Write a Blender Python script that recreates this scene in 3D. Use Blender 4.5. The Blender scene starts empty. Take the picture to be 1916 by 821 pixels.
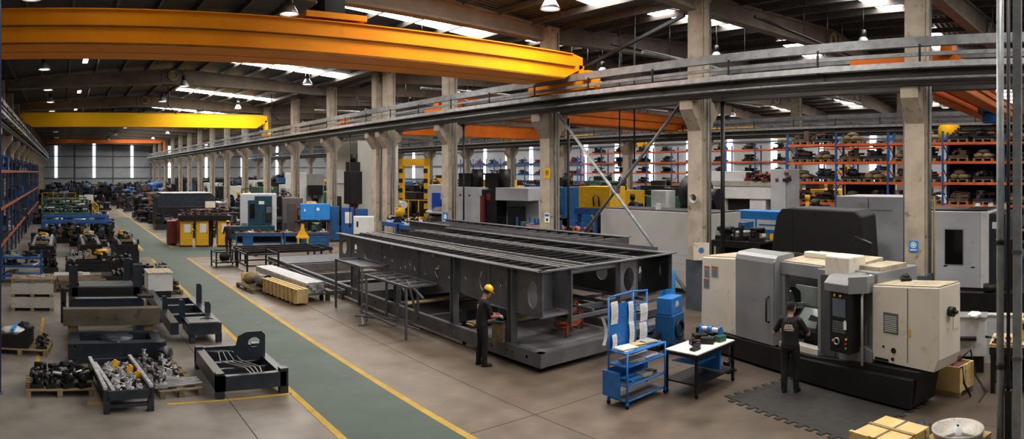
import bpy, bmesh, math, random
from mathutils import Matrix, Vector, noise
from mathutils.geometry import tessellate_polygon
S = bpy.context.scene; COL = S.collection; RND = random.Random(7); PI = math.pi

# ---------------------------------------------------------------- camera, world, exposure
CAM_H = 4.25
FPX = 1250.0            # pixels per radian of the cylindrical picture, 1916 px wide
cam_d = bpy.data.cameras.new('camera'); cam = bpy.data.objects.new('camera', cam_d); COL.objects.link(cam)
S.render.engine = 'CYCLES'
cam_d.type = 'PANO'
cy = cam_d
cy.panorama_type = 'CENTRAL_CYLINDRICAL'
half = 958 / FPX
cy.central_cylindrical_range_u_min = -half; cy.central_cylindrical_range_u_max = half
cy.central_cylindrical_range_v_min = -(821 - 322) / FPX; cy.central_cylindrical_range_v_max = 322 / FPX
cy.central_cylindrical_radius = 1.0
cam_d.clip_start = 0.1; cam_d.clip_end = 400
cam.location = (0, 0, CAM_H)
cam.rotation_euler = (PI / 2, 0, -(958 - 118) / FPX)
S.camera = cam
vs = S.view_settings
vs.view_transform = 'Standard'; vs.look = 'None'; vs.gamma = 1.0; vs.use_curve_mapping = False
vs.exposure = -0.15
S.display_settings.display_device = 'sRGB'
w = bpy.data.worlds.new('world'); S.world = w; w.use_nodes = True
w.node_tree.nodes['Background'].inputs[0].default_value = (0.92, 0.95, 1.0, 1)
w.node_tree.nodes['Background'].inputs[1].default_value = 0.30
SKY_E = 24.0            # daylight through the roof lights
WALL_E = 6.0            # daylight through the translucent wall strips
LAMP_W = 500.0          # each high-bay lamp
S.cycles.max_bounces = 6; S.cycles.diffuse_bounces = 4; S.cycles.glossy_bounces = 3
S.cycles.transparent_max_bounces = 8
S.cycles.sample_clamp_indirect = 6.0
S.cycles.use_denoising = True

# ---------------------------------------------------------------- materials
def lin(h):
    h = h.lstrip('#'); out = []
    for i in (0, 2, 4):
        c = int(h[i:i + 2], 16) / 255
        out.append(c / 12.92 if c <= 0.04045 else ((c + 0.055) / 1.055) ** 2.4)
    return (*out, 1)
MATS = {}
def mat(name, a, b=None, rough=0.6, metal=0.0, scale=3.0, bump=0.0, spots=None, spec=0.5, detail=5.0):
    """a procedural paint / metal / wood: colour a wandering to colour b, with optional dirt spots"""
    if name in MATS: return MATS[name]
    m = bpy.data.materials.new(name); m.use_nodes = True
    nt = m.node_tree; N = nt.nodes; L = nt.links; bs = N['Principled BSDF']
    bs.inputs['Roughness'].default_value = rough; bs.inputs['Metallic'].default_value = metal
    bs.inputs['Specular IOR Level'].default_value = spec
    b = b or a
    tc = N.new('ShaderNodeTexCoord'); nz = N.new('ShaderNodeTexNoise')
    nz.inputs['Scale'].default_value = scale; nz.inputs['Detail'].default_value = detail
    L.new(tc.outputs['Object'], nz.inputs['Vector'])
    cr = N.new('ShaderNodeValToRGB'); cr.color_ramp.elements[0].position = 0.32; cr.color_ramp.elements[1].position = 0.68
    cr.color_ramp.elements[0].color = lin(a); cr.color_ramp.elements[1].color = lin(b)
    L.new(nz.outputs['Fac'], cr.inputs['Fac']); last = cr.outputs['Color']
    if spots:
        n2 = N.new('ShaderNodeTexNoise'); n2.inputs['Scale'].default_value = scale * 2.3; n2.inputs['Detail'].default_value = 8
        L.new(tc.outputs['Object'], n2.inputs['Vector'])
        r2 = N.new('ShaderNodeValToRGB'); r2.color_ramp.elements[0].position = 0.60; r2.color_ramp.elements[1].position = 0.72
        r2.color_ramp.elements[0].color = (0, 0, 0, 1); r2.color_ramp.elements[1].color = (0.85, 0.85, 0.85, 1)
        L.new(n2.outputs['Fac'], r2.inputs['Fac'])
        mx = N.new('ShaderNodeMix'); mx.data_type = 'RGBA'
        L.new(r2.outputs['Color'], mx.inputs[0]); L.new(last, mx.inputs[6]); mx.inputs[7].default_value = lin(spots)
        last = mx.outputs[2]
    L.new(last, bs.inputs['Base Color'])
    if bump:
        bp = N.new('ShaderNodeBump'); bp.inputs['Strength'].default_value = bump; bp.inputs['Distance'].default_value = 0.02
        L.new(nz.outputs['Fac'], bp.inputs['Height']); L.new(bp.outputs['Normal'], bs.inputs['Normal'])
    MATS[name] = m; return m
def emit(name, col, strength):
    if name in MATS: return MATS[name]
    m = bpy.data.materials.new(name); m.use_nodes = True; bs = m.node_tree.nodes['Principled BSDF']
    bs.inputs['Base Color'].default_value = (0.8, 0.8, 0.8, 1)
    bs.inputs['Emission Color'].default_value = lin(col); bs.inputs['Emission Strength'].default_value = strength
    MATS[name] = m; return m

STEEL = mat('primer_steel', '#55565a', '#6b6c70', 0.42, 0.22, 2.2)
STEELDK = mat('black_steel', '#141516', '#1f2022', 0.42, 0.3, 3)
STEELBLUE = mat('blue_black_paint', '#1d232a', '#2b343e', 0.32, 0.15, 3, spots='#3a444e')
BARE = mat('bare_steel', '#98999c', '#bcbdbf', 0.38, 0.5, 5)
ALU = mat('machined_aluminium', '#b9bbbf', '#dcdde0', 0.32, 0.4, 6, spots='#66676b')
GALV = mat('galvanised_tube', '#858b8d', '#a3a9ab', 0.42, 0.25, 6)
RUST = mat('rusty_steel', '#4a3a2f', '#6a5140', 0.7, 0.2, 5, spots='#2b221d')
BROWNST = mat('brown_mill_steel', '#57503f', '#6e675c', 0.45, 0.4, 2, spots='#3c362f')
ORANGE = mat('orange_crane_paint', '#f08c00', '#fa9a00', 0.5, 0, 0.8, spots='#e48200', spec=0.2)
SHADEOR = mat('shade_brown_flange', '#6a4410', '#865714', 0.6, 0, 2, spec=0.2)  # brown stands in for the shadow along the girder lips
YELLOW = mat('yellow_crane_paint', '#f2b400', '#f8c000', 0.45, 0, 0.8, spec=0.25)
DKORANGE = mat('deep_orange_paint', '#b85712', '#c96616', 0.5, 0, 1.5, spec=0.2)
FADEOR = mat('faded_orange_beam', '#8f4426', '#a5532f', 0.6, 0, 2)
FADEBL = mat('faded_dark_blue', '#16304f', '#1d3d63', 0.55, 0, 2)
RACKOR = mat('rack_orange_paint', '#d4571c', '#e0662a', 0.5, 0, 3, spots='#8d431f')
RACKBL = mat('rack_blue_paint', '#1c4b86', '#245a9c', 0.5, 0, 3)
BLUE = mat('trolley_blue_paint', '#1d66b4', '#2a78c6', 0.4, 0, 5, spots='#1a5594')
MBLUE = mat('machine_blue_paint', '#174d7c', '#1d5b91', 0.42, 0, 3, spots='#143f63')
BRIGHTBL = mat('bright_blue_paint', '#1f7fd0', '#2a8ddd', 0.4, 0, 3)
TEAL = mat('dark_teal_paint', '#0f2f3c', '#173f4e', 0.4, 0, 3)
GREEN = mat('machine_green_paint', '#2d5646', '#3b6b57', 0.5, 0, 3, spots='#24443a')
RED = mat('dark_red_paint', '#5e1c1c', '#752626', 0.5, 0, 3)
SAFETY = mat('safety_yellow_paint', '#d9a410', '#e6b31c', 0.45, 0, 4, spots='#8f6d14')
CREAM = mat('cream_machine_paint', '#d5cdbd', '#ded7c9', 0.45, 0, 1.6, spots='#c2b7a2')
CREAMTOP = mat('cream_paint_worn_tops', '#94896f', '#b9ad96', 0.55, 0, 3, spots='#6b5c45')
GREYP = mat('grey_machine_paint', '#7c7e80', '#8a8c8e', 0.38, 0.1, 1.5)
LTGREY = mat('light_grey_machine_paint', '#a7abb1', '#b6babf', 0.42, 0, 1.2, spots='#9a9ea4')
WHITEM = mat('white_machine_paint', '#cfd1d2', '#dcdedf', 0.45, 0, 2, spots='#babbb9')
BLACKP = mat('black_machine_paint', '#0d0d0e', '#151516', 0.45, 0, 3)
BLACKSAT = mat('black_satin_cover', '#0a0a0a', '#100f0f', 0.5, 0, 2)
RUBBER = mat('black_rubber', '#0f0f0f', '#1a1a1a', 0.8, 0, 6)
MATTR = mat('dark_floor_mat', '#1e1d1b', '#2a2826', 0.85, 0, 6, 0.3)
WOOD = mat('pallet_wood', '#7d684a', '#9c8460', 0.8, 0, 5, 0.2, spots='#57462f')
WOODDK = mat('grimy_pallet_wood', '#5d4f3b', '#7a6a50', 0.85, 0, 5, 0.2, spots='#3a3025')
WOODLT = mat('fresh_crate_wood', '#c8ab6a', '#d9c084', 0.7, 0, 4, 0.15, spots='#ab8a4c')
PLY = mat('plywood', '#b09468', '#c4a97c', 0.7, 0, 4, 0.1, spots='#8d7350')
PAPER = mat('white_paper', '#dcdcd8', '#e8e8e4', 0.8, 0, 3)
GREYCARD = mat('grey_fibre_board', '#9c9a92', '#aeaca4', 0.75, 0, 5, spots='#807d75')
CONC = mat('column_concrete', '#978b7b', '#b7ab99', 0.8, 0, 1.6, 0.25, spots='#5b5046')
CONCDK = mat('beam_concrete', '#655c51', '#7a7064', 0.8, 0, 1.2, 0.2, spots='#5a5047')
DUCT = mat('cable_tray_steel', '#6d7072', '#8b8e90', 0.45, 0.4, 3, spots='#54575a')
GLASSDK = mat('dark_glass', '#0a0b0c', '#0f1011', 0.12, 0, 1)
SKIN = mat('skin', '#b07c62', '#bd8a70', 0.55, 0, 4)
CLOTH = mat('black_work_shirt', '#131417', '#191a1d', 0.85, 0, 8)
CLOTH2 = mat('black_work_trousers', '#101114', '#17181b', 0.9, 0, 8)
HAIR = mat('dark_hair', '#0e0a08', '#17110d', 0.95, 0, 20)
HELMET = mat('yellow_helmet', '#e8b414', '#efbe20', 0.3, 0, 2)
GLOVE = mat('pale_work_glove', '#b9b6ae', '#cfccc4', 0.8, 0, 8)
ORPART = mat('orange_primer', '#a5502b', '#bb6236', 0.5, 0, 4)
REDBR = mat('red_brown_castings', '#47261f', '#5c3229', 0.7, 0, 5)
TAN = mat('tan_sacking', '#75654c', '#8d7b5c', 0.85, 0, 6, 0.3, spots='#6d5d45')
DKPART = mat('oily_dark_parts', '#17181a', '#2a2c2f', 0.4, 0.4, 6, spots='#43464a')
DKPART2 = mat('oily_bluish_parts', '#1b222c', '#2c3642', 0.45, 0.3, 6, spots='#4c555f')

# ---------------------------------------------------------------- mesh helpers
class MB:
    """collects shapes and links them as ONE mesh object; local coordinates of its thing"""
    def __init__(s): s.v = []; s.f = []; s.mi = []; s.sm = []; s.mats = []; s.M = None; s.cur = 0
    def use(s, m):
        if m not in s.mats: s.mats.append(m)
        s.cur = s.mats.index(m); return s
    def add(s, vs, fs, smooth=False):
        o = len(s.v)
        if s.M is not None: vs = [s.M @ Vector(v) for v in vs]
        s.v += [tuple(v) for v in vs]; s.f += [[i + o for i in f] for f in fs]
        s.mi += [s.cur] * len(fs); s.sm += [smooth] * len(fs); return s
    def box(s, x0, x1, y0, y1, z0, z1):
        v = [(x, y, z) for z in (z0, z1) for y in (y0, y1) for x in (x0, x1)]
        return s.add(v, [(0, 2, 3, 1), (4, 5, 7, 6), (0, 1, 5, 4), (2, 6, 7, 3), (0, 4, 6, 2), (1, 3, 7, 5)])
    def cb(s, c, d, rz=0.0):
        x, y, z = d[0] / 2, d[1] / 2, d[2] / 2; k, n = math.cos(rz), math.sin(rz)
        v = [(c[0] + a * k - b * n, c[1] + a * n + b * k, c[2] + e) for e in (-z, z) for b in (-y, y) for a in (-x, x)]
        return s.add(v, [(0, 2, 3, 1), (4, 5, 7, 6), (0, 1, 5, 4), (2, 6, 7, 3), (0, 4, 6, 2), (1, 3, 7, 5)])
    def bar(s, p, q, w=0.05, h=None, up=(0, 0, 1)):
        h = h or w; p = Vector(p); q = Vector(q); d = (q - p).normalized(); u = Vector(up)
        if abs(d.dot(u)) > 0.98: u = Vector((0, 1, 0))
        a = d.cross(u).normalized() * (w / 2); b = a.cross(d).normalized() * (h / 2)
        v = [e + i * a + j * b for e in (p, q) for j in (-1, 1) for i in (-1, 1)]
        return s.add(v, [(0, 1, 3, 2), (4, 6, 7, 5), (0, 4, 5, 1), (2, 3, 7, 6), (0, 2, 6, 4), (1, 5, 7, 3)])
    def cyl(s, p, q, r, r2=None, n=12, caps=True, smooth=True):
        r2 = r if r2 is None else r2; p = Vector(p); q = Vector(q); d = (q - p).normalized()
        u = Vector((0, 0, 1)) if abs(d.z) < 0.9 else Vector((1, 0, 0))
        a = d.cross(u).normalized(); b = d.cross(a)
        cs = [(math.cos(2 * PI * i / n), math.sin(2 * PI * i / n)) for i in range(n)]
        v = [p + (a * c + b * t) * r for c, t in cs] + [q + (a * c + b * t) * r2 for c, t in cs]
        s.add(v, [(i, (i + 1) % n, n + (i + 1) % n, n + i) for i in range(n)], smooth)
        if caps:
            o = len(s.v) - 2 * n
            s.f += [[o + i for i in reversed(range(n))], [o + n + i for i in range(n)]]
            s.mi += [s.cur] * 2; s.sm += [False] * 2
        return s
    def tube(s, pts, r, n=8):
        P = [Vector(p) for p in pts]; k = len(P); v = []; prev = None
        for i, p in enumerate(P):
            d = (P[min(i + 1, k - 1)] - P[max(i - 1, 0)]).normalized()
            u = prev if prev is not None and abs(d.dot(prev)) < 0.95 else (Vector((0, 0, 1)) if abs(d.z) < 0.9 else Vector((1, 0, 0)))
            a = d.cross(u).normalized(); b = d.cross(a); prev = u
            rr = r[i] if isinstance(r, (list, tuple)) else r
            v += [p + (a * math.cos(2 * PI * j / n) + b * math.sin(2 * PI * j / n)) * rr for j in range(n)]
        f = [(i * n + j, i * n + (j + 1) % n, (i + 1) * n + (j + 1) % n, (i + 1) * n + j) for i in range(k - 1) for j in range(n)]
        f += [tuple(reversed(range(n))), tuple((k - 1) * n + j for j in range(n))]
        return s.add(v, f, True)
    def lathe(s, prof, c=(0, 0, 0), n=20, axis='z', smooth=True):
        v = []
        for r, h in prof:
            for j in range(n):
                x, y = r * math.cos(2 * PI * j / n), r * math.sin(2 * PI * j / n)
                p = (x, y, h) if axis == 'z' else ((h, x, y) if axis == 'x' else (y, h, x))
                v.append((c[0] + p[0], c[1] + p[1], c[2] + p[2]))
        k = len(prof)
        f = [(i * n + j, i * n + (j + 1) % n, (i + 1) * n + (j + 1) % n, (i + 1) * n + j) for i in range(k - 1) for j in range(n)]
        if prof[0][0] > 0.001 and abs(prof[0][0] - prof[-1][0]) < 1e-6:      # an open ring
            f += [((k - 1) * n + j, (k - 1) * n + (j + 1) % n, (j + 1) % n, j) for j in range(n)]
        else: f += [tuple(reversed(range(n))), tuple((k - 1) * n + j for j in range(n))]
        return s.add(v, f, smooth)
    def plate(s, outer, holes, plane, lo, hi):
        """a flat plate with holes cut through it; polygon in 'xy', 'xz' or 'yz', thickness lo..hi on the third axis"""
        def P(a, b, c): return (a, b, c) if plane == 'xy' else ((a, c, b) if plane == 'xz' else (c, a, b))
        loops = [outer] + list(holes); flat = [p for l in loops for p in l]; n = len(flat)
        tri = tessellate_polygon([[Vector((a, b, 0)) for a, b in l] for l in loops])
        v = [P(a, b, lo) for a, b in flat] + [P(a, b, hi) for a, b in flat]
        f = [tuple(t) for t in tri] + [tuple(n + i for i in reversed(t)) for t in tri]; o = 0
        for l in loops:
            m = len(l)
            f += [(o + i, o + (i + 1) % m, n + o + (i + 1) % m, n + o + i) for i in range(m)]; o += m
        return s.add(v, f)
    def blob(s, c, d, seed=0, amp=0.25, n=10, m=7):
        v = []
        for i in range(m + 1):
            t = PI * i / m
            for j in range(n):
                q = Vector((math.sin(t) * math.cos(2 * PI * j / n), math.sin(t) * math.sin(2 * PI * j / n), math.cos(t)))
                k = 1 + amp * noise.noise(q * 1.7 + Vector((seed * 3.1, seed, 0)))
                v.append((c[0] + q.x * d[0] / 2 * k, c[1] + q.y * d[1] / 2 * k, c[2] + q.z * d[2] / 2 * k))
        f = [(i * n + j, (i + 1) * n + j, (i + 1) * n + (j + 1) % n, i * n + (j + 1) % n) for i in range(m) for j in range(n)]
        return s.add(v, f, True)
    def build(s, name, m=None, parent=None, bevel=0.0, kind=None, label=None):
        me = bpy.data.meshes.new(name)
        me.from_pydata(s.v, [], s.f)
        mats = s.mats or [m]
        for x in mats: me.materials.append(x)
        if len(mats) > 1: me.polygons.foreach_set('material_index', s.mi)
        me.polygons.foreach_set('use_smooth', s.sm)
        me.update()
        bm = bmesh.new(); bm.from_mesh(me); bmesh.ops.recalc_face_normals(bm, faces=bm.faces); bm.to_mesh(me); bm.free()
        o = bpy.data.objects.new(name, me); COL.objects.link(o)
        if parent is not None: o.parent = parent
        if bevel:
            b = o.modifiers.new('edge', 'BEVEL'); b.width = bevel; b.segments = 2; b.limit_method = 'ANGLE'; b.angle_limit = math.radians(40)
        if kind: o['kind'] = kind
        if label: o['label'] = label
        return o
def circ(x, y, r, n=20, ry=None):
    ry = ry or r
    return [(x + r * math.cos(2 * PI * i / n), y + ry * math.sin(2 * PI * i / n)) for i in range(n)]
def rect(x0, x1, y0, y1): return [(x0, y0), (x1, y0), (x1, y1), (x0, y1)]
def thing(name, label, cat, loc=(0, 0, 0), rz=0.0, group=None):
    o = bpy.data.objects.new(name, None); COL.objects.link(o); o.empty_display_size = 0.2
    o.location = loc; o.rotation_euler = (0, 0, rz); o['label'] = label; o['category'] = cat
    if group: o['group'] = group
    return o
def tag(o, label, cat, group=None, loc=None, rz=None):
    o['label'] = label; o['category'] = cat
    if group: o['group'] = group
    if loc is not None: o.location = loc
    if rz is not None: o.rotation_euler = (0, 0, rz)
    return o
def struct(mb, name, m=None, label=None):
    o = mb.build(name, m); o['kind'] = 'structure'
    if label: o['label'] = label
    return o
KIDS = {}
def kids(o):
    if o.name not in KIDS: KIDS[o.name] = [c for c in COL.objects if c.parent == o]
    return KIDS[o.name]
def dup(root, loc, rz=0.0, label=None, group=None, scale=None):
    def cp(o, par):
        c = o.copy(); COL.objects.link(c)
        if par is not None: c.parent = par
        for k in kids(o): cp(k, c)
        return c
    r = cp(root, None); r.location = loc; r.rotation_euler = (0, 0, rz)
    if label: r['label'] = label
    if group: r['group'] = group
    if scale: r.scale = scale if isinstance(scale, (tuple, list)) else (scale,) * 3
    return r
def ordinal(i):
    return ['first', 'second', 'third', 'fourth', 'fifth', 'sixth', 'seventh', 'eighth', 'ninth', 'tenth', 'eleventh', 'twelfth',
            'thirteenth', 'fourteenth', 'fifteenth', 'sixteenth', 'seventeenth', 'eighteenth', 'nineteenth', 'twentieth'][i]
# ---------------------------------------------------------------- the hall
BAYW = 20.2; X0 = -3.5; YK = [5.1 + 6.95 * k for k in range(-2, 18)]
XB = [X0 + BAYW * i for i in range(4)]; EAVE = 9.85; RIDGE = 10.75; YB = 128.0; YF = -14.0

def floor_material():
    m = bpy.data.materials.new('worn_concrete_floor'); m.use_nodes = True; nt = m.node_tree; N = nt.nodes; L = nt.links
    bs = N['Principled BSDF']; tc = N.new('ShaderNodeTexCoord')
    def nz(sc, det, stretch=None):
        n = N.new('ShaderNodeTexNoise'); n.inputs['Scale'].default_value = sc; n.inputs['Detail'].default_value = det
        if stretch:
            mp = N.new('ShaderNodeMapping'); mp.inputs['Scale'].default_value = stretch
            L.new(tc.outputs['Object'], mp.inputs[0]); L.new(mp.outputs[0], n.inputs['Vector'])
        else: L.new(tc.outputs['Object'], n.inputs['Vector'])
        return n
    def ramp(src, *stops):
        r = N.new('ShaderNodeValToRGB'); e = r.color_ramp.elements
        while len(e) < len(stops): e.new(0.5)
        for k, (p, c) in enumerate(stops): e[k].position = p; e[k].color = lin(c)
        L.new(src, r.inputs['Fac']); return r
    def mix(fac, a, b, mode='MIX'):
        x = N.new('ShaderNodeMix'); x.data_type = 'RGBA'; x.blend_type = mode
        for sock, val in ((0, fac), (6, a), (7, b)):
            if isinstance(val, (int, float)): x.inputs[sock].default_value = val
            elif isinstance(val, tuple): x.inputs[sock].default_value = val
            else: L.new(val, x.inputs[sock])
        return x.outputs[2]
    base = ramp(nz(0.22, 6).outputs['Fac'], (0.30, '#665a4f'), (0.5, '#736455'), (0.72, '#7f6f5d')).outputs['Color']
    fine = ramp(nz(1.8, 10).outputs['Fac'], (0.3, '#b8b8b8'), (0.7, '#ffffff')).outputs['Color']
    c = mix(0.75, base, fine, 'MULTIPLY')
    st = ramp(nz(0.55, 9).outputs['Fac'], (0.56, '#000000'), (0.76, '#8c8c8c')).outputs['Color']
    c = mix(st, c, lin('#4a433d'))
    sc = ramp(nz(1.1, 8, (1, 6, 1)).outputs['Fac'], (0.62, '#000000'), (0.78, '#585858')).outputs['Color']
    c = mix(sc, c, lin('#a3988b'))
    # greyer floor slab left of the walkway, colour lightened in place of near light
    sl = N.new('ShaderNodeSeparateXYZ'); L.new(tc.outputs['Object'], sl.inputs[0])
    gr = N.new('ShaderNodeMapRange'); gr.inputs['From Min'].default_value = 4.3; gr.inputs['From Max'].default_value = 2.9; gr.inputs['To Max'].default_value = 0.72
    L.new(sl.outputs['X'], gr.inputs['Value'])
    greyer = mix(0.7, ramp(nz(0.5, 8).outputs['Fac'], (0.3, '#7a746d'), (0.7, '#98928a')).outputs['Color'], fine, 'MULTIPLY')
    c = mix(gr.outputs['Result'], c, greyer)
    # oil and dimmer light painted dark around the right machine tools, ragged edge
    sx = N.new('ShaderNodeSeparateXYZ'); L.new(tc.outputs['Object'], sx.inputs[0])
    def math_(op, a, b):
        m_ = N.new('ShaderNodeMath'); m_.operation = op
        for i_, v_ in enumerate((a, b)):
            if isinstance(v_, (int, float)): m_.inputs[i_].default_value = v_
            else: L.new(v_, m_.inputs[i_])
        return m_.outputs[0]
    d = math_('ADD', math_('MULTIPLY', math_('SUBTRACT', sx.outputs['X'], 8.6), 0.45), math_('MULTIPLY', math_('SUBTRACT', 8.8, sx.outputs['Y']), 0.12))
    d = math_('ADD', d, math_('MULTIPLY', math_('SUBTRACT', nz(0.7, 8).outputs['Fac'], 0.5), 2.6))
    oil_dim = ramp(d, (0.1, '#000000'), (0.75, '#c4c4c4')).outputs['Color']
    c = mix(oil_dim, c, lin('#332c26'))
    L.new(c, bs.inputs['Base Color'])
    rr = ramp(nz(0.8, 6).outputs['Fac'], (0.3, '#9a9a9a'), (0.7, '#c8c8c8')); L.new(rr.outputs['Color'], bs.inputs['Roughness'])
    bp = N.new('ShaderNodeBump'); bp.inputs['Strength'].default_value = 0.12; bp.inputs['Distance'].default_value = 0.01
    L.new(nz(6, 8).outputs['Fac'], bp.inputs['Height']); L.new(bp.outputs['Normal'], bs.inputs['Normal'])
    return m
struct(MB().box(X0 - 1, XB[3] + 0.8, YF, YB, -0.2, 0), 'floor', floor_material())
LANE = mat('green_lane_paint', '#3a4a41', '#46564c', 0.66, 0, 0.9, 0.1, spots='#53574f', detail=9)
LINE = mat('yellow_line_paint', '#a8862a', '#bd9a35', 0.7, 0, 2.5, spots='#77684a', detail=9)
lane = MB().box(4.36, 6.08, -6, 62, 0, 0.003).box(6.08, 9.2, 32.9, 36.9, 0, 0.003).box(-1.0, 4.36, 33.4, 35.6, 0, 0.003)
o = struct(lane, 'trim_1', LANE, 'green painted walkway along the aisle')
for i, (a, b, c, d) in enumerate([(4.27, 4.40, -6, 32.4), (4.27, 4.40, 36.4, 49), (6.06, 6.20, -6, 32.4), (6.06, 6.20, 37.2, 76),
                                  (-0.62, -0.53, 13.2, 19.5), (1.9, 4.3, 12.05, 12.13), (0.45, 0.9, 12.2, 12.32)]):
    struct(MB().box(a, b, c, d, 0, 0.005), 'trim_%d' % (i + 2), LINE, 'worn yellow floor line')
# floor mat in front of the lathe, jig-saw edges
def mat_outline(x0, x1, y0, y1, t=0.12):
    p = []
    def side(a, b, out):
        n = int(math.dist(a, b) / (2 * t)); d = ((b[0] - a[0]) / (2 * n), (b[1] - a[1]) / (2 * n))
        for i in range(n):
            q = (a[0] + d[0] * 2 * i, a[1] + d[1] * 2 * i); m = (q[0] + d[0], q[1] + d[1])
            p.extend([q, m, (m[0] + out[0], m[1] + out[1]), (m[0] + d[0] + out[0], m[1] + d[1] + out[1])])
    side((x0, y0), (x1, y0), (0, -t)); side((x1, y0), (x1, y1), (t, 0)); side((x1, y1), (x0, y1), (0, t)); side((x0, y1), (x0, y0), (-t, 0))
    return p

# walls
WALLP = mat('grey_wall_sheet', '#a2a7ac', '#b3b8bc', 0.6, 0, 0.6)
WALLDK = mat('grey_side_wall', '#7d7b78', '#8f8d89', 0.7, 0, 0.6)
GIRT = mat('wall_girt_steel', '#5b6066', '#6a6f75', 0.5, 0.3, 2)
STRIP = emit('translucent_wall_strip', '#e8f1ff', WALL_E)
STRIP2 = emit('translucent_side_wall_strip', '#e8f1ff', WALL_E * 1.5)
struct(MB().box(X0 - 1, XB[3] + 0.8, YB, YB + 0.2, 0, 12), 'wall_back', WALLP)
struct(MB().box(X0 - 1, X0 - 0.8, YF, YB, 0, 11), 'wall_left', WALLDK)
struct(MB().box(XB[3] + 0.6, XB[3] + 0.8, YF, YB, 0, 11), 'wall_right', WALLP)
n = 0
for x in [-1.35 + 7.3 * i for i in range(9)]:
    n += 1
    struct(MB().box(x - 0.24, x + 0.24, YB - 0.06, YB, 3.2, 9.9), 'window_%d' % n, STRIP, 'translucent strip of the far end wall')
for y in [21.6 + 5.2 * i for i in range(20)]:
    n += 1
    struct(MB().box(XB[3] + 0.53, XB[3] + 0.6, y - 0.3, y + 0.3, 3.2, 8.6), 'window_%d' % n, STRIP2, 'translucent strip of the far side wall')
for i, z in enumerate((3.1, 5.2, 7.3, 9.4)):
    struct(MB().box(X0 - 1, XB[3] + 0.6, YB - 0.16, YB - 0.06, z - 0.09, z + 0.09), 'trim_%d' % (20 + i), GIRT)
    struct(MB().box(XB[3] + 0.43, XB[3] + 0.53, YF, YB - 0.2, z - 0.08, z + 0.08), 'trim_%d' % (30 + i), GIRT)

for i, x in enumerate([2.3 + 7.3 * k for k in range(8)]):
    struct(MB().box(x - 0.1, x + 0.1, YB - 0.2, YB - 0.16, 0, 9.9), 'trim_%d' % (90 + i), GIRT)
for i, (a, b, c, d) in enumerate(((3.05, 3.07, 1, 32), (-3, 14, 8.9, 8.92), (7.6, 7.62, 2, 40), (-3, 9, 23.0, 23.02), (11.0, 11.02, 1, 9))):
    struct(MB().box(a, b, c, d, 0, 0.0015), 'trim_%d' % (100 + i), mat('floor_joint_filler', '#37322d', '#443d37', 0.9), 'dark floor joint')
# roof: three double-pitch bays of corrugated sheet with roof-light strips
def roof_material():
    m = bpy.data.materials.new('corrugated_roof_sheet'); m.use_nodes = True; nt = m.node_tree; N = nt.nodes; L = nt.links
    bs = N['Principled BSDF']; tc = N.new('ShaderNodeTexCoord')
    wv = N.new('ShaderNodeTexWave'); wv.bands_direction = 'Y'; wv.inputs['Scale'].default_value = 1.3; wv.inputs['Distortion'].default_value = 0
    L.new(tc.outputs['Object'], wv.inputs['Vector'])
    nz = N.new('ShaderNodeTexNoise'); nz.inputs['Scale'].default_value = 0.5; nz.inputs['Detail'].default_value = 6
    L.new(tc.outputs['Object'], nz.inputs['Vector'])
    cr = N.new('ShaderNodeValToRGB'); cr.color_ramp.elements[0].color = lin('#262525'); cr.color_ramp.elements[1].color = lin('#3a3837')
    L.new(nz.outputs['Fac'], cr.inputs['Fac']); L.new(cr.outputs['Color'], bs.inputs['Base Color'])
    bs.inputs['Roughness'].default_value = 0.5; bs.inputs['Metallic'].default_value = 0.3
    bp = N.new('ShaderNodeBump'); bp.inputs['Strength'].default_value = 0.6; bp.inputs['Distance'].default_value = 0.06
    L.new(wv.outputs['Fac'], bp.inputs['Height']); L.new(bp.outputs['Normal'], bs.inputs['Normal'])
    return m
rf = MB()
for i in range(3):
    a, b = XB[i], XB[i + 1]; c = (a + b) / 2
    if i == 0: a -= 0.9
    if i == 2: b += 0.7
    ea = EAVE - (0.12 if i == 0 else 0); eb = EAVE - (0.09 if i == 2 else 0)
    for y0, y1 in ((YF, YB + 0.2),):
        rf.add([(a, y0, ea), (c, y0, RIDGE), (c, y1, RIDGE), (a, y1, ea), (a, y0, ea + .15), (c, y0, RIDGE + .15), (c, y1, RIDGE + .15), (a, y1, ea + .15)],
               [(0, 1, 2, 3), (4, 7, 6, 5), (0, 4, 5, 1), (3, 2, 6, 7), (0, 3, 7, 4)])
        rf.add([(c, y0, RIDGE), (b, y0, eb), (b, y1, eb), (c, y1, RIDGE), (c, y0, RIDGE + .15), (b, y0, eb + .15), (b, y1, eb + .15), (c, y1, RIDGE + .15)],
               [(0, 1, 2, 3), (4, 7, 6, 5), (0, 4, 5, 1), (3, 2, 6, 7), (1, 5, 6, 2)])
struct(rf, 'ceiling', roof_material())
SKYL = emit('roof_light_sheet', '#fff8f0', SKY_E)
PURL = mat('purlin_steel', '#4d4a47', '#5d5955', 0.5, 0.4, 2)
def roofz(x):
    i = min(2, max(0, int((x - X0) // BAYW))); c = XB[i] + BAYW / 2
    return RIDGE - (RIDGE - EAVE) * abs(x - c) / (BAYW / 2)
for i in range(3):
    for k in range(13):
        x = XB[i] + 0.75 + k * (BAYW - 1.5) / 12
        if abs(x - XB[i] - BAYW / 2) < 0.1: x += 0.25
        z = roofz(x)
        struct(MB().box(x - 0.04, x + 0.04, YF, YB, z - 0.24, z - 0.03), 'trim_%d' % (40 + i * 13 + k), PURL)
n = 200
SKYSEG = {0: [(0.03, 0.24), (0.60, 0.985)], 1: [(0.10, 0.36), (0.58, 0.80)], 2: [(0.1, 0.4), (0.6, 0.9)]}
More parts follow.
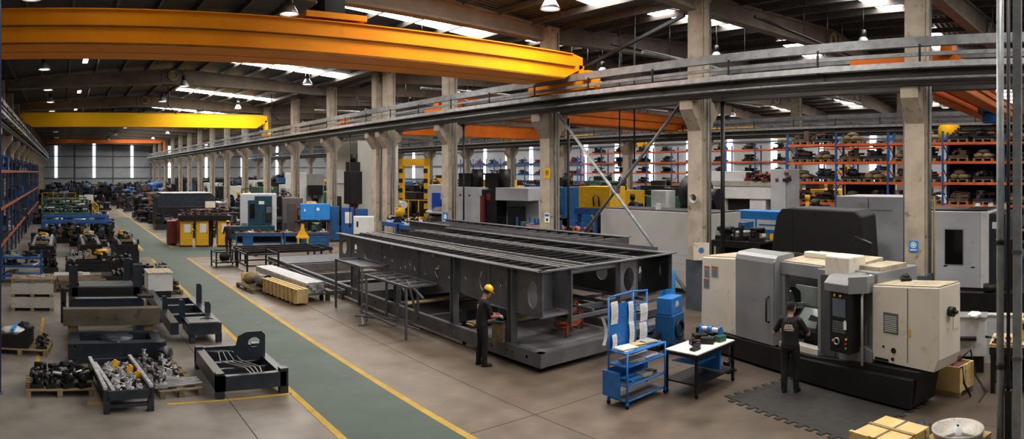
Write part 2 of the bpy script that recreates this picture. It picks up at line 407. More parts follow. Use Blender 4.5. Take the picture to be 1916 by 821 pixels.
for y in YK[:-1]:
    yc = y + 3.1
    for i in range(3):
        for a, b in SKYSEG[i]:
            n += 1; xa, xb = XB[i] + a * BAYW, XB[i] + b * BAYW; h = (0.75, 0.5, 0.6)[i]
            za, zb = roofz(xa) - 0.02, roofz(xb) - 0.02
            if yc > YB - 2: continue
            struct(MB().add([(xa, yc - h, za), (xb, yc - h, zb), (xb, yc + h, zb), (xa, yc + h, za)], [(0, 1, 2, 3)]), 'window_%d' % n, SKYL, 'bright roof light strip')

# roof beams: tapered, with a round hole at the ridge; one mesh shared by all
def roof_beam(full=True):
    h = BAYW / 2 - 0.2
    out = [(-h, 9.25), (-h + 0.8, 9.28), (0, 9.62), (h - 0.8, 9.28), (h, 9.25), (h, EAVE - 0.12), (0, RIDGE - 0.28), (-h, EAVE - 0.12)]
    b = MB().use(CONCDK).plate(out, [circ(0, 10.08, 0.25, 20)], 'xz', -0.11, 0.11)
    for s in (-1, 1):   # flanges
        b.bar((s * h, 0, 9.23), (0, 0, 9.6), 0.42, 0.10); b.bar((s * h, 0, EAVE - 0.15), (0, 0, RIDGE - 0.3), 0.40, 0.09)
        b.box(s * 0.62 - 0.05, s * 0.62 + 0.05, -0.16, 0.16, 9.6, RIDGE - 0.36)
    b.M = Matrix.Translation((0, 0, 10.08)) @ Matrix.Rotation(PI / 2, 4, 'X')
    b.use(CONC); b.lathe([(0.25, -0.2), (0.31, -0.2), (0.31, 0.2), (0.25, 0.2)], n=24); b.M = None
    return b
proto = None
for i in range(3):
    for k, y in enumerate(YK):
        if y > YB - 1 or (i == 0 and k in (6, 8, 10)): continue
        lb = 'tapered concrete roof beam with round ridge hole, %s of the %s' % (ordinal(k) + ' row', ['main aisle hall', 'middle hall behind the lathe', 'farthest hall'][i])
        if proto is None: proto = roof_beam().build('roof_beam', CONCDK); ob = proto
        else: ob = proto.copy(); COL.objects.link(ob)
        ob.location = ((XB[i] + XB[i + 1]) / 2, y, 0); tag(ob, lb, 'roof beam', 'tapered roof beams'); ob['kind'] = 'structure'

# columns with corbels, three rows
def column(side, corbels):
    c = MB().box(-0.26, 0.26, -0.27, 0.27, 0, EAVE - 0.12)
    for s in corbels:
        c.M = Matrix.Scale(-1, 4, (1, 0, 0)) if s < 0 else None
        c.plate([(0.25, 5.5), (0.42, 5.75), (0.72, 6.15), (0.72, 6.45), (0.25, 6.45)], [], 'xz', -0.24, 0.24)
        c.M = None
    c.box(-0.20, 0.20, -0.31, -0.27, 0.1, EAVE - 0.2)     # raised rib on the near face
    for z in (1.6, 3.4, 5.0): c.box(-0.265, 0.265, -0.318, -0.31, z, z + 0.015)
    return c
rows = [(-3.75, (1,), 'left wall row'), (16.95, (-1, 1), 'row right of the aisle'), (37.1, (-1, 1), 'second row beyond the lathe')]
SLATE = mat('slate_base_wrap', '#3b4147', '#4a5057', 0.6, 0, 3)
for ri, (x, cb, nm) in enumerate(rows):
    first = None
    for k, y in enumerate(YK):
        if y < 4 or y > YB - 2: continue
        if ri == 1 and k == 6: y += 0.35
        t = thing('column', 'weathered concrete column with corbel, %s from the camera in the %s' % (ordinal(k - 2), nm), 'column', (x, y, 0), 0, 'concrete columns')
        if first is None:
            first = column(ri, cb).build('shaft', CONC, t, 0.02); s1 = first
            b1 = MB().box(-0.3, 0.3, -0.35, 0.31, 0, 1.55).build('base_wrap' if ri == 1 else 'plinth', SLATE if ri == 1 else CONC, t); p1 = MB().tube([(-0.05, -0.36, 1.6), (-0.05, -0.36, 6.6)], 0.035).tube([(0.1, -0.35, 0.1), (0.1, -0.35, 9.5)], 0.02).build('conduit', DUCT, t)
        else:
            for o_ in (first, b1, p1):
                if o_ is b1 and (ri != 1 or k > 4): continue
                q = o_.copy(); COL.objects.link(q); q.parent = t
# extra column beside the fifth of the right-hand row (a movement joint)
t = thing('column', 'paired concrete column standing beside the fifth one of the row right of the aisle', 'column', (16.95, 33.95 - 2.0, 0), 0, 'concrete columns')
for o_ in (first, p1):
    q = o_.copy(); COL.objects.link(q); q.parent = t

# crane runways: girder, rail, tray and conductor bars
GIRDER = mat('dark_runway_girder', '#3d3a36', '#4a4640', 0.6, 0.2, 1)
def runway(x, s, y0, y1, lb):
    t = thing('crane_runway', lb, 'crane runway', (x, y0, 0), 0, 'crane runways'); n = y1 - y0
    MB().box(-0.2, 0.2, 0, n, 6.46, 6.52).box(-0.06, 0.06, 0, n, 6.52, 6.86).box(-0.2, 0.2, 0, n, 6.86, 6.93).build('girder', GIRDER, t)
    MB().box(-0.04, 0.04, 0, n, 6.93, 7.02).build('rail', BARE, t)
    MB().box(s * 0.42 - 0.02, s * 0.42 + 0.02, 0, n, 7.38, 7.62).box(s * 0.38 - 0.08, s * 0.38 + 0.08, 0, n, 7.38, 7.40).build('cable_tray', DUCT, t)
    MB().box(s * 0.46 - 0.04, s * 0.46 + 0.04, 0, n, 7.13, 7.22).build('conductor_bar', DUCT, t)
    MB().box(s * 0.50 - 0.05, s * 0.50 + 0.05, 0, n, 6.84, 6.98).build('conductor_bar', BARE, t)
    MB().tube([(s * 0.30, 0, 6.60), (s * 0.30, n, 6.60)], 0.04).build('conduit', DUCT, t)
    bk = None
    for k in range(int(n / 2.78)):
        if bk is not None:
            q = bk.copy(); COL.objects.link(q); q.parent = t; q.location.y = k * 2.78; continue
        b = MB().box(min(s * 0.06, s * 0.52), max(s * 0.06, s * 0.52), k * 2.78, k * 2.78 + 0.05, 6.80, 6.84)
        bk = b.box(s * 0.5 - 0.02, s * 0.5 + 0.02, k * 2.78, k * 2.78 + 0.05, 6.9, 7.42).build('bracket', STEELDK, t)
    return t
runway(-3.2, 1, -12, YB - 2, 'crane runway with rail and conductor bars along the left wall')
runway(16.35, -1, -12, YB - 2, 'crane runway with rail and conductor bars right of the aisle')
runway(17.55, 1, -12, YB - 2, 'crane runway of the middle hall, on the far side of the near columns')
runway(36.45, -1, -12, YB - 2, 'crane runway along the second row of columns, beyond the lathe')
runway(37.75, 1, -12, YB - 2, 'crane runway of the farthest hall')

# X bracing between the second and third columns of the right-hand row
t = thing('cross_brace', 'steel X brace between the second and third columns of the row right of the aisle', 'brace', (16.75, 0, 0))
MB().tube([(0, 18.68, 6.78), (0, 12.33, 0.45)], 0.055, 10).build('brace_tube', GALV, t)
MB().tube([(0.1, 12.33, 6.78), (0.1, 18.68, 0.45)], 0.055, 10).build('brace_tube', STEEL, t)
MB().box(-0.03, 0.16, 15.35, 15.6, 3.52, 3.78).build('gusset_plate', STEEL, t)
tag(MB().bar((0, 18.6, 7.6), (0, 12.6, 9.2), 0.1, 0.1).build('brace_bar', STEELDK), 'dark steel brace running up to the roof over the orange crane end', 'brace', None, (16.9, 0, 0))

# high-bay lamps
def lamp_parts(t):
    
    MB().lathe([(0.05, 0.62), (0.11, 0.60), (0.12, 0.36), (0.07, 0.33)], n=16).build('ballast_housing', STEELDK, t)
    MB().lathe([(0.08, 0.36), (0.16, 0.28), (0.25, 0.12), (0.31, 0.0), (0.295, 0.0), (0.235, 0.12), (0.15, 0.26), (0.06, 0.33)], n=24).build('reflector', BARE, t)
    MB().lathe([(0.0, 0.03), (0.22, 0.03), (0.22, 0.055), (0.0, 0.055)], n=20).build('lamp_glass', emit('lamp_glow', '#fbf8f2', 34), t)
LAMPL = bpy.data.lights.new('lamp_light', 'SPOT'); LAMPL.energy = LAMP_W; LAMPL.spot_size = 2.5; LAMPL.spot_blend = 0.7; LAMPL.shadow_soft_size = 0.22; LAMPL.color = (1.0, 0.95, 0.88)
spots = []
for r, y in enumerate((4.0, 11.5, 18.9, 25, 32, 40, 47, 54, 68, 82, 96, 110)):  # nearest two are out of view, added to brighten the left foreground floor
    spots.append((-0.9, y, 'lamp row above the left machines', r)); 
for r, y in enumerate((5.0, 12.3, 19.6, 37.6, 46, 60, 74, 88, 102)): spots.append((6.9, y, 'lamp row above the green walkway', r))  # first two are out of view, added to brighten floor and crane face
for r, y in enumerate((7.5, 15.0, 22.5, 35, 50, 57, 71, 85, 99)): spots.append((13.4, y, 'lamp row nearest the right columns', r))  # nearest one is out of view, added to brighten the crane face
for r, y in enumerate((9.0, 15.5, 22, 33, 47, 61, 75, 90)): spots.append((23.0, y, 'near lamp row of the middle hall', r))
for r, y in enumerate((5.7, 19, 33, 50, 68)): spots.append((31.5, y, 'far lamp row of the middle hall', r))
for r, y in enumerate((12, 30, 50, 70, 95)): spots.append((47.0, y, 'lamp row of the farthest hall', r))
first = None
for x, y, nm, r in spots:
    z = 9.15 if x < 17 else 8.9; 
    t = thing('high_bay_lamp', 'bell shaped high bay lamp, %s in the %s' % (ordinal(r), nm), 'lamp', (x, y, z), 0, 'high bay lamps')
    if first is None: lamp_parts(t); first = kids(t)
    else:
        for o_ in first:
            q = o_.copy(); COL.objects.link(q); q.parent = t
    MB().cyl((0, 0, 0.55), (0, 0, roofz(x) - z - 0.02), 0.012, n=6).build('hanger', STEELDK, t)
    l = bpy.data.objects.new('lamp_light', LAMPL); COL.objects.link(l); l.parent = t; l.location = (0, 0, -0.03)

# overhead cranes
def crane(x0, x1, y, zb, h, m, w, gap, lb, lip=True, trolley=None, cab=False):
    t = thing('overhead_crane', lb, 'crane', (0, y, 0))
    for j in range(2 if gap else 1):
        yy = j * (w + gap); b = MB()
        tp = 0.9
        out = [(x0, zb + h * 0.5), (x0 + tp, zb), (x1 - tp, zb), (x1, zb + h * 0.5), (x1, zb + h * 0.92), (x1 - tp * 0.4, zb + h), (x0 + tp * 0.4, zb + h), (x0, zb + h * 0.92)]
        b.plate(out, [], 'xz', yy, yy + w)
        b.box(x0 + tp, x1 - tp, yy - 0.06, yy + w + 0.06, zb - 0.025, zb + 0.012)
        b.box(x0 + 0.5, x1 - 0.5, yy - 0.06, yy + w + 0.06, zb + h - 0.012, zb + h + 0.02)
        g_ = b.build('bridge_girder', m, t)
        if lip: MB().box(x0 + 0.4, x1 - 0.4, yy - 0.07, yy, zb + h * 0.5, zb + h * 0.53).build('stiffener_lip', SHADEOR, g_); MB().box(x0 + tp, x1 - tp, yy - 0.075, yy - 0.0601, zb - 0.03, zb + 0.025).build('lower_flange_edge', SHADEOR, g_)
        MB().box(x0 + 0.6, x1 - 0.6, yy + w / 2 - 0.03, yy + w / 2 + 0.03, zb + h + 0.02, zb + h + 0.08).build('trolley_rail', STEELDK, t)
    W = (2 * w + gap if gap else w)
    for x in (x0 + 0.05, x1 - 0.05):
        MB().box(x - 0.14, x + 0.14, -0.7, W + 0.7, 7.14, 7.44).box(x - 0.11, x + 0.11, -0.78, -0.7, 7.19, 7.4).box(x - 0.12, x + 0.12, 0, W, 7.44, zb + h * 0.6).build('end_carriage', m, t)
        for yy in (-0.45, W + 0.45):
            MB().cyl((x - 0.07, yy, 7.17), (x + 0.07, yy, 7.17), 0.15, n=16).build('wheel', STEELDK, t)
        mt = MB().use(m).box(x - 0.3, x + 0.3, -0.62, -0.3, 7.44, 7.74); mt.use(STEELDK).cyl((x + 0.1, -0.46, 7.6), (x + 0.62 if x > 5 else x + 0.5, -0.46, 7.6), 0.14, n=14)
        mt.build('drive_motor', None, t)
    if trolley is not None:
        tb = MB().use(m).box(trolley - 0.9, trolley + 0.9, -0.1, W + 0.1, zb + h + 0.08, zb + h + 0.24)
        tb.build('trolley_frame', None, t)
        MB().box(trolley - 0.35, trolley + 0.25, -0.05, 0.5, zb + h + 0.24, zb + h + 0.72).cyl((trolley - 0.2, 0.5, zb + h + 0.45), (trolley - 0.2, W - 0.1, zb + h + 0.45), 0.2, n=14).build('hoist', STEELDK, t)
    return t
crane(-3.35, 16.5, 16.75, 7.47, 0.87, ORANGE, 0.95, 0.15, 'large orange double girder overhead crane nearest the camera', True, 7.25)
crane(-3.35, 16.5, 52.3, 7.85, 1.05, YELLOW, 0.5, 0.0, 'bright yellow overhead crane over the aisle, beyond the orange one', False)
crane(-3.35, 16.5, 108.0, 9.0, 0.55, DKORANGE, 0.4, 0.0, 'thin orange overhead crane farthest down the aisle', False)
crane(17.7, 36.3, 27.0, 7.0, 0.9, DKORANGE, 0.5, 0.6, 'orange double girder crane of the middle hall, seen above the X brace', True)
crane(17.7, 36.3, 40.0, 6.85, 0.85, DKORANGE, 0.5, 0.0, 'brown orange crane of the middle hall, seen above the black welded frame', False)
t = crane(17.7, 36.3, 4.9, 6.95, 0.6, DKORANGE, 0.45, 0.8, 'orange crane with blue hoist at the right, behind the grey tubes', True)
MB().box(30.2, 31.2, 0.45, 1.2, 7.05, 7.6).cyl((30.7, 0.5, 6.8), (30.7, 1.1, 6.8), 0.28, n=14).build('hoist', BLUE, t)
crane(37.9, 57.3, 29.0, 7.3, 0.8, YELLOW, 0.45, 0.0, 'yellow crane of the farthest hall, above the white press', False)
crane(37.9, 57.3, 48.0, 7.3, 0.8, YELLOW, 0.45, 0.0, 'yellow crane of the farthest hall, seen between the second and third columns', False)
# ---------------------------------------------------------------- black welded bridge frame on its transport base
def bolts(b, pts, r=0.02, t=0.012):
    for p, q in pts: b.cyl(p, q, r, n=6)
FR = thing('welded_frame', 'huge black welded bridge frame with ribbed open deck and round web holes', 'steel frame', (9.35, 10.7, 0))
ZT, ZB_, FL, FW = 2.12, 1.15, 10.6, 4.45
holes = [circ(0.32, 1.60, 0.17, 28, 0.30), circ(0.72, 1.72, 0.035, 10, 0.11), circ(2.10, 1.70, 0.20, 28, 0.28), circ(1.45, 1.72, 0.05, 10, 0.09), circ(1.25, 1.80, 0.05, 10, 0.14),
         circ(2.85, 1.72, 0.07, 14, 0.1), circ(4.15, 1.66, 0.17, 24, 0.17), circ(3.6, 1.6, 0.06, 12), circ(3.45, 1.35, 0.035, 10),
         rect(4.72, 4.86, 1.5, 1.88), circ(5.35, 1.68, 0.06, 10, 0.17), circ(5.6, 1.74, 0.07, 12, 0.13), circ(5.9, 1.66, 0.05, 10, 0.15), circ(6.2, 1.5, 0.04, 8), circ(6.7, 1.7, 0.04, 8, 0.09),
         circ(7.15, 1.72, 0.05, 10), circ(8.3, 1.68, 0.28, 24, 0.26), circ(9.25, 1.74, 0.12, 18, 0.15), circ(10.15, 1.70, 0.19, 20, 0.24)]
low = [(0, ZB_), (2.2, 1.18), (3.3, 1.26), (5.0, 1.30), (7.0, 1.24), (FL, 1.2), (FL, ZT), (0, ZT)]
MB().plate(low, holes, 'yz', -0.012, 0.012).build('side_web', STEEL, FR)
MB().plate([(0, 1.2), (FL, 1.2), (FL, ZT), (0, ZT)], [circ(1.5 + 2 * i, 1.68, 0.22, 20) for i in range(5)], 'yz', 0.78, 0.80).build('inner_web', STEEL, FR)
MB().plate([(0, 1.2), (FL, 1.2), (FL, ZT), (0, ZT)], [circ(1.2 + 2.1 * i, 1.68, 0.2, 20) for i in range(5)], 'yz', 3.06, 3.08).build('inner_web', STEEL, FR)
MB().plate([(0, 1.2), (FL, 1.2), (FL, ZT + 0.05), (0, ZT)], [circ(1.2 + 2.1 * i, 1.68, 0.2, 20) for i in range(5)], 'yz', FW - 0.012, FW + 0.012).build('side_web', STEEL, FR)
MB().box(-0.16, 0.10, -0.02, FL, ZT, ZT + 0.025).build('top_flange', STEEL, FR)
MB().box(FW - 0.14, FW + 0.16, -0.05, FL, ZT + 0.0, ZT + 0.03).box(FW + 0.13, FW + 0.16, 0.6, FL, ZT + 0.03, ZT + 0.12).build('top_flange', STEEL, FR)
MB().plate([(-0.05, 0.0), (0.82, 0.0), (0.82, 0.9), (-0.02, 2.2)], [], 'xy', 1.13, 1.15).build('bottom_flange', STEEL, FR)
MB().box(-0.1, FW + 0.1, -0.06, 0.10, ZT, ZT + 0.025).build('end_flange', STEEL, FR)
MB().plate(rect(0.01, 0.79, 1.16, ZT), [circ(0.4, 1.6, 0.1, 16)], 'xz', 0.55, 0.57).build('end_diaphragm', STEEL, FR)
MB().plate(rect(2.45, 3.06, 1.2, ZT), [circ(2.78, 1.66, 0.19, 28, 0.28)], 'xz', 0.02, 0.04).build('end_diaphragm', STEEL, FR)
MB().plate(rect(3.09, FW - 0.02, 1.2, ZT), [circ(3.3, 1.72, 0.07, 16, 0.2), circ(4.1, 1.72, 0.05, 12, 0.13)], 'xz', 0.10, 0.12).build('end_plate', mat('glossy_black_steel', '#17181a', '#222326', 0.16, 0.55, 2), FR)
MB().box(2.43, 2.46, -0.02, 0.14, 0.95, ZT).build('end_stiffener', STEEL, FR)
MB().box(0.79, 0.83, -0.05, 0.06, 0.85, ZT).build('end_stiffener', STEEL, FR)
DECKST = mat('rolled_channel_highlight', '#b2b3b5', '#d6d7d8', 0.26, 0.6, 3)  # pale colour stands in for sky reflections on the bare runners
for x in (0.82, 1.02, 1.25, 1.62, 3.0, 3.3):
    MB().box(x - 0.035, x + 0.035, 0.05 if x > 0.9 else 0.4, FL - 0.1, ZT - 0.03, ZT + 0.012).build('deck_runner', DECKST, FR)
k = 0; y = 0.45
while y < FL - 0.2:
    MB().box(0.10, 0.78, y, y + 0.05, ZT - 0.10, ZT + 0.0).build('deck_rib', STEELDK, FR)
    MB().box(1.66, 2.96, y, y + 0.05, ZT - 0.12, ZT - 0.02).build('deck_rib', STEELDK, FR)
    if k % 2 == 0: MB().box(3.34, FW - 0.15, y, y + 0.06, ZT - 0.14, ZT - 0.03).build('deck_rib', STEELDK, FR)
    y += 0.42; k += 1
MB().box(0.84, 3.04, 0.3, FL - 0.3, ZT - 0.2, ZT - 0.18).build('deck_sheet', STEELDK, FR)
for y, x in ((0.99, -0.05), (3.32, -0.05), (0.99, 3.9), (3.32, 3.9), (6.4, 0.0), (6.4, 3.9), (9.4, 0.0), (9.4, 3.9)):
    b = MB().box(x - 0.08, x + 0.08, y - 0.09, y - 0.07, 0.43, ZT if x < 1 and y < 5 else 1.25).box(x - 0.08, x + 0.08, y + 0.07, y + 0.09, 0.43, ZT if x < 1 and y < 5 else 1.25).box(x - 0.01, x + 0.01, y - 0.07, y + 0.07, 0.43, ZT if x < 1 and y < 5 else 1.25)
    b.box(x - 0.14, x + 0.14, y - 0.14, y + 0.14, 0.43, 0.45).build('post', STEEL, FR)
for y in (1.9, 3.2, 5.2, 7.4, 9.6):
    MB().box(-0.03, -0.012, y - 0.06, y + 0.06, 1.25, ZT).build('web_stiffener', STEEL, FR)
for y in (0.9, 4.3, 6.6):
    MB().box(-0.05, -0.02, y, y + 0.12, ZT - 0.11, ZT - 0.03).build('lug', GREYCARD, FR)
for i, (y, z) in enumerate(((-0.03, 0.98), (0.5, 1.02), (1.4, 1.0))):
    MB().box(0.82, FW, y, y + 0.08, z, z + 0.08).build('lower_crossbeam', STEEL, FR)
for x in (1.5, 2.4, 3.3): MB().box(x, x + 0.07, 0, 5, 1.06, 1.14).build('lower_runner', STEEL, FR)

# low transport base under it
BS = thing('transport_base', 'long low black base frame with holed side channel, under the welded bridge frame', 'steel frame', (9.2, 10.6, 0))
hol = [circ(0.45 + 0.0, 0.28, 0.045, 12), circ(0.95, 0.28, 0.03, 10), circ(1.15, 0.28, 0.025, 10), circ(1.7, 0.28, 0.05, 12), circ(2.1, 0.3, 0.05, 12), circ(3.3, 0.28, 0.05, 12), circ(3.7, 0.3, 0.03, 10), circ(4.3, 0.28, 0.05, 12),
       circ(5.0, 0.28, 0.05, 12), circ(5.3, 0.32, 0.03, 8), circ(7.0, 0.28, 0.05, 12), circ(7.6, 0.28, 0.04, 12), circ(8.6, 0.28, 0.05, 12), circ(9.4, 0.28, 0.05, 12)]
MB().plate(rect(0, 15.5, 0.13, 0.42), hol, 'yz', -0.01, 0.01).box(0, 0.14, 0, 15.5, 0.42, 0.435).box(0, 0.14, 0, 15.5, 0.115, 0.13).build('side_channel', STEEL, BS)
MB().box(4.88, 4.9, 0, 15.5, 0.13, 0.42).box(4.76, 4.9, 0, 15.5, 0.42, 0.435).build('side_channel', STEEL, BS)
MB().box(-0.01, 4.9, -0.01, 0.01, 0.13, 0.42).box(0, 4.9, 0, 0.14, 0.42, 0.435).build('end_channel', STEEL, BS)
for y in (2.6, 4.6, 6.6, 8.6, 10.6, 12.6, 15.4):
    MB().box(0.02, 4.88, y, y + 0.02, 0.13, 0.42).box(0.02, 4.88, y, y + 0.1, 0.42, 0.433).build('cross_channel', STEEL, BS)
for x0, x1, y1 in ((0.02, 2.66, 2.58), (2.78, 4.86, 0.58)): MB().box(x0, x1, 0.02, y1, 0.395, 0.415).build('deck_sheet', mat('worn_grey_sheet', '#6e6e70', '#98979a', 0.42, 0.25, 2, spots='#4e4d4c'), BS)
for y in (4.8, 8.75): MB().box(0.4, 4.6, y, y + 1.75, 0.33, 0.35).build('deck_sheet', STEELDK, BS)
for y, x1 in ((2.9, 4.2), (6.1, 4.0)): MB().box(0.3, x1, y, y + 0.3, 0.44, 0.47).build('timber_board', PLY, BS)
MB().box(2.7, 2.76, 0.6, 2.5, 0.44, 0.62).box(2.7, 4.7, 2.44, 2.5, 0.44, 0.62).box(2.7, 4.7, 0.6, 0.66, 0.44, 0.62).build('inner_frame', STEEL, BS)
for y in (0.25, 3.0, 6.0, 9.0, 12.0, 15.0):
    for x in (0.12, 4.75):
        c = MB().box(x - 0.07, x + 0.07, y - 0.05, y + 0.05, 0.09, 0.115).cyl((x - 0.03, y, 0.055), (x + 0.03, y, 0.055), 0.055, n=12).build('caster', STEELDK, BS)

# access platform on the aisle side
AP = thing('access_platform', 'black tubular step platform leaning at the aisle side of the welded frame', 'platform', (8.3, 14.7, 0))
b = MB(); z = 1.34
b.bar((0.0, 0.0, z), (0.0, 2.4, z), 0.055).bar((0.88, 0.0, z), (0.88, 2.4, z), 0.055).bar((0.44, 0.0, z - 0.02), (0.44, 2.4, z - 0.02), 0.03)
for y in (0.0, 0.48, 0.96, 1.44, 1.92, 2.4): b.bar((0, y, z), (0.88, y, z), 0.05)
b.build('platform_grid', STEEL, AP)
for x, y in ((0.02, 0.05), (0.02, 2.35), (0.4, 1.2), (0.86, 0.9)): MB().bar((x, y, 0.0 if x < 0.1 else 0.44 if x > 0.8 else 0.12), (x, y, z), 0.055).build('leg', STEEL, AP)
b = MB().bar((0.5, 0.0, 1.0), (0.5, 0.9, z), 0.05).bar((0.5, 0.9, 1.0), (0.5, 1.6, z), 0.05).bar((0.3, 0.4, z), (0.5, 0.4, 0.6), 0.05)
b.build('strut', STEEL, AP)
b = MB().bar((-0.1, 0.4, 0.30), (-0.1, 2.5, 0.30), 0.05).bar((0.5, 0.2, 0.16), (0.5, 1.9, 0.16), 0.045)
for y in (0.5, 1.0, 1.5, 1.9): b.bar((-0.1, y + 0.15, 0.30), (0.5, y, 0.16), 0.035)
b.bar((-0.35, 2.3, 0.22), (0.75, 1.0, 0.2), 0.05).bar((-0.2, 2.2, 0.25), (-0.28, 1.95, 0.03), 0.05).bar((-0.4, 1.95, 0.02), (-0.15, 1.95, 0.02), 0.05)
b.build('step_grid', STEEL, AP)
AP2 = thing('access_platform', 'black upper walkway bracket on posts beside the far half of the welded frame', 'platform', (8.35, 17.4, 0))
z = 1.5; b = MB().bar((0, 0, z), (0, 1.9, z), 0.06).bar((0.85, 0, z), (0.85, 1.9, z), 0.06).bar((0, 0, z - 0.22), (0.85, 0, z - 0.22), 0.05)
for y in (0, 1.9): b.bar((0, y, z), (0.85, y, z), 0.06)
b.box(0.02, 0.83, 0.03, 1.87, z - 0.05, z - 0.035).build('platform_sheet', STEEL, AP2)
for x, y in ((0, 0), (0, 1.9), (0.8, 0), (0.8, 1.9)): MB().bar((x, y, 0.0), (x, y, z), 0.06).build('leg', STEEL, AP2)

# second low frame further back, beyond the first
SF = thing('welded_frame', 'second black deck frame lying behind the huge welded frame, seen over its top', 'steel frame', (14.6, 14.6, 0))
b = MB()
b.box(0, 0.03, 0, 11, 1.15, 2.1).box(-0.12, 0.12, 0, 11, 2.1, 2.125).build('side_web', STEEL, SF)
MB().box(1.9, 1.93, 0, 11, 1.15, 2.1).box(1.8, 2.05, 0, 11, 2.1, 2.125).build('side_web', STEEL, SF)
MB().box(0.03, 1.9, 0, 0.03, 1.15, 2.1).build('end_plate', STEEL, SF)
for i in range(18): MB().box(0.04, 1.88, 0.5 + i * 0.58, 0.56 + i * 0.58, 1.98, 2.06).build('deck_rib', STEEL, SF)
for y in (1, 5, 10):
    for x in (0.1, 1.8): MB().box(x - 0.08, x + 0.08, y - 0.08, y + 0.08, 0, 1.2).build('post', STEEL, SF)

# long low frames lying on the floor to the left of the far end
def ladder_frame(name, label, loc, L_, W_, zt, n, rz=0, m=STEEL, legs=0.0, skin=None, h=0.14):
    t = thing(name, label, 'steel frame', loc, rz)
    for x in (0, W_ - 0.06): MB().box(x, x + 0.06, 0, L_, zt - h, zt).build('side_rail', m, t)
    for i in range(n):
        y = i * (L_ - 0.06) / (n - 1); MB().box(0.06, W_ - 0.06, y, y + 0.06, zt - h, zt - 0.01).build('cross_rail', m, t)
    if skin: MB().box(0.06, W_ - 0.06, skin[0] * L_, skin[1] * L_, zt - 0.005, zt + 0.004).build('cover_sheet', mat('grey_cover_sheet', '#55585b', '#686b6e', 0.4, 0.3, 2), t)
    if legs:
        for x in (0.05, W_ - 0.05):
            for y in (0.3, L_ / 2, L_ - 0.3): MB().box(x - 0.04, x + 0.04, y - 0.04, y + 0.04, 0, zt - h).build('leg', m, t)
    else:
        for x in (0.05, W_ - 0.05):
            for y in (0.2, L_ - 0.2): MB().box(x - 0.05, x + 0.05, y - 0.1, y + 0.1, 0, zt - h).build('skid', WOODDK, t)
    return t
ladder_frame('ladder_frame', 'long low black ladder frame on the floor beside the aisle end of the welded frame', (8.52, 20.3, 0), 5.4, 0.62, 0.34, 5)
ladder_frame('ladder_frame', 'low black frame topped with a wide grey sheet, lying behind the bundle of aluminium sections', (9.25, 26.3, 0), 2.9, 3.2, 0.40, 5, 0, STEEL, 0, (0.1, 0.9))
ladder_frame('ladder_frame', 'black rectangular frame on short legs beyond the grey sheet topped frame', (8.3, 29.55, 0), 2.4, 3.9, 0.62, 4, 0, STEELDK, 0.5)
ladder_frame('ladder_frame', 'flat black frame with rust marks lying in front of the blue work benches', (9.6, 32.3, 0), 1.8, 4.2, 0.3, 5, 0, STEELDK)
# posts and rails of a low rack on that frame
t = thing('stillage', 'black steel stillage with upright posts standing on the aisle edge, left of the low frames', 'stillage', (7.75, 27.4, 0))
for x, y in ((0, 0), (0, 1.8), (1.4, 0), (1.4, 1.8)): MB().bar((x, y, 0), (x, y, 0.85), 0.07).build('post', STEELDK, t)
b = MB()
for z in (0.25, 0.72): b.bar((0, 0, z), (1.4, 0, z), 0.06).bar((0, 1.8, z), (1.4, 1.8, z), 0.06).bar((0, 0, z), (0, 1.8, z), 0.06).bar((1.4, 0, z), (1.4, 1.8, z), 0.06)
b.build('rail', STEELDK, t)
# bundle of aluminium sections and timber-packed goods beside it
t = thing('section_bundle', 'bundle of long bright aluminium sections lying on a low trolley', 'metal bundle', (7.72, 20.3, 0), 0.09)
MB().box(0, 0.75, 0, 4.6, 0.22, 0.28).build('trolley_deck', STEEL, t)
for x, y in ((0.1, 0.15), (0.65, 0.15), (0.1, 4.4), (0.65, 4.4)): MB().cyl((x - 0.03, y, 0.11), (x + 0.03, y, 0.11), 0.11, n=14).build('wheel', RUBBER, t)
b = MB()
for i in range(6):
    for j in range(4): b.box(0.04 + i * 0.113, 0.145 + i * 0.113, 0.05 + 0.03 * ((i + j) % 3), 4.5 - 0.04 * (i % 2), 0.28 + j * 0.09, 0.362 + j * 0.09)
b.build('sections', ALU, t, 0.006)
t = thing('packed_beam', 'long yellowish timber packed beam lying beside the aluminium bundle', 'timber pack', (7.25, 19.9, 0), 0.12)
MB().box(0.0, 0.42, 0, 2.6, 0.08, 0.48).build('core', PLY, t)
b = MB()
for i in range(9): b.box(-0.03, 0.45, 0.05 + i * 0.3, 0.17 + i * 0.3, 0.06, 0.5)
for x in (-0.03, 0.13, 0.3): b.box(x, x + 0.1, -0.02, 2.65, 0.5, 0.53)
b.build('slats', WOODLT, t, 0.006)
for y in (0.3, 1.3, 2.3): MB().box(-0.05, 0.5, y, y + 0.12, 0, 0.08).build('bearer', WOODDK, t)
_pal = {}
def pallet(label, loc, w=1.2, d=0.8, rz=0, m=WOOD, group=None):
    t = thing('pallet', label, 'pallet', loc, rz, group); key = (w, d, m)
    if key in _pal:
        for o_ in _pal[key]:
            q = o_.copy(); COL.objects.link(q); q.parent = t
        return t
    parts = []; b = MB(); n = 7
    for i in range(n):
        y = -d / 2 + i * (d - 0.09) / (n - 1); b.box(-w / 2, w / 2, y, y + 0.09, 0.122, 0.144)
    parts.append(b.build('deck_boards', m, t))
    for x in (-w / 2, -0.05, w / 2 - 0.1):
        parts.append(MB().box(x, x + 0.1, -d / 2, d / 2, 0.1, 0.122).build('stringer', m, t))
        b = MB().box(x, x + 0.1, -d / 2, d / 2, 0, 0.02)
        for y in (-d / 2, -0.07, d / 2 - 0.14): b.box(x, x + 0.1, y, y + 0.14, 0.02, 0.1)
        parts.append(b.build('bearer', m, t))
    _pal[key] = parts
    return t
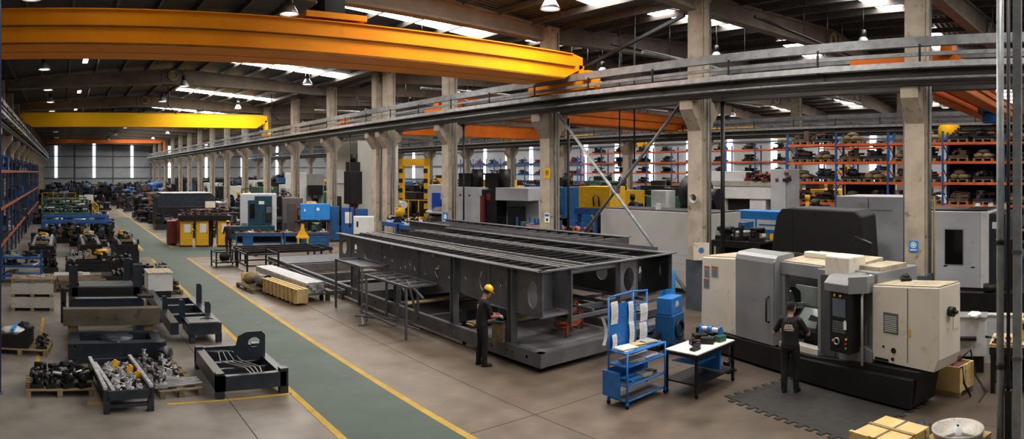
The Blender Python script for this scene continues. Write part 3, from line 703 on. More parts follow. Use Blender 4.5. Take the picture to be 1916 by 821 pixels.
pallet('small wooden pallet carrying a wrapped motor by the aisle, left of the timber packed beam', (6.95, 23.3, 0), 1.0, 1.6, 0.1, WOODDK)
t = thing('electric_motor', 'grey round electric motor strapped on the pallet left of the timber packed beam', 'motor', (7.1, 23.0, 0.145), 0.2)
MB().cyl((0, -0.3, 0.22), (0, 0.3, 0.22), 0.2, n=20).build('casing', GREYP, t); MB().cyl((0, -0.36, 0.22), (0, -0.3, 0.22), 0.22, n=20).build('end_shield', STEELDK, t)
MB().box(-0.18, 0.18, -0.2, 0.2, 0, 0.06).build('foot', STEELDK, t)
t = thing('foil_wrapped_part', 'pale foil wrapped part on the pallet behind the grey round motor', 'package', (6.85, 23.75, 0.145), 0.1)
MB().blob((0, 0, 0.2), (0.7, 0.5, 0.42), 4, 0.3).build('wrap', TAN, t); MB().box(-0.36, 0.36, -0.03, 0.03, 0.0, 0.405).build('strap', WOODLT, t)

# ---------------------------------------------------------------- CNC lathe
LA = thing('cnc_lathe', 'big cream and grey lathe with sliding door, black base and control panel', 'lathe', (13.2, 9.5, 0), math.atan2(-0.956, -0.292))
MB().plate([(0.0, 0.06), (6.28, 0.06), (6.40, 0.70), (5.25, 0.68), (3.9, 0.56), (0, 0.48)], [], 'xz', 0.0, 0.72).box(0.0, 5.3, 0.72, 1.75, 0.06, 0.5).build('base', BLACKP, LA, 0.012)
MB().plate([(3.3, 0.06), (6.27, 0.06), (6.33, 0.58), (3.3, 0.49)], [], 'xz', -0.12, 0.0).build('coolant_tank', BLACKP, LA, 0.012)
for x in (0.2, 2.2, 4.2, 6.1):
    for y in (0.12, 0.64): MB().cyl((x, y, 0), (x, y, 0.065), 0.06, n=12).build('foot', STEELDK, LA)
MB().plate([(0.08, 0.48), (1.6, 0.52), (1.6, 2.3), (0.12, 2.2)], [], 'xz', 0.1, 1.7).build('headstock_cover', CREAM, LA, 0.03)
MB().plate([(0.1, 2.205), (1.6, 2.305), (1.6, 2.32), (0.1, 2.22)], [], 'xz', 0.14, 1.66).build('top_cover', CREAMTOP, LA)
# grey sliding door, its top rolled back over the machine
prof = [(0.02, 0.55), (0.02, 2.30), (0.05, 2.40), (0.12, 2.46), (0.55, 2.49), (0.62, 2.46), (0.62, 2.30), (0.5, 2.36), (0.14, 2.34), (0.08, 2.26), (0.08, 0.55)]
b = MB(); b.plate([(y, z) for y, z in prof], [], 'yz', 1.46, 2.74).build('sliding_door', GREYP, LA, 0.008)
MB().plate([(0.02, 0.57), (0.02, 2.34), (0.1, 2.45), (0.6, 2.47), (0.6, 2.2), (0.42, 2.1), (0.42, 0.57)], [], 'yz', 2.70, 2.745).build('door_side', GREYP, LA)
MB().tube([(2.56, 0.02, 1.04), (2.56, -0.06, 1.06), (2.56, -0.06, 1.56), (2.56, 0.02, 1.58)], 0.022, 10).build('handle', BLACKP, LA)
# work chamber
CH = mat('chamber_steel', '#3a3c3d', '#4d4f50', 0.4, 0.4, 3, spots='#2a2b2c')
CHL = mat('chamber_back_panel', '#8d9993', '#a3aea8', 0.4, 0.2, 2)
MB().box(1.6, 3.9, 1.45, 1.5, 0.5, 2.35).build('chamber_back', CH, LA)
MB().box(2.2, 3.9, 1.22, 1.27, 1.22, 1.66).plate([(1.27, 1.22), (0.85, 0.85), (0.85, 0.80), (1.27, 1.16)], [], 'yz', 2.2, 3.9).build('chamber_guard', CHL, LA)
MB().box(1.6, 3.9, 0.3, 1.5, 0.5, 0.56).build('chamber_floor', CH, LA)
MB().box(2.8, 3.9, 0.2, 1.5, 2.16, 2.2).build('chamber_roof', CH, LA)
MB().cyl((1.62, 0.9, 1.25), (2.35, 0.9, 1.25), 0.42, n=28).build('chuck_body', STEELDK, LA, 0.02)
c = MB()
for a in range(3):
    an = a * 2 * PI / 3 + 0.4; c.M = Matrix.Translation((2.35, 0.9, 1.25)) @ Matrix.Rotation(an, 4, 'X'); c.box(0, 0.12, -0.06, 0.06, 0.1, 0.36)
c.M = None; c.build('chuck_jaws', BARE, LA)
MB().lathe([(0.0, 0), (0.42, 0.0), (0.42, 0.14), (0.3, 0.2), (0.0, 0.2)], (3.55, 0.85, 0.95), 24, 'x').box(3.1, 3.85, 0.55, 1.2, 0.6, 0.85).build('tool_turret', STEELDK, LA)
MB().plate([(2.55, 0.62), (3.88, 0.62), (3.88, 0.95), (2.9, 1.1)], [], 'xz', 0.98, 1.0).build('way_cover', BARE, LA)
MB().box(2.74, 3.9, 0.18, 0.34, 2.08, 2.34).box(2.74, 2.86, 0.2, 0.36, 0.56, 2.1).box(3.86, 4.42, 0.14, 0.3, 0.56, 2.3).build('opening_frame', GREYP, LA, 0.01)
MB().box(3.2, 3.9, 0.1, 0.32, 0.5, 0.68).box(2.7, 3.2, 0.14, 0.3, 0.5, 0.64).build('sill', CREAM, LA, 0.01)
MB().box(3.98, 4.36, 0.10, 0.14, 0.62, 2.2).build('fixed_panel', mat('dark_grey_panel', '#46484a', '#55575a', 0.35, 0.2, 2), LA)
MB().plate([(0.25, 2.3), (1.5, 2.38), (1.5, 2.45), (0.25, 2.36)], [], 'yz', 2.74, 4.5).build('roof_panel', CREAMTOP, LA)
MB().box(2.9, 4.2, 0.75, 0.95, 2.40, 2.52).build('roof_beam_cover', CREAM, LA, 0.02)
MB().box(4.12, 4.74, 0.06, 0.6, 2.2, 2.6).build('drive_cover', CREAM, LA, 0.03)
MB().box(4.3, 5.3, 0.25, 1.6, 0.66, 2.34).build('carriage_cover', GREYP, LA, 0.02)
MB().box(4.74, 5.25, 0.4, 1.3, 2.34, 2.42).build('top_plate', CREAMTOP, LA)
# control pod
MB().plate([(0.3, 1.98), (-0.28, 1.98), (-0.30, 2.14), (-0.16, 2.26), (0.3, 2.32)], [], 'yz', 4.42, 5.02).build('pod_head', GREYP, LA, 0.015)
MB().plate([(5.02, -0.29), (5.24, 0.0), (5.24, 0.3), (5.02, 0.3)], [], 'xy', 1.98, 2.29).build('pod_cheek', GREYP, LA)
PD = MB().box(4.52, 5.02, -0.24, 0.12, 0.84, 1.98).build('control_panel', BLACKP, LA, 0.012)
MB().box(4.60, 4.92, -0.252, -0.24, 1.52, 1.86).build('screen', mat('dim_screen', '#4a555c', '#566269', 0.2, 0, 1), PD)
b = MB()
for r in range(5):
    for q in range(7): b.box(4.60 + q * 0.047, 4.635 + q * 0.047, -0.25, -0.24, 1.22 + r * 0.045, 1.25 + r * 0.045)
b.build('keypad', mat('key_caps', '#5a5c5e', '#727476', 0.5, 0, 20), PD)
for k_, (x, z, m_) in enumerate(((4.66, 1.92, SAFETY), (4.80, 1.92, SAFETY), (4.94, 1.12, SAFETY), (4.93, 1.03, mat('red_button', '#c02a1c', '#cc3423', 0.4)), (4.93, 0.95, mat('green_button', '#3a9a3e', '#46a84a', 0.4)), (4.62, 1.06, SAFETY))):
    MB().cyl((x, -0.27, z), (x, -0.24, z), 0.022, n=12).build('button', m_, PD)
MB().lathe([(0.05, -0.03), (0.07, -0.03), (0.07, 0.0), (0.05, 0.0)], (4.72, -0.255, 1.06), 16, 'y').build('hand_wheel', BARE, PD)
MB().plate([(4.88, 1.30), (4.95, 1.30), (4.95, 1.44), (4.915, 1.48), (4.88, 1.44)], [], 'xz', -0.262, -0.256).build('hanging_tag', PAPER, PD)
MB().tube([(5.14, -0.02, 0.62), (5.14, -0.03, 1.9), (5.14, 0.05, 2.1), (5.18, 0.2, 2.3)], 0.025, 10).build('cable_conduit', WHITEM, LA)
MB().plate([(4.5, 0.55), (5.3, 0.6), (5.3, 0.9), (5.1, 0.95), (4.5, 0.8)], [], 'xz', 0.05, 0.25).build('lower_cover', GREYP, LA, 0.01)
# tailstock-end electrical cabinet
CB_ = MB().plate([(5.28, 0.74), (6.66, 0.72), (6.76, 0.95), (6.76, 2.22), (5.28, 2.12)], [], 'xz', 0.1, 0.85).build('cabinet', CREAM, LA, 0.02)
MB().plate([(5.29, 2.125), (6.75, 2.225), (6.75, 2.24), (5.29, 2.14)], [], 'xz', 0.12, 0.83).build('cabinet_top', CREAMTOP, CB_)
MB().box(6.085, 6.095, 0.094, 0.1, 0.8, 2.14).build('door_seam', STEELDK, CB_)
MB().box(5.55, 5.88, 0.09, 0.1, 1.28, 1.66).build('name_plate', mat('engraved_plate', '#6c6e70', '#7b7d7f', 0.35, 0.5, 2), CB_)
b = MB()
for i in range(9): b.box(5.58, 5.85, 0.086, 0.09, 1.32 + i * 0.034, 1.33 + i * 0.034)
b.build('plate_lines', PAPER, CB_)
MB().box(6.12, 6.15, 0.085, 0.1, 1.28, 1.42).build('door_latch', SAFETY, CB_)
for x, z, r in ((5.78, 0.98, 0.05), (5.55, 1.02, 0.02), (5.76, 0.82, 0.03)): MB().cyl((x, 0.08, z), (x, 0.1, z), r, n=16).build('lock', STEELDK, CB_)
MB().box(5.35, 5.66, 0.09, 0.1, 0.75, 0.80).build('vent', STEELDK, CB_)
MB().cyl((6.76, 0.45, 1.75), (6.86, 0.45, 1.75), 0.09, n=16).cyl((6.86, 0.45, 1.75), (6.93, 0.45, 1.75), 0.035, n=10).build('connector', BLACKP, CB_)
MB().box(6.765, 6.77, 0.58, 0.78, 1.4, 1.75).build('side_hatch', CREAM, CB_)
t = tag(MB().box(-0.16, 0.16, -0.1, 0.1, 0, 0.06).blob((0.05, 0, 0.075), (0.26, 0.16, 0.1), 3, 0.3).build('work_glove', RUBBER), 'pair of black gloves left on top of the lathe cabinet', 'glove')
t.parent = None; lm = Matrix.Translation(LA.location) @ Matrix.Rotation(LA.rotation_euler.z, 4, 'Z')
t.location = lm @ Vector((5.6, 0.75, 2.165)); t.rotation_euler = (0, 0, 0.4)
for x0, x1, z0, z1 in ((0.22, 0.42, 1.72, 2.0), (0.5, 0.74, 1.76, 2.02), (0.20, 0.42, 1.46, 1.69)):
    s_ = MB().box(x0, x1, 0.09, 0.1, z0, z1).build('warning_plate', mat('sticker_grey', '#8b8d90', '#9a9c9f', 0.5, 0, 3), LA)
    MB().box(x0 + 0.01, x1 - 0.01, 0.086, 0.09, z1 - 0.05, z1 - 0.01).build('orange_band', ORPART, s_)
    b = MB()
    for i in range(5): b.box(x0 + 0.03, x1 - 0.03, 0.087, 0.09, z0 + 0.03 + i * 0.032, z0 + 0.037 + i * 0.032)
    b.build('text_lines', STEELDK, s_)
t = thing('valve_stand', 'small black valve with bent handle on the floor in front of the lathe base', 'valve', (11.95, 7.75, 0))
MB().box(-0.15, 0.15, -0.12, 0.12, 0, 0.04).cyl((0, 0, 0.04), (0, 0, 0.25), 0.05, n=12).cyl((-0.14, 0, 0.2), (0.14, 0, 0.2), 0.045, n=12).build('body', STEELDK, t)
MB().tube([(0.05, 0, 0.25), (0.05, 0, 0.62), (0.12, -0.02, 0.66), (0.2, -0.02, 0.6)], 0.014).build('handle', STEEL, t)
# ---------------------------------------------------------------- people
from mathutils.bvhtree import BVHTree
def ease(P, n=6):
    """Catmull-Rom through (point, radius) pairs"""
    out = []
    for i in range(len(P) - 1):
        p0, p1, p2, p3 = P[max(i - 1, 0)], P[i], P[i + 1], P[min(i + 2, len(P) - 1)]
        for k in range(n):
            t = k / n
            def cr(a, b, c, d): return 0.5 * ((2 * b) + (c - a) * t + (2 * a - 5 * b + 4 * c - d) * t * t + (3 * b - a - 3 * c + d) * t ** 3)
            out.append((Vector([cr(p0[0][j], p1[0][j], p2[0][j], p3[0][j]) for j in range(3)]), max(0.004, cr(p0[1], p1[1], p2[1], p3[1]))))
    out.append((Vector(P[-1][0]), P[-1][1])); return out
def limb(b, P, n=14, k=6):
    E_ = ease(P, k); pts = [e[0] for e in E_]; r = [e[1] for e in E_]
    d0 = (pts[0] - pts[1]).normalized(); d1 = (pts[-1] - pts[-2]).normalized()
    b.tube([pts[0] + d0 * r[0] * 0.7] + pts + [pts[-1] + d1 * r[-1] * 0.7], [r[0] * 0.6] + r + [r[-1] * 0.6], n)
def loft(b, secs, n=20):
    """elliptical sections (x, y, z, rx, ry)"""
    v = []
    for x, y, z, rx, ry in secs:
        v += [(x + rx * math.cos(2 * PI * j / n), y + ry * math.sin(2 * PI * j / n), z) for j in range(n)]
    k = len(secs)
    f = [(i * n + j, i * n + (j + 1) % n, (i + 1) * n + (j + 1) % n, (i + 1) * n + j) for i in range(k - 1) for j in range(n)]
    f += [tuple(reversed(range(n))), tuple((k - 1) * n + j for j in range(n))]
    b.add(v, f, True)
def hand(b, wrist, d, side, palm_dir, curl=0.5):
    """palm, five unequal bent fingers; d = forearm direction, palm_dir = the way the palm faces, side = towards the thumb"""
    d = Vector(d).normalized(); pd = Vector(palm_dir); pd = (pd - d * pd.dot(d)).normalized(); th = d.cross(pd).normalized()
    if th.dot(Vector(side)) < 0: th = -th
    w = Vector(wrist)
    limb(b, [(w, 0.026), (w + d * 0.04 + th * 0.012, 0.026), (w + d * 0.085 + th * 0.014, 0.022)], 10, 3)
    limb(b, [(w + d * 0.02 - th * 0.006, 0.024), (w + d * 0.05 - th * 0.014, 0.024), (w + d * 0.085 - th * 0.018, 0.02)], 10, 3)
    for i, (o, L_) in enumerate(((0.030, 0.070), (0.010, 0.080), (-0.010, 0.074), (-0.029, 0.058))):
        q = w + d * 0.085 + th * o; pts = [(q, 0.0105)]; a = 0.15
        for s_ in range(3):
            a += curl * 0.75; q = q + (d * math.cos(a) + pd * math.sin(a)) * (L_ / 3 * (1.15 - 0.15 * s_)); pts.append((q, 0.0098 - 0.0008 * s_))
        limb(b, pts, 8, 3)
    q = w + d * 0.035 + th * 0.026
    limb(b, [(q, 0.014), (q + d * 0.025 + th * 0.026 + pd * 0.012, 0.0125), (q + d * 0.052 + th * 0.032 + pd * 0.028, 0.0105)], 8, 3)
def person(label, loc, rz, arms, head_tilt=0.0, head_turn=0.0, cap=None, gloves=(False, False), stride=0.05, hunch=0.03, prt=None, voxel=0.009, long_sleeve=False, sc=1.0, helmet_col=None):
    """a standing figure facing local +Y; arms = ((elbow, wrist, palm_dir), ...) for left (-x) and right (+x)"""
    T = thing('person', label, 'person', loc, rz); T.scale = (sc, sc, sc)
    b = MB(); b.use(CLOTH2)
    for s in (-1, 1):
        fy = s * stride
        limb(b, [((s * 0.09, 0.0, 0.93), 0.098), ((s * 0.10, 0.012, 0.74), 0.092), ((s * 0.105, 0.02 + fy * 0.5, 0.50), 0.072), ((s * 0.108, 0.0 + fy * 0.8, 0.30), 0.068), ((s * 0.11, -0.01 + fy, 0.07), 0.058)])
    loft(b, [(0, -0.005, 0.82, 0.12, 0.10), (0, -0.005, 0.88, 0.175, 0.125), (0, 0, 0.97, 0.170, 0.12), (0, 0, 1.03, 0.155, 0.11)])
    b.use(mat('black_work_boots', '#0b0b0b', '#141414', 0.5))
    for s in (-1, 1):
        fy = s * stride
        b.M = Matrix.Translation((s * 0.115, fy, 0)) @ Matrix.Rotation(-s * 0.12, 4, 'Z')
        loft(b, [(0, 0.045, 0.0, 0.045, 0.125), (0, 0.045, 0.03, 0.05, 0.13), (0, 0.035, 0.06, 0.046, 0.11), (0, -0.01, 0.09, 0.042, 0.06), (0, -0.015, 0.13, 0.046, 0.052)])
        b.M = None
    b.use(CLOTH); h = hunch
    loft(b, [(0, 0, 0.94, 0.176, 0.128), (0, 0.0, 1.05, 0.165, 0.118), (0, h * .3, 1.18, 0.175, 0.122), (0, h * .7, 1.30, 0.190, 0.128), (0, h, 1.38, 0.180, 0.115), (0, h, 1.435, 0.125, 0.085), (0, h, 1.465, 0.07, 0.062)])
    for s, (el, wr, pd) in zip((-1, 1), arms):
        sh = Vector((s * 0.185, h, 1.385)); el = Vector(el); wr = Vector(wr); mid = sh.lerp(el, 0.55)
        b.use(CLOTH)
        if long_sleeve: limb(b, [(sh + Vector((-s * 0.05, 0, 0.01)), 0.07), (sh, 0.066), (mid, 0.056), (el, 0.048), (el.lerp(wr, 0.5), 0.044), (el.lerp(wr, 0.97), 0.037)])
        else:
            limb(b, [(sh + Vector((-s * 0.05, 0, 0.01)), 0.07), (sh, 0.067), (mid, 0.060), (sh.lerp(el, 0.82), 0.060)])
            b.use(SKIN); limb(b, [(mid, 0.045), (el, 0.041), (el.lerp(wr, 0.3), 0.042), (el.lerp(wr, 0.75), 0.031), (wr, 0.025)])
        b.use(GLOVE if gloves[(s + 1) // 2] else SKIN)
        hand(b, wr, wr - el, (-s, 0.1, 0.5), pd, 0.55)
    b.use(SKIN)
    limb(b, [((0, h - 0.005, 1.43), 0.060), ((0, h + 0.015, 1.50), 0.055), ((0, h + 0.03, 1.55), 0.056)])
    # head: skull, jaw, nose, ears, brow
    HM = Matrix.Translation((0, h + 0.03, 1.53)) @ Matrix.Rotation(head_turn, 4, 'Z') @ Matrix.Rotation(-head_tilt, 4, 'X')
    b.M = HM
    loft(b, [(0, 0.040, -0.025, 0.03, 0.035), (0, 0.040, 0.0, 0.050, 0.060), (0, 0.028, 0.035, 0.064, 0.078), (0, 0.018, 0.07, 0.070, 0.088), (0, 0.008, 0.11, 0.074, 0.094), (0, 0.004, 0.15, 0.073, 0.093), (0, 0.0, 0.185, 0.060, 0.076), (0, 0.0, 0.208, 0.032, 0.042)])
    limb(b, [((0, 0.098, 0.098), 0.011), ((0, 0.108, 0.075), 0.013), ((0, 0.112, 0.062), 0.016)], 8, 3)
    for s in (-1, 1):
        b.blob((s * 0.076, -0.005, 0.085), (0.022, 0.04, 0.062), 1, 0.1)
        b.blob((s * 0.030, 0.092, 0.112), (0.04, 0.022, 0.014), 2, 0.1)
    b.blob((0, 0.094, 0.036), (0.046, 0.020, 0.018), 3, 0.1)
    b.M = None
    # fuse everything into one continuous skin, then give the faces back their cloth / skin
    src = BVHTree.FromPolygons(b.v, b.f)
    tmp = b.build('tmp_body', CLOTH)
    rm = tmp.modifiers.new('r', 'REMESH'); rm.mode = 'VOXEL'; rm.voxel_size = voxel; rm.use_smooth_shade = True
    sm = tmp.modifiers.new('s', 'SMOOTH'); sm.factor = 0.5; sm.iterations = 2
    dg = bpy.context.evaluated_depsgraph_get(); me = bpy.data.meshes.new_from_object(tmp.evaluated_get(dg)); me.name = 'body'
    old = tmp.data; bpy.data.objects.remove(tmp); bpy.data.meshes.remove(old)
    me.materials.clear()
    for m_ in b.mats: me.materials.append(m_)
    for p in me.polygons:
        hit = src.find_nearest(p.center)
        p.material_index = b.mi[hit[2]] if hit[2] is not None else 0
        p.use_smooth = True
    o = bpy.data.objects.new('body', me); COL.objects.link(o); o.parent = T
    # eyes, hair, cap
    for s in (-1, 1):
        e = MB(); e.M = HM; e.blob((s * 0.030, 0.086, 0.100), (0.024, 0.016, 0.012), 0, 0).build('eye', mat('eye_dark', '#1a1512', '#2a211b', 0.3), T)
    hr = MB(); hr.M = HM
    prof = [(0, -0.012, 0.055, 0.079, 0.090), (0, -0.014, 0.10, 0.081, 0.094), (0, -0.010, 0.145, 0.080, 0.098), (0, -0.004, 0.185, 0.070, 0.088), (0, -0.002, 0.212, 0.046, 0.058), (0, 0, 0.224, 0.015, 0.02)]
    n = 22; v = []
    for i, (x, y, z, rx, ry) in enumerate(prof):
        for j in range(n):
            a = 2 * PI * j / n; front = max(0, math.sin(a)); pull = 1.0 - (0.28 * front if i < 3 else 0.0)
            v.append((x + rx * math.cos(a), y + ry * math.sin(a) * pull, z + (0.02 * front if i < 2 else 0)))
    hr.add(v, [(i * n + j, i * n + (j + 1) % n, (i + 1) * n + (j + 1) % n, (i + 1) * n + j) for i in range(len(prof) - 1) for j in range(n)], True)
    hr.build('hair', HAIR, T)
    if cap == 'helmet':
        c = MB(); c.M = HM @ Matrix.Translation((0, 0, 0.125)) @ Matrix.Rotation(0.12, 4, 'X')
        c.lathe([(0.104, 0.0), (0.108, 0.0), (0.108, 0.03), (0.102, 0.07), (0.084, 0.105), (0.052, 0.128), (0.0, 0.134)], (0, 0, 0), 28)
        c.plate([(-0.09, 0.06)] + [(0.098 * math.sin(a), 0.02 + 0.155 * math.cos(a)) for a in [(-0.9 + 0.3 * i) for i in range(7)]] + [(0.09, 0.06)], [], 'xy', -0.002, 0.006)
        for x in (-0.03, 0, 0.03): c.tube([(x, 0.07, 0.105), (x, 0, 0.138 - abs(x) * 0.3), (x, -0.075, 0.105)], 0.006)
        hc = c.build('helmet', HELMET, T)
        for x in (-0.085, 0.085):
            c = MB(); c.M = HM; c.blob((x, -0.01, 0.095), (0.03, 0.06, 0.08), 1, 0.1).build('ear_guard', RUBBER, hc)
    elif cap:
        c = MB(); c.M = HM @ Matrix.Translation((0, -0.003, 0.125))
        c.lathe([(0.092, 0.0), (0.098, 0.0), (0.099, 0.03), (0.088, 0.07), (0.055, 0.098), (0.0, 0.105)], (0, 0, 0), 24)
        c.plate([(-0.07, 0.07)] + [(0.072 * math.sin(a), 0.07 + 0.085 * math.cos(a)) for a in [(-1.2 + 0.4 * i) for i in range(7)]] + [(0.07, 0.07)], [], 'xy', 0.0, 0.006)
        c.build('cap', cap, T)
    return T
def conform(name, rects, parent, m, body, off=0.004, d=(0, -1, 0), y0=-0.5):
    """small printed patches laid on the curved cloth"""
    bv = BVHTree.FromPolygons([tuple(v.co) for v in body.data.vertices], [tuple(p.vertices) for p in body.data.polygons])
    b = MB()
    for x0, x1, z0, z1 in rects:
        nx = 4; pts = []
        for i in range(nx + 1):
            for z in (z0, z1):
                x = x0 + (x1 - x0) * i / nx; o = Vector((x, y0 if d[1] < 0 else -y0, z))
                h = bv.ray_cast(o, Vector((0, 1 if d[1] < 0 else -1, 0)))
                yy = h[0].y if h[0] is not None else 0
                pts.append((x, yy + (-off if d[1] < 0 else off), z))
        b.add(pts, [(2 * i, 2 * i + 2, 2 * i + 3, 2 * i + 1) for i in range(nx)], True)
    return b.build(name, m, parent)
WPRINT = mat('white_print', '#d8d8d8', '#e4e4e4', 0.7); RPRINT = mat('red_print', '#a82a2e', '#b83438', 0.7)
# the welder / fitter with the yellow helmet
W1 = person('man in black with yellow hard hat, both hands on a tan metal box', (8.62, 11.9, 0), -1.85,
            (((-0.20, 0.15, 1.12), (-0.09, 0.36, 1.09), (0.6, 0.1, -0.8)), ((0.20, 0.16, 1.12), (0.10, 0.38, 1.07), (-0.6, 0.1, -0.8))), head_tilt=0.55, cap='helmet', gloves=(False, True), stride=0.03, hunch=0.05)
bd = [c for c in kids(W1) if c.name.startswith('body')][0]
conform('shirt_print', [(-0.10, 0.02, 1.33, 1.345), (-0.09, 0.0, 1.30, 1.325), (-0.10, 0.02, 1.275, 1.29)], W1, WPRINT, bd)
conform('shirt_print', [(-0.085, -0.01, 1.305, 1.318), (-0.10, 0.04, 1.255, 1.265)], W1, RPRINT, bd, 0.006)
# the lathe operator
W2 = person('man in black shirt with white and red back print, working at the lathe', (11.42, 5.98, 0), -1.27 - 0.12,
            (((-0.33, 0.06, 1.13), (-0.35, 0.27, 1.10), (0.9, 0, -0.3)), ((0.33, 0.10, 1.13), (0.27, 0.33, 1.12), (-0.9, 0, -0.3))), head_tilt=0.12, head_turn=-0.35, stride=0.04, hunch=0.02)
bd = [c for c in kids(W2) if c.name.startswith('body')][0]
conform('shirt_print', [(-0.07, 0.07, 1.315, 1.33), (-0.10, 0.11, 1.245, 1.262), (-0.085, -0.05, 1.275, 1.305), (-0.04, -0.005, 1.275, 1.305), (0.005, 0.04, 1.275, 1.305), (0.05, 0.085, 1.275, 1.305), (-0.09, 0.10, 1.215, 1.228)], W2, WPRINT, bd)
conform('shirt_print', [(-0.06, 0.06, 1.30, 1.313), (-0.075, 0.08, 1.264, 1.273)], W2, RPRINT, bd, 0.006)
W3 = person('man in dark overalls and yellow cap beside the small black cage trolley', (8.45, 33.4, 0), 0.15,
            (((-0.27, 0.02, 1.12), (-0.16, 0.24, 1.10), (0.8, 0, 0)), ((0.27, 0.02, 1.12), (0.16, 0.24, 1.10), (-0.8, 0, 0))), head_tilt=0.35, cap=HELMET, voxel=0.014, long_sleeve=True)
bd = [c for c in kids(W3) if c.name.startswith('body')][0]
conform('shirt_print', [(0.0, 0.06, 1.36, 1.38)], W3, RPRINT, bd)
W4 = person('man in dark clothes and yellow cap walking between the left racks', (-2.72, 46.5, 0), -0.2,
            (((-0.27, -0.03, 1.12), (-0.26, 0.10, 0.9), (0.8, 0, 0)), ((0.27, 0.0, 1.12), (0.25, 0.12, 0.9), (-0.8, 0, 0))), cap=HELMET, voxel=0.014, long_sleeve=True, stride=0.12)
W5 = person('distant man in dark overalls and yellow cap near the rust brown bin', (6.35, 77.6, 0), 0.6,
            (((-0.27, 0.0, 1.12), (-0.2, 0.18, 1.0), (0.8, 0, 0)), ((0.27, 0.0, 1.12), (0.2, 0.18, 1.0), (-0.8, 0, 0))), cap=HELMET, voxel=0.02, long_sleeve=True)
W6 = person('distant bareheaded man in dark overalls bending beside a low dark crate far down the aisle', (4.75, 77.2, 0), 1.2,
            (((-0.27, 0.05, 1.12), (-0.16, 0.25, 1.05), (0.8, 0, 0)), ((0.27, 0.05, 1.12), (0.16, 0.25, 1.05), (-0.8, 0, 0))), head_tilt=0.5, voxel=0.02, long_sleeve=True, hunch=0.1)

# the box the fitter works on, with cloths and tool
t = thing('control_box', 'grimy tan metal box on the base frame before the yellow hard hat man', 'box', (9.27, 12.0, 0.436), 0.35)
MB().box(-0.22, 0.22, -0.15, 0.15, 0, 0.44).build('body', mat('grimy_tan_box', '#71624a', '#93835f', 0.6, 0.1, 5, spots='#3d3428'), t, 0.01)
MB().box(-0.235, 0.235, -0.165, 0.165, 0.44, 0.465).build('lid', mat('worn_blue_lid', '#3b4a5c', '#50607a', 0.5, 0.2, 5, spots='#27282a'), t)
MB().box(0.02, 0.14, -0.158, -0.15, 0.2, 0.32).build('label_plate', GREYCARD, t)
tag(MB().blob((0, 0, 0.06), (0.36, 0.24, 0.16), 8, 0.5).build('dark_cloth', RUBBER), 'crumpled dark jacket lying on the tan metal box', 'cloth', None, (9.3, 12.0, 0.90))
t = thing('welding_torch', 'bright blue welding torch and wrapped hose beside the yellow hard hat man', 'torch', (9.5, 12.4, 0))
MB().blob((0, 0, 1.22), (0.2, 0.18, 0.3), 5, 0.3).build('hose_wrap', BRIGHTBL, t)
MB().tube([(0, 0, 1.22), (0.03, 0.06, 0.9), (0.1, 0.15, 0.45), (0.14, 0.18, 0.44)], 0.025).build('hose', BRIGHTBL, t)
MB().tube([(0.02, 0, 1.3), (0.1, -0.1, 1.55), (0.2, -0.16, 1.75)], 0.03).build('hose', mat('deep_blue_hose', '#123a63', '#184a7a', 0.5), t)
MB().cyl((-0.05, 0.02, 1.30), (-0.10, 0.04, 1.40), 0.03, 0.02).build('nozzle', ORPART, t)
tag(MB().blob((0, 0, 0.15), (0.3, 0.22, 0.34), 6, 0.5).blob((0.1, 0.1, 0.36), (0.12, 0.1, 0.16), 2, 0.4).box(-0.35, 0.2, -0.2, 0.2, 0, 0.03).build('bracket_casting', TAN), 'pale metal bracket lying on the timber board under the welded frame', 'bracket', None, (9.9, 13.65, 0.475))

# ---------------------------------------------------------------- blue document trolley
BT = thing('document_trolley', 'bright blue wheeled tube trolley with perforated back board, papers and shelves', 'trolley', (8.95, 7.95, 0), 0.02)
b = MB(); Wt, Dt = 1.12, 0.45
# local x along the long side (away from camera right), y depth
BT.rotation_euler = (0, 0, 0.02)
for x, y, h in ((0, 0, 1.0), (0, Dt, 1.95), (Wt, 0, 1.0), (Wt, Dt, 1.95)): MB().cyl((x, y, 0.1), (x, y, h), 0.019, n=10).build('upright', BLUE, BT)
b = MB().cyl((0, Dt, 1.95), (Wt * 0.62, Dt, 1.97), 0.019, n=10).cyl((Wt * 0.62, Dt, 1.97), (Wt, Dt, 1.93), 0.019, n=10).cyl((Wt * 0.62, Dt, 1.05), (Wt * 0.62, Dt, 1.99), 0.022, n=10)
b.cyl((Wt * 0.62, Dt, 1.70), (Wt, Dt, 1.70), 0.014, n=8).build('top_rail', BLUE, BT)
for z, m_ in ((0.13, STEEL), (0.40, STEEL), (0.74, BLUE), (0.98, BLUE)):
    s_ = MB().box(0, Wt, 0, Dt, z, z + 0.012).build('shelf', m_, BT)
    r_ = MB()
    for p, q in (((0, 0, z), (Wt, 0, z)), ((0, Dt, z), (Wt, Dt, z)), ((0, 0, z), (0, Dt, z)), ((Wt, 0, z), (Wt, Dt, z))): r_.cyl(p, q, 0.016, n=8)
    r_.build('shelf_rail', BLUE, s_)
hb = [circ(0.09 + 0.048 * i, 1.12 + 0.055 * j, 0.006, 6) for i in range(11) for j in range(11)]
MB().plate(rect(0.02, Wt * 0.70, 1.0, 1.80), hb, 'xz', Dt - 0.008, Dt - 0.004).build('perforated_board', BLUE, BT)
MB().box(-0.06, 0.0, 0.16, Dt + 0.1, 0.16, 0.62).build('side_tray', BLUE, BT, 0.005)
MB().box(0.0, Wt, Dt - 0.01, Dt, 0.42, 0.66).build('back_panel', BLUE, BT)
for x, y in ((0, 0), (0, Dt), (Wt, 0), (Wt, Dt)):
    c = MB().cyl((x - 0.015, y, 0.04), (x + 0.015, y, 0.04), 0.04, n=14).build('caster', RUBBER, BT)
    MB().box(x - 0.025, x + 0.025, y - 0.02, y + 0.02, 0.06, 0.11).build('caster_fork', BLUE, c)
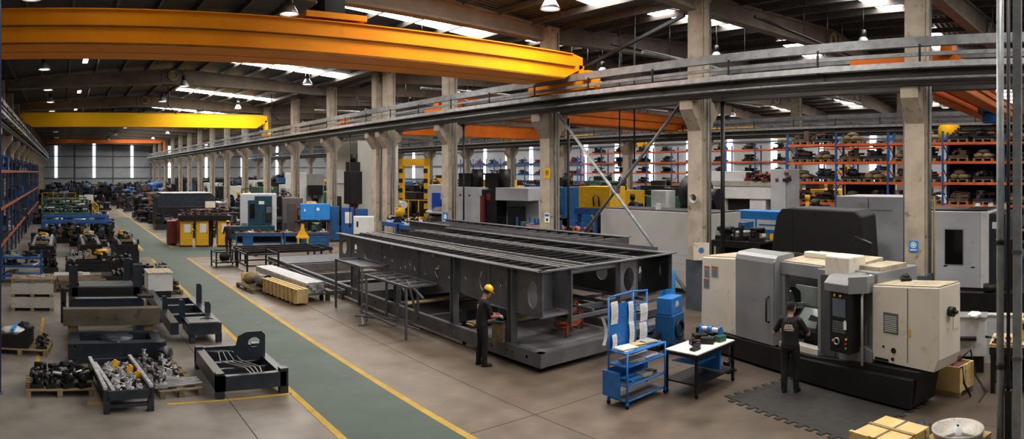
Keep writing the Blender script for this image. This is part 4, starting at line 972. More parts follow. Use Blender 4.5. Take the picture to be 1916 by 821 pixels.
btM = Matrix.Translation(BT.location) @ Matrix.Rotation(BT.rotation_euler.z, 4, 'Z')
def printed(o, w_, h_):
    b = MB()
    for i in range(7):
        z = -h_ * (0.12 + 0.1 * i); y = -0.02 * math.sin(-z / h_ * PI) - 0.004
        b.box(-w_ * 0.38, w_ * (0.36 if i % 3 else 0.1), y - 0.002, y + 0.002, z - 0.006, z)
    b.build('printed_lines', mat('print_grey', '#8a8a8a', '#979797', 0.8), o)
def on_trolley(b, name, m, label, cat, p, rz=0, group=None, rx=0):
    o = tag(b.build(name, m), label, cat, group); q = btM @ Vector(p); o.location = q; o.rotation_euler = (rx, 0, BT.rotation_euler.z + rz); return o
def sheet(w_, h_, bend=0.02):
    b = MB(); n = 5; v = []
    for i in range(n + 1):
        z = -h_ * i / n; y = -bend * math.sin(i / n * PI)
        v += [(-w_ / 2, y, z), (w_ / 2, y, z), (w_ / 2, y + 0.002, z), (-w_ / 2, y + 0.002, z)]
    f = []
    for i in range(n):
        a = i * 4
        for j in range(4): f.append((a + j, a + (j + 1) % 4, a + 4 + (j + 1) % 4, a + 4 + j))
    f += [(0, 1, 2, 3), (4 * n + 3, 4 * n + 2, 4 * n + 1, 4 * n)]
    return b.add(v, f)
printed(on_trolley(sheet(0.19, 0.42), 'paper_sheet', PAPER, 'white printed sheet hanging at the upper left corner of the blue perforated board', 'paper', (0.12, Dt - 0.03, 1.86)), 0.19, 0.42)
printed(on_trolley(sheet(0.14, 0.42), 'paper_sheet', PAPER, 'long white sheet clipped high at the right of the blue perforated board', 'paper', (0.58, Dt - 0.04, 1.80)), 0.14, 0.42)
printed(on_trolley(sheet(0.16, 0.42), 'paper_sheet', PAPER, 'white sheet hanging askew low at the right of the blue perforated board', 'paper', (0.58, Dt - 0.06, 1.42), 0.1), 0.16, 0.42)
printed(on_trolley(sheet(0.22, 0.34), 'paper_sheet', PAPER, 'white sheet in the upper right holder of the blue trolley', 'paper', (0.98, Dt - 0.03, 1.70)), 0.22, 0.34)
printed(on_trolley(sheet(0.22, 0.34), 'paper_sheet', PAPER, 'white sheet in the lower right holder of the blue trolley', 'paper', (0.96, Dt - 0.03, 1.34)), 0.22, 0.34)
printed(on_trolley(sheet(0.16, 0.26), 'paper_sheet', PAPER, 'curled white sheet leaning at the lower left of the blue perforated board', 'paper', (0.1, Dt - 0.05, 1.26), 0.2, None, 0.0), 0.16, 0.26)
t = tag(sheet(0.24, 0.5, 0.06).build('paper_sheet', PAPER), 'white sheet with red mark hanging outside the left edge of the blue trolley', 'paper'); t.location = btM @ Vector((-0.12, Dt + 0.05, 1.6)); t.rotation_euler = (0, 0.25, 1.0)
for i, (x, y, z, w_, d_, m_, lb) in enumerate(((0.24, 0.25, 0.992, 0.38, 0.3, PAPER, 'loose white papers spread on the top shelf of the blue trolley, left end'), (0.58, 0.25, 0.992, 0.28, 0.2, WOODLT, 'tan folder on the top shelf of the blue trolley'),
        (0.86, 0.24, 0.992, 0.34, 0.26, GREYCARD, 'grey notebook pile on the top shelf of the blue trolley'), (0.4, 0.24, 0.752, 0.42, 0.3, GREYCARD, 'grey folders on the second shelf of the blue trolley'),
        (0.82, 0.24, 0.752, 0.42, 0.28, PAPER, 'white folder on the second shelf of the blue trolley'), (0.35, 0.22, 0.412, 0.36, 0.26, BRIGHTBL, 'blue booklet on the third shelf of the blue trolley'),
        (0.72, 0.22, 0.412, 0.3, 0.22, GREYCARD, 'pale booklet on the third shelf of the blue trolley'), (0.95, 0.22, 0.412, 0.2, 0.16, STEELDK, 'black tool case on the third shelf of the blue trolley'))):
    b = MB()
    for k in range(4): b.cb((RND.uniform(-.015, .015), RND.uniform(-.015, .015), 0.006 + k * 0.011), (w_, d_, 0.009), RND.uniform(-.15, .15))
    on_trolley(b, 'paper_pile' if m_ in (PAPER, GREYCARD) else 'booklet', m_, lb, 'papers', (x, y, z), RND.uniform(-.2, .2))

# ---------------------------------------------------------------- black work table with white top
WT = thing('work_table', 'black steel wheeled table with white top and lower shelf, between blue trolley and lathe', 'table', (10.42, 7.62, 0), -0.06)
LW, LD = 1.36, 0.76
WT.rotation_euler = (0, 0, 0.02)
WT.location = (10.14, 7.27, 0)
MB().box(0, LW, 0, LD, 0.82, 0.835).build('top', mat('white_table_top', '#cfcdc8', '#dddbd6', 0.5, 0, 4, spots='#b5b2aa'), WT)
b = MB()
for p, q in (((0, 0), (LW, 0)), ((LW, 0), (LW, LD)), ((LW, LD), (0, LD)), ((0, LD), (0, 0))): b.bar((*p, 0.79), (*q, 0.79), 0.05, 0.06)
b.build('top_frame', BLACKP, WT)
for x in (0.03, LW - 0.03):
    for y in (0.03, LD - 0.03):
        l_ = MB().bar((x, y, 0.08), (x, y, 0.8), 0.05).build('leg', BLACKP, WT); MB().cyl((x - 0.015, y, 0.04), (x + 0.015, y, 0.04), 0.04, n=12).build('caster', RUBBER, l_)
MB().box(0.0, LW, 0.0, LD, 0.24, 0.27).build('lower_shelf', BLACKP, WT)
MB().box(0.1, 0.8, 0.1, LD - 0.1, 0.60, 0.615).build('middle_shelf', BRIGHTBL, WT)
MB().box(0.95, 1.0, 0.1, LD - 0.05, 0.3, 0.79).build('blue_side_panel', BLUE, WT)
wtM = Matrix.Translation(WT.location) @ Matrix.Rotation(WT.rotation_euler.z, 4, 'Z')
t = thing('tube_bender', 'blue bench fixture with two rollers at the far end of the white topped table', 'fixture', wtM @ Vector((1.14, 0.2, 0.835)), 0.05)
for y in (0.0, 0.46): MB().plate([(-0.06, 0), (0.1, 0), (0.1, 0.2), (0.04, 0.28), (-0.06, 0.26)], [], 'xz', y, y + 0.03).build('side_plate', BLUE, t)
MB().cyl((0.02, 0.0, 0.2), (0.02, 0.49, 0.2), 0.045, n=14).build('roller', WHITEM, t); MB().cyl((0.02, 0.2, 0.2), (0.02, 0.3, 0.2), 0.07, n=14).build('clamp', BLUE, t)
for i, (x, y, sx, sy, sz, m_, lb) in enumerate(((0.35, 0.25, 0.2, 0.12, 0.05, DKPART, 'dark jaw insert at the near corner of the white table top'), (0.62, 0.36, 0.22, 0.14, 0.05, DKPART, 'dark hooked tool in the middle of the white table top'),
        (0.75, 0.55, 0.16, 0.10, 0.09, DKPART, 'black clamp block at the back of the white table top'), (1.0, 0.50, 0.18, 0.12, 0.06, REDBR, 'reddish part on the white table top'), (1.1, 0.35, 0.26, 0.2, 0.12, STEELDK, 'black box on the white table top'), (1.22, 0.62, 0.28, 0.22, 0.14, STEELDK, 'larger black box near the blue fixture on the white table'), (1.45, 0.2, 0.2, 0.14, 0.12, GREEN, 'small dark green box at the far corner of the white table'))):
    b = MB().cb((0, 0, sz / 2), (sx, sy, sz), 0.2 * i)
    if i < 3: b.cyl((sx * 0.3, 0, 0), (sx * 0.3, 0, sz * 1.5), sx * 0.2, n=10)
    o = tag(b.build('clamp_tool' if i < 4 else 'tool_box', m_), lb, 'tool'); o.location = wtM @ Vector((x * 0.76, y * 0.9, 0.8355)); o.rotation_euler.z = 0.3 * i
# black part chest and blue gas bottles behind the table
t = thing('machine_vise', 'oily black machine block with yellow tag on the floor behind the white topped table', 'machine part', (12.2, 10.2, 0), 0.3)
MB().box(-0.4, 0.4, -0.3, 0.3, 0, 0.42).build('block', DKPART, t, 0.02); MB().box(-0.05, 0.07, -0.31, -0.3, 0.15, 0.28).build('tag', SAFETY, t); MB().blob((0.05, 0, 0.47), (0.5, 0.3, 0.14), 3, 0.4).build('fittings', DKPART2, t)
for i, (x, y) in enumerate(((15.35, 11.95), (15.6, 12.35))):
    t = thing('gas_bottle', 'bright blue gas bottle standing at the slate wrapped column, %s of the pair' % ('nearer' if i == 0 else 'farther'), 'gas bottle', (x, y, 0), 0, 'blue gas bottles')
    MB().lathe([(0.0, 0.0), (0.13, 0.0), (0.14, 0.03), (0.14, 1.25), (0.12, 1.38), (0.05, 1.46), (0.04, 1.5), (0.0, 1.5)], n=20).build('cylinder', BRIGHTBL, t); MB().cyl((0, 0, 1.5), (0, 0, 1.6), 0.03, n=10).cyl((-0.06, 0, 1.57), (0.06, 0, 1.57), 0.02, n=8).build('valve', BARE, t)
t = thing('hose_reel', 'heap of orange brown hoses behind the blue perforated board', 'hoses', (10.9, 11.0, 0.436))
b = MB()
for i in range(7):
    a = i * 0.9; b.tube([(0.25 * math.cos(a + q * 0.5) * (1 + .2 * math.sin(q)), 0.6 + 0.35 * math.sin(a + q * 0.5), 0.03 + 0.07 * i + 0.02 * q) for q in range(9)], 0.03)
b.tube([(-0.3, 0.3, 0.0), (-0.1, 0.4, 0.6), (0.2, 0.5, 0.72), (0.5, 0.6, 0.4), (0.6, 0.7, 0.0)], 0.035).build('hose_loops', ORPART, t)
t = thing('welding_unit', 'blue welding unit with round gauge standing behind the blue trolley', 'welder', (12.75, 9.95, 0), 0.2)
MB().box(-0.3, 0.3, -0.25, 0.25, 0.1, 0.85).build('housing', MBLUE, t, 0.03); MB().box(-0.3, 0.3, -0.2, 0.2, 0.85, 1.25).build('feeder', BLUE, t, 0.02)
MB().lathe([(0.0, -0.28), (0.11, -0.28), (0.11, -0.25), (0.0, -0.25)], (0, 0.08, 1.05), 18, 'y').build('gauge', GREYCARD, t); MB().lathe([(0.16, -0.28), (0.22, -0.28), (0.22, -0.24), (0.16, -0.24)], (-0.02, -0.02, 0.5), 24, 'y').build('spool_ring', BLACKP, t)
for y in (-0.2, 0.2): MB().cyl((-0.3, y, 0.1), (0.3, y, 0.1), 0.1, n=14).build('wheel', RUBBER, t)
# junction boxes and signs on the columns
t = tag(MB().box(-0.24, 0.24, -0.06, 0.02, 0, 0.52).build('junction_box', mat('cream_box', '#c9bfae', '#d6cdbd', 0.5, 0, 3, spots='#8a7f6c')), 'cream junction box fixed low on the second column, above the slate wrap', 'electrical box', None, (16.63, 11.72, 1.6), 0)
t.rotation_euler.z = -0.9; t.location = (16.60, 11.74, 1.58)
MB().cyl((0, -0.07, 0.30), (0, -0.06, 0.30), 0.09, n=18).build('round_seal', GREYP, t); MB().box(-0.06, 0.06, -0.075, -0.07, 0.24, 0.36).build('blue_mark', BLUE, t)
def column_sign(label, loc, w_, h_, m_, marks=(), rz=0.0):
    t = tag(MB().box(-w_ / 2, w_ / 2, -0.012, 0, 0, h_).build('wall_sign', m_), label, 'sign'); t.location = loc; t.rotation_euler.z = rz
    for nm, mm, args in marks:
        b = MB()
        if nm == 'ring': b.lathe([(args[2] * 0.72, -0.016), (args[2], -0.016), (args[2], -0.012), (args[2] * 0.72, -0.012)], (args[0], 0, args[1]), 24, 'y', False)
        elif nm == 'disc': b.cyl((args[0], -0.016, args[1]), (args[0], -0.012, args[1]), args[2], n=20)
        else: b.box(args[0], args[1], -0.016, -0.012, args[2], args[3])
        b.build('pictogram' if nm != 'bar' else 'lettering', mm, t)
    return t
column_sign('blue mandatory sign with white round pictogram on the nearest column, above the lathe', (16.685, 5.12, 2.17), 0.25, 0.29, BRIGHTBL, (('ring', PAPER, (0, 0.18, 0.08)), ('disc', PAPER, (0, 0.18, 0.04)), ('bar', PAPER, (-0.09, 0.09, 0.035, 0.065))), -PI / 2)
column_sign('yellow warning sign with round mark on the third column', (16.69, 18.85, 4.0), 0.34, 0.42, SAFETY, (('ring', STEELDK, (0, 0.22, 0.09)), ('disc', STEELDK, (0, 0.22, 0.03))), -PI / 2)
column_sign('white notice below the yellow sign on the third column', (16.69, 18.85, 2.35), 0.28, 0.36, PAPER, (('bar', BLUE, (-0.12, 0.12, 0.24, 0.32)), ('bar', STEELDK, (-0.05, 0.05, 0.06, 0.16))), -PI / 2)
column_sign('blue notice on the fourth column, above the black frame', (16.69, 25.9, 1.9), 0.42, 0.5, BRIGHTBL, (('disc', PAPER, (0, 0.3, 0.12)), ('bar', PAPER, (-0.15, 0.15, 0.06, 0.12))), -PI / 2)
column_sign('pale blue lettered panel low on the fourth column', (16.69, 25.95, 1.2), 0.42, 0.6, mat('pale_blue_panel', '#9cb9d3', '#afc8de', 0.5), (('bar', BLUE, (-0.14, 0.14, 0.42, 0.5)), ('bar', BLUE, (-0.14, 0.1, 0.26, 0.34)), ('bar', BLUE, (-0.14, 0.12, 0.1, 0.18))), -PI / 2)
t = thing('wall_bell', 'round horn loudspeaker on the second column at mid height', 'loudspeaker', (16.68, 12.0, 3.45))
MB().lathe([(0.03, 0.0), (0.05, -0.06), (0.14, -0.16), (0.16, -0.16), (0.15, -0.14), (0.0, -0.04)], n=20, axis='x').build('horn', GREYCARD, t); MB().lathe([(0.0, -0.13), (0.05, -0.12), (0.05, 0.0), (0.0, 0.0)], n=14, axis='x').build('driver', BLACKP, t)

# floor mat by the lathe
mo = mat_outline(0, 2.2, 0, 2.9)
t = tag(MB().plate(mo, [], 'xy', 0.0, 0.012).build('floor_mat', MATTR), 'dark interlocking rubber floor mat in front of the lathe', 'mat', None, (9.75, 4.05, 0.003), -0.28)
# crates at the lower right
def crate(label, loc, rz, w_, d_, h_, lid=True):
    t = thing('wooden_crate', label, 'crate', loc, rz)
    b = MB()
    for x0, x1, y0, y1 in ((-w_ / 2, w_ / 2, -d_ / 2, -d_ / 2 + 0.02), (-w_ / 2, w_ / 2, d_ / 2 - 0.02, d_ / 2), (-w_ / 2, -w_ / 2 + 0.02, -d_ / 2, d_ / 2), (w_ / 2 - 0.02, w_ / 2, -d_ / 2, d_ / 2)): b.box(x0, x1, y0, y1, 0.1, h_)
    b.build('side_boards', WOODLT, t)
    for x in (-w_ / 2, w_ / 2 - 0.08, -0.04):
        for y in (-d_ / 2 - 0.02, d_ / 2): MB().box(x, x + 0.08, y, y + 0.02, 0.1, h_).build('batten', WOODLT, t)
    for x in (-w_ / 2 + 0.05, w_ / 2 - 0.05): MB().box(x - 0.05, x + 0.05, -d_ / 2, d_ / 2, 0, 0.1).build('skid', WOOD, t)
    return t
t = crate('pale yellow wooden crate with four lid boards, in front of the lathe', (8.86, 3.04, 0), -0.3, 0.74, 0.74, 0.62)
for i, (x, y) in enumerate(((-0.38, -0.38), (0.02, -0.38), (-0.38, 0.02), (0.02, 0.02))): MB().box(x, x + 0.36, y, y + 0.36, 0.625, 0.645).build('lid_board', WOODLT, t)
MB().box(-0.03, 0.03, -0.39, 0.39, 0.645, 0.66).build('strap', WOOD, t)
MB().box(-0.39, 0.39, -0.02, 0.02, 0.62, 0.65).build('cross_slat', WOODDK, t)
MB().box(-0.43, -0.38, 0.1, 0.42, 0.5, 0.66).build('corner_slat', WOODLT, t); MB().box(0.38, 0.43, -0.3, 0.36, 0.35, 0.62).build('corner_slat', WOODLT, t)
t = crate('low wooden crate under the round cast wheel, lower right corner', (9.34, 2.20, 0), -0.3, 0.68, 0.68, 0.44)
MB().box(-0.36, 0.36, -0.36, 0.36, 0.44, 0.465).build('lid_board', PLY, t)
t = thing('cast_wheel', 'round pale dished wheel with hub, lying on the low wooden crate', 'wheel', (9.34, 2.20, 0.466), 0.3)
MB().lathe([(0.0, 0.02), (0.3, 0.02), (0.34, 0.10), (0.38, 0.12), (0.38, 0.09), (0.35, 0.0), (0.0, 0.0)], n=36).build('dish', mat('pale_cast_metal', '#a39d94', '#bdb7ae', 0.5, 0.2, 6, spots='#7e776e'), t)
MB().lathe([(0.0, 0.14), (0.05, 0.14), (0.07, 0.05), (0.1, 0.02), (0.0, 0.02)], n=20).build('hub', WHITEM, t); MB().cyl((0, 0, 0.14), (0, 0, 0.155), 0.02, n=12).build('hub_bolt', STEELDK, t)
b = MB()
for k in range(3):
    a = k * 2.1; b.bar((0.06 * math.cos(a), 0.06 * math.sin(a), 0.05), (0.31 * math.cos(a), 0.31 * math.sin(a), 0.04), 0.04, 0.03)
b.build('spokes', GREYCARD, t)
t = thing('air_blow_gun', 'dark blue nozzle with black hose lying between the two lower right crates', 'hose', (9.28, 2.72, 0))
MB().cyl((0, 0, 0.5), (0.16, 0.08, 0.52), 0.05, 0.09, 14).build('nozzle', mat('dark_blue_nozzle', '#1c2c3c', '#26394c', 0.4), t); MB().tube([(0, 0, 0.5), (-0.15, 0.05, 0.55), (-0.3, 0.25, 0.2), (-0.2, 0.4, 0.03), (0.2, 0.5, 0.03), (0.9, 0.1, 0.03), (1.5, 0.3, 0.03)], 0.022).build('hose', RUBBER, t)
t = crate('small wooden crate on pallet feet holding hydraulic valves, beside the right end of the lathe', (12.56, 3.04, 0), -0.28, 0.56, 0.54, 0.58)
t = thing('hydraulic_valves', 'cluster of dark hydraulic valves with hoses in the small crate beside the lathe', 'valves', (12.56, 3.04, 0.42), -0.28)
b = MB()
for i in range(6): b.cyl((-0.22 + 0.09 * i, RND.uniform(-.1, .1), 0), (-0.22 + 0.09 * i, RND.uniform(-.1, .1), RND.uniform(0.2, 0.34)), 0.035, n=10)
b.box(-0.26, 0.26, -0.2, 0.2, -0.02, 0.12).build('valve_block', REDBR, t)
MB().tube([(-0.2, -0.2, 0.1), (-0.3, -0.36, 0.2), (-0.32, -0.4, -0.1), (-0.1, -0.42, -0.4)], 0.022).tube([(0.25, 0, 0.15), (0.5, -0.1, 0.3), (0.52, -0.2, -0.2), (0.3, -0.55, -0.43), (-0.3, -0.7, -0.43)], 0.022).build('hose', RUBBER, t)
# tall galvanised tubes of a guard frame, nearest the camera at the right
t = thing('guard_post', 'thinner grey galvanised tube post at the right, left one of the two', 'post', (9.55, 1.62, 0))
MB().cyl((0, 0, 0), (0, 0, 7.2), 0.055, n=14).build('tube', GALV, t); MB().box(-0.09, 0.09, -0.09, 0.09, 0, 0.02).build('foot_plate', STEEL, t)
for z in (1.4, 3.2): MB().cyl((0, 0, z), (0, 0, z + 0.09), 0.065, n=14).build('clamp', BLACKP, t)
t = thing('guard_post', 'thicker grey galvanised square post at the right edge, right one of the two', 'post', (9.35, 1.34, 0))
MB().box(-0.06, 0.06, -0.06, 0.06, 0, 7.2).build('tube', GALV, t); MB().box(-0.11, 0.11, -0.11, 0.11, 0, 0.02).build('foot_plate', STEEL, t)
for z in (1.6, 3.1): MB().box(-0.07, 0.07, -0.07, 0.07, z, z + 0.05).build('clamp', STEEL, t)
t = thing('cable_post', 'slim black cable standing between the two grey posts at the right', 'cable', (9.55, 1.50, 0))
MB().cyl((0, 0, 0), (0, 0, 7.2), 0.028, n=10).build('cable', BLACKP, t); MB().box(-0.05, 0.05, -0.05, 0.05, 0, 1.1).build('cable_cover', BLACKP, t)
# ---------------------------------------------------------------- machine parts used in many places
def casting_mesh(seed, sx, sy, sz, m1=None, m2=None):
    """an irregular machined casting: flanged block, bores, ribs, pipe stubs"""
    r = random.Random(seed); b = MB(); b.use(m1 or DKPART)
    b.box(-sx / 2, sx / 2, -sy / 2, sy / 2, 0, sz * 0.25)
    for i in range(r.randint(3, 5)):
        x = r.uniform(-.36, .36) * sx; y = r.uniform(-.34, .34) * sy; w = r.uniform(.14, .3) * sx; d = r.uniform(.14, .3) * sy; h = r.uniform(.45, 1.0) * sz
        if r.random() < 0.5: b.cyl((x, y, sz * .2), (x, y, h), w * .55, n=12).cyl((x, y, h - sz * .1), (x, y, h), w * .75, n=12)
        else: b.cb((x, y, h / 2 + .05 * sz), (w, d, h * .9), r.uniform(-.5, .5))
    b.use(m2 or DKPART2)
    for i in range(r.randint(2, 4)):
        x = r.uniform(-.4, .4) * sx; z = r.uniform(.3, .8) * sz; y = r.uniform(-.3, .3) * sy
        if r.random() < 0.5: b.cyl((x, -sy * .5, z), (x, sy * .42, z), sz * r.uniform(.08, .16), n=10)
        else: b.cyl((-sx * .5, y, z), (sx * .45, y, z), sz * r.uniform(.08, .16), n=10)
    return b
_cast = {}
def casting(label, loc, size=(0.5, 0.4, 0.35), rz=0.0, seed=0, m1=None, m2=None, group=None, name='machine_part', cat='machine part'):
    key = (seed % 10, size, m1, m2)
    if key not in _cast:
        o = casting_mesh(seed, *size, m1, m2).build(name, None); _cast[key] = o
    else:
        o = _cast[key].copy(); o.name = name; COL.objects.link(o)
        for k in ('group',):
            if k in o: del o[k]
    return tag(o, label, cat, group, loc, rz)

# ---------------------------------------------------------------- left yard: frames and pallets beside the aisle
# 1 row of black cross frames, one behind another
t = thing('press_frame', 'front one of the row of black cross frames, beam with cut corners', 'steel frame', (0.06, 14.75, 0))
b = MB().plate([(0.05, 0.15), (0.2, 0.12), (2.15, 0.12), (2.24, 0.2), (2.24, 0.44), (2.1, 0.46), (0.18, 0.46), (0.05, 0.44)], [circ(0.2, 0.40, 0.025, 10), circ(2.08, 0.40, 0.025, 10)], 'xz', 0, 0.03).box(0.05, 2.24, 0.03, 0.28, 0.43, 0.46)
b.build('front_beam', STEELBLUE, t)
MB().box(0.1, 2.2, 0.95, 1.15, 0.2, 0.46).build('rear_beam', STEELBLUE, t)
for x in (0.1, 1.95): MB().box(x, x + 0.22, 0.28, 0.95, 0.25, 0.45).build('side_rail', STEELBLUE, t)
for x in (0.06, 1.85): MB().box(x, x + 0.3, 0.02, 0.24, 0, 0.2).build('leg', STEELBLUE, t)
for x in (0.1, 1.95): MB().box(x, x + 0.2, 0.95, 1.1, 0, 0.2).build('leg', STEELBLUE, t)
MB().lathe([(0.0, 0.0), (0.4, 0.0), (0.4, 0.04), (0.0, 0.06)], (1.15, 0.55, 0.44), 28).cyl((1.15, 0.1, 0.5), (1.15, 0.1, 0.3), 0.05, n=12).build('round_plate', DKPART2, t)
pallet('long wooden pallet under the front black cross frame', (1.2, 15.35, 0), 1.7, 0.35, 0, WOODDK)
t = thing('press_frame', 'brown mill-scaled steel channel laid across two ochre brackets, second in the row of cross frames', 'steel beam', (0.0, 16.05, 0))
MB().plate([(0.0, 0.62), (0.02, 0.58), (2.3, 0.58), (2.32, 0.62), (2.32, 0.98), (0.0, 0.98)], [], 'xz', -0.12, -0.10).box(0.0, 2.32, -0.10, 0.16, 0.96, 0.98).box(0.0, 2.32, -0.10, 0.1, 0.58, 0.60).build('channel', BROWNST, t)
for x in (0.12, 1.95): MB().plate([(x, 0.0), (x + 0.22, 0.0), (x + 0.22, 0.58), (x, 0.58)], [circ(x + 0.11, 0.3, 0.07, 14)], 'xz', -0.05, 0.12).build('bracket', mat('ochre_steel', '#6d5a33', '#84703f', 0.55, 0.3, 4, spots='#4a3f28'), t)
MB().box(0.3, 2.0, 0.4, 0.46, 0.5, 0.62).build('spacer_bar', BARE, t)
t = thing('press_frame', 'third cross frame of the row, black beam with bright worn top edge', 'steel frame', (0.06, 16.95, 0))
MB().plate([(0.1, 0.52), (2.0, 0.52), (2.0, 0.98), (1.9, 1.04), (0.2, 1.04), (0.1, 0.98)], [], 'xz', 0, 0.2).build('front_beam', STEELBLUE, t)
MB().box(0.25, 1.9, -0.02, 0.1, 1.04, 1.055).build('worn_edge', BARE, t)
for x in (0.08, 1.8): MB().box(x, x + 0.24, 0, 0.8, 0, 0.54).build('leg', STEELBLUE, t)
MB().box(0.1, 2.0, 0.6, 0.8, 0.5, 0.95).build('rear_beam', STEELBLUE, t)
MB().plate([(-0.12, 0.4), (0.02, 0.4), (0.02, 1.25), (-0.12, 1.3)], [circ(-0.05, 0.6, 0.03, 8), circ(-0.05, 0.9, 0.03, 8)], 'xz', 0.1, 0.8).build('side_plate', BLACKP, t)
MB().box(1.85, 2.25, -0.05, 0.25, 1.04, 1.1).build('top_pad', BLACKP, t)
t = thing('press_frame', 'tallest cross frame at the back of the row, black with two square uprights', 'steel frame', (0.14, 18.1, 0))
MB().box(0.1, 1.95, 0, 0.3, 0.62, 1.12).build('front_beam', BLACKP, t)
MB().box(0.3, 1.8, 0.05, 0.95, 1.12, 1.15).build('table_plate', mat('grey_plate', '#5c6163', '#70767a', 0.4, 0.4, 3), t)
for x in (0.02, 1.78): MB().box(x, x + 0.24, 0.0, 0.26, 0, 1.72).build('upright', STEELBLUE, t)
for x in (0.02, 1.78): MB().box(x, x + 0.24, 0.8, 1.0, 0, 1.12).build('leg', STEELBLUE, t)
MB().box(0.1, 1.95, 0.8, 1.0, 0.7, 1.12).build('rear_beam', BLACKP, t)
MB().cyl((0.14, 0.13, 1.72), (0.14, 0.13, 1.86), 0.05, n=10).build('lifting_eye', BLACKP, t)
MB().box(1.6, 1.76, 0.9, 1.05, 1.12, 1.78).build('upright', STEELBLUE, t)
# 2 black open frame nearest the walkway
t = thing('base_frame', 'black open rectangular frame with hoses and upright holed plate, at the walkway edge', 'steel frame', (2.86, 12.15, 0))
MB().box(0.05, 1.36, 0.0, 0.12, 0.14, 0.42).build('front_beam', STEELBLUE, t)
MB().box(-0.02, 0.16, 0.0, 2.1, 0.14, 0.44).build('side_beam', STEELBLUE, t)
MB().box(1.22, 1.38, 0.05, 2.05, 0.14, 0.42).build('side_beam', STEELBLUE, t)
MB().box(0.05, 1.36, 1.98, 2.1, 0.14, 0.46).build('rear_beam', STEELBLUE, t)
MB().box(0.16, 1.22, 0.72, 0.82, 0.18, 0.34).build('cross_beam', STEELBLUE, t)
MB().box(0.16, 1.22, 1.3, 1.4, 0.16, 0.30).build('cross_beam', STEELBLUE, t)
for x, y in ((-0.02, 0.0), (1.24, 0.0), (-0.02, 1.96), (1.24, 1.96)): MB().box(x, x + 0.16, y, y + 0.16, 0, 0.48).build('leg', STEELBLUE, t)
MB().plate([(0.62, 0.34), (1.30, 0.34), (1.30, 0.86), (1.22, 0.94), (0.9, 0.94), (0.72, 0.86), (0.62, 0.5)], [circ(1.06, 0.72, 0.13, 16, 0.1)], 'xz', 1.18, 1.21).build('upright_plate', STEELBLUE, t)
b = MB()
for i in range(4): b.tube([(0.2 + .1 * i, 1.9, 0.4), (0.35 + .1 * i, 1.4, 0.5), (0.3 + .14 * i, 1.0, 0.42), (0.7 + .1 * i, 0.6, 0.38), (0.8 + .06 * i, 0.3, 0.30)], 0.012)
b.build('hose', BARE, t)
# 3 black frame behind it with white box
t = thing('base_frame', 'long black machine frame with short uprights behind the open frame, beside the yellow line', 'steel frame', (2.72, 16.2, 0))
MB().box(0.35, 1.2, 0, 0.8, 0.22, 0.5).build('front_tray', STEELBLUE, t)
MB().plate(rect(0.4, 1.15, 0.05, 0.75), [circ(0.9, 0.4, 0.18, 18, 0.16)], 'xy', 0.5, 0.515).build('tray_top', STEELBLUE, t)
MB().box(-0.05, 0.15, 0.2, 5.2, 0.2, 0.5).build('side_beam', STEELBLUE, t)
MB().box(1.0, 1.2, 0.8, 3.6, 0.2, 0.5).build('side_beam', STEELBLUE, t)
for y in (1.2, 2.4, 3.5): MB().box(0.15, 1.0, y, y + 0.18, 0.24, 0.48).build('cross_beam', STEELBLUE, t)
for x, y, h in ((0.28, 0.8, 0.95), (1.05, 1.2, 0.8), (0.0, 1.9, 0.85), (1.1, 2.6, 1.05)): MB().plate([(x, 0.4), (x + 0.14, 0.4), (x + 0.14, h - 0.08), (x + 0.09, h), (x, h)], [], 'xz', y, y + 0.12).build('upright', STEELBLUE, t)
for x, y in ((0.4, 0.05), (1.08, 0.05), (-0.03, 2.5), (1.06, 3.3), (-0.03, 5.0)): MB().box(x, x + 0.14, y, y + 0.14, 0, 0.24).build('leg', STEELBLUE, t)
t = thing('white_box', 'worn white steel box with lid straps standing behind the long black machine frame', 'box', (3.05, 21.6, 0))
MB().box(-0.35, 0.45, -0.5, 0.5, 0.45, 1.0).build('body', WHITEM, t, 0.01); MB().box(-0.37, 0.47, -0.52, 0.52, 1.0, 1.04).build('lid', GREYCARD, t); MB().box(-0.3, 0.4, -0.45, 0.45, 0, 0.45).build('plinth', BLACKP, t)
for x in (-0.2, 0.25): MB().box(x, x + 0.06, -0.53, 0.53, 1.04, 1.05).build('strap', SAFETY, t)
# 4 black low bench full of aluminium parts
t = thing('parts_bench', 'black low bench frame at the front loaded with bright aluminium profiles and fittings', 'bench', (0.72, 11.68, 0), 0.10)
for x in (0, 0.82): MB().box(x, x + 0.07, 0, 2.1, 0.3, 0.42).build('side_beam', STEELBLUE, t)
MB().box(0.05, 0.85, 0.0, 0.06, 0.24, 0.40).build('front_plate', STEELBLUE, t)
MB().box(0.05, 0.85, 2.04, 2.1, 0.24, 0.40).build('rear_plate', STEELBLUE, t)
MB().box(0.07, 0.82, 0.06, 2.04, 0.28, 0.30).build('tray', BLACKP, t)
MB().box(0.1, 0.8, 0.02, 0.1, 0.1, 0.16).build('foot_bar', STEELBLUE, t)
for x, y in ((0, 0), (0.8, 0), (0, 1.98), (0.8, 1.98)): MB().box(x, x + 0.1, y, y + 0.12, 0, 0.3).build('leg', STEELBLUE, t)
pbM = Matrix.Translation(t.location) @ Matrix.Rotation(t.rotation_euler.z, 4, 'Z')
for i, x in enumerate((0.03, 0.22, 0.86)):
    b = MB().box(-0.035, 0.035, 0, 2.0, 0, 0.05)
    for k in range(8): b.box(-0.02, 0.02, 0.1 + k * 0.24, 0.2 + k * 0.24, 0.05, 0.058)
    o = tag(b.build('aluminium_profile', ALU), 'bright slotted aluminium profile lying along the black parts bench, %s' % ('left edge', 'left of the fittings', 'right edge')[i], 'profile'); o.location = pbM @ Vector((x, 0.04, 0.42 if i != 1 else 0.302)); o.rotation_euler.z = t.rotation_euler.z + (0.04 if i == 1 else 0)
NF = ('nearest', 'second', 'third', 'fourth', 'fifth', 'farthest')
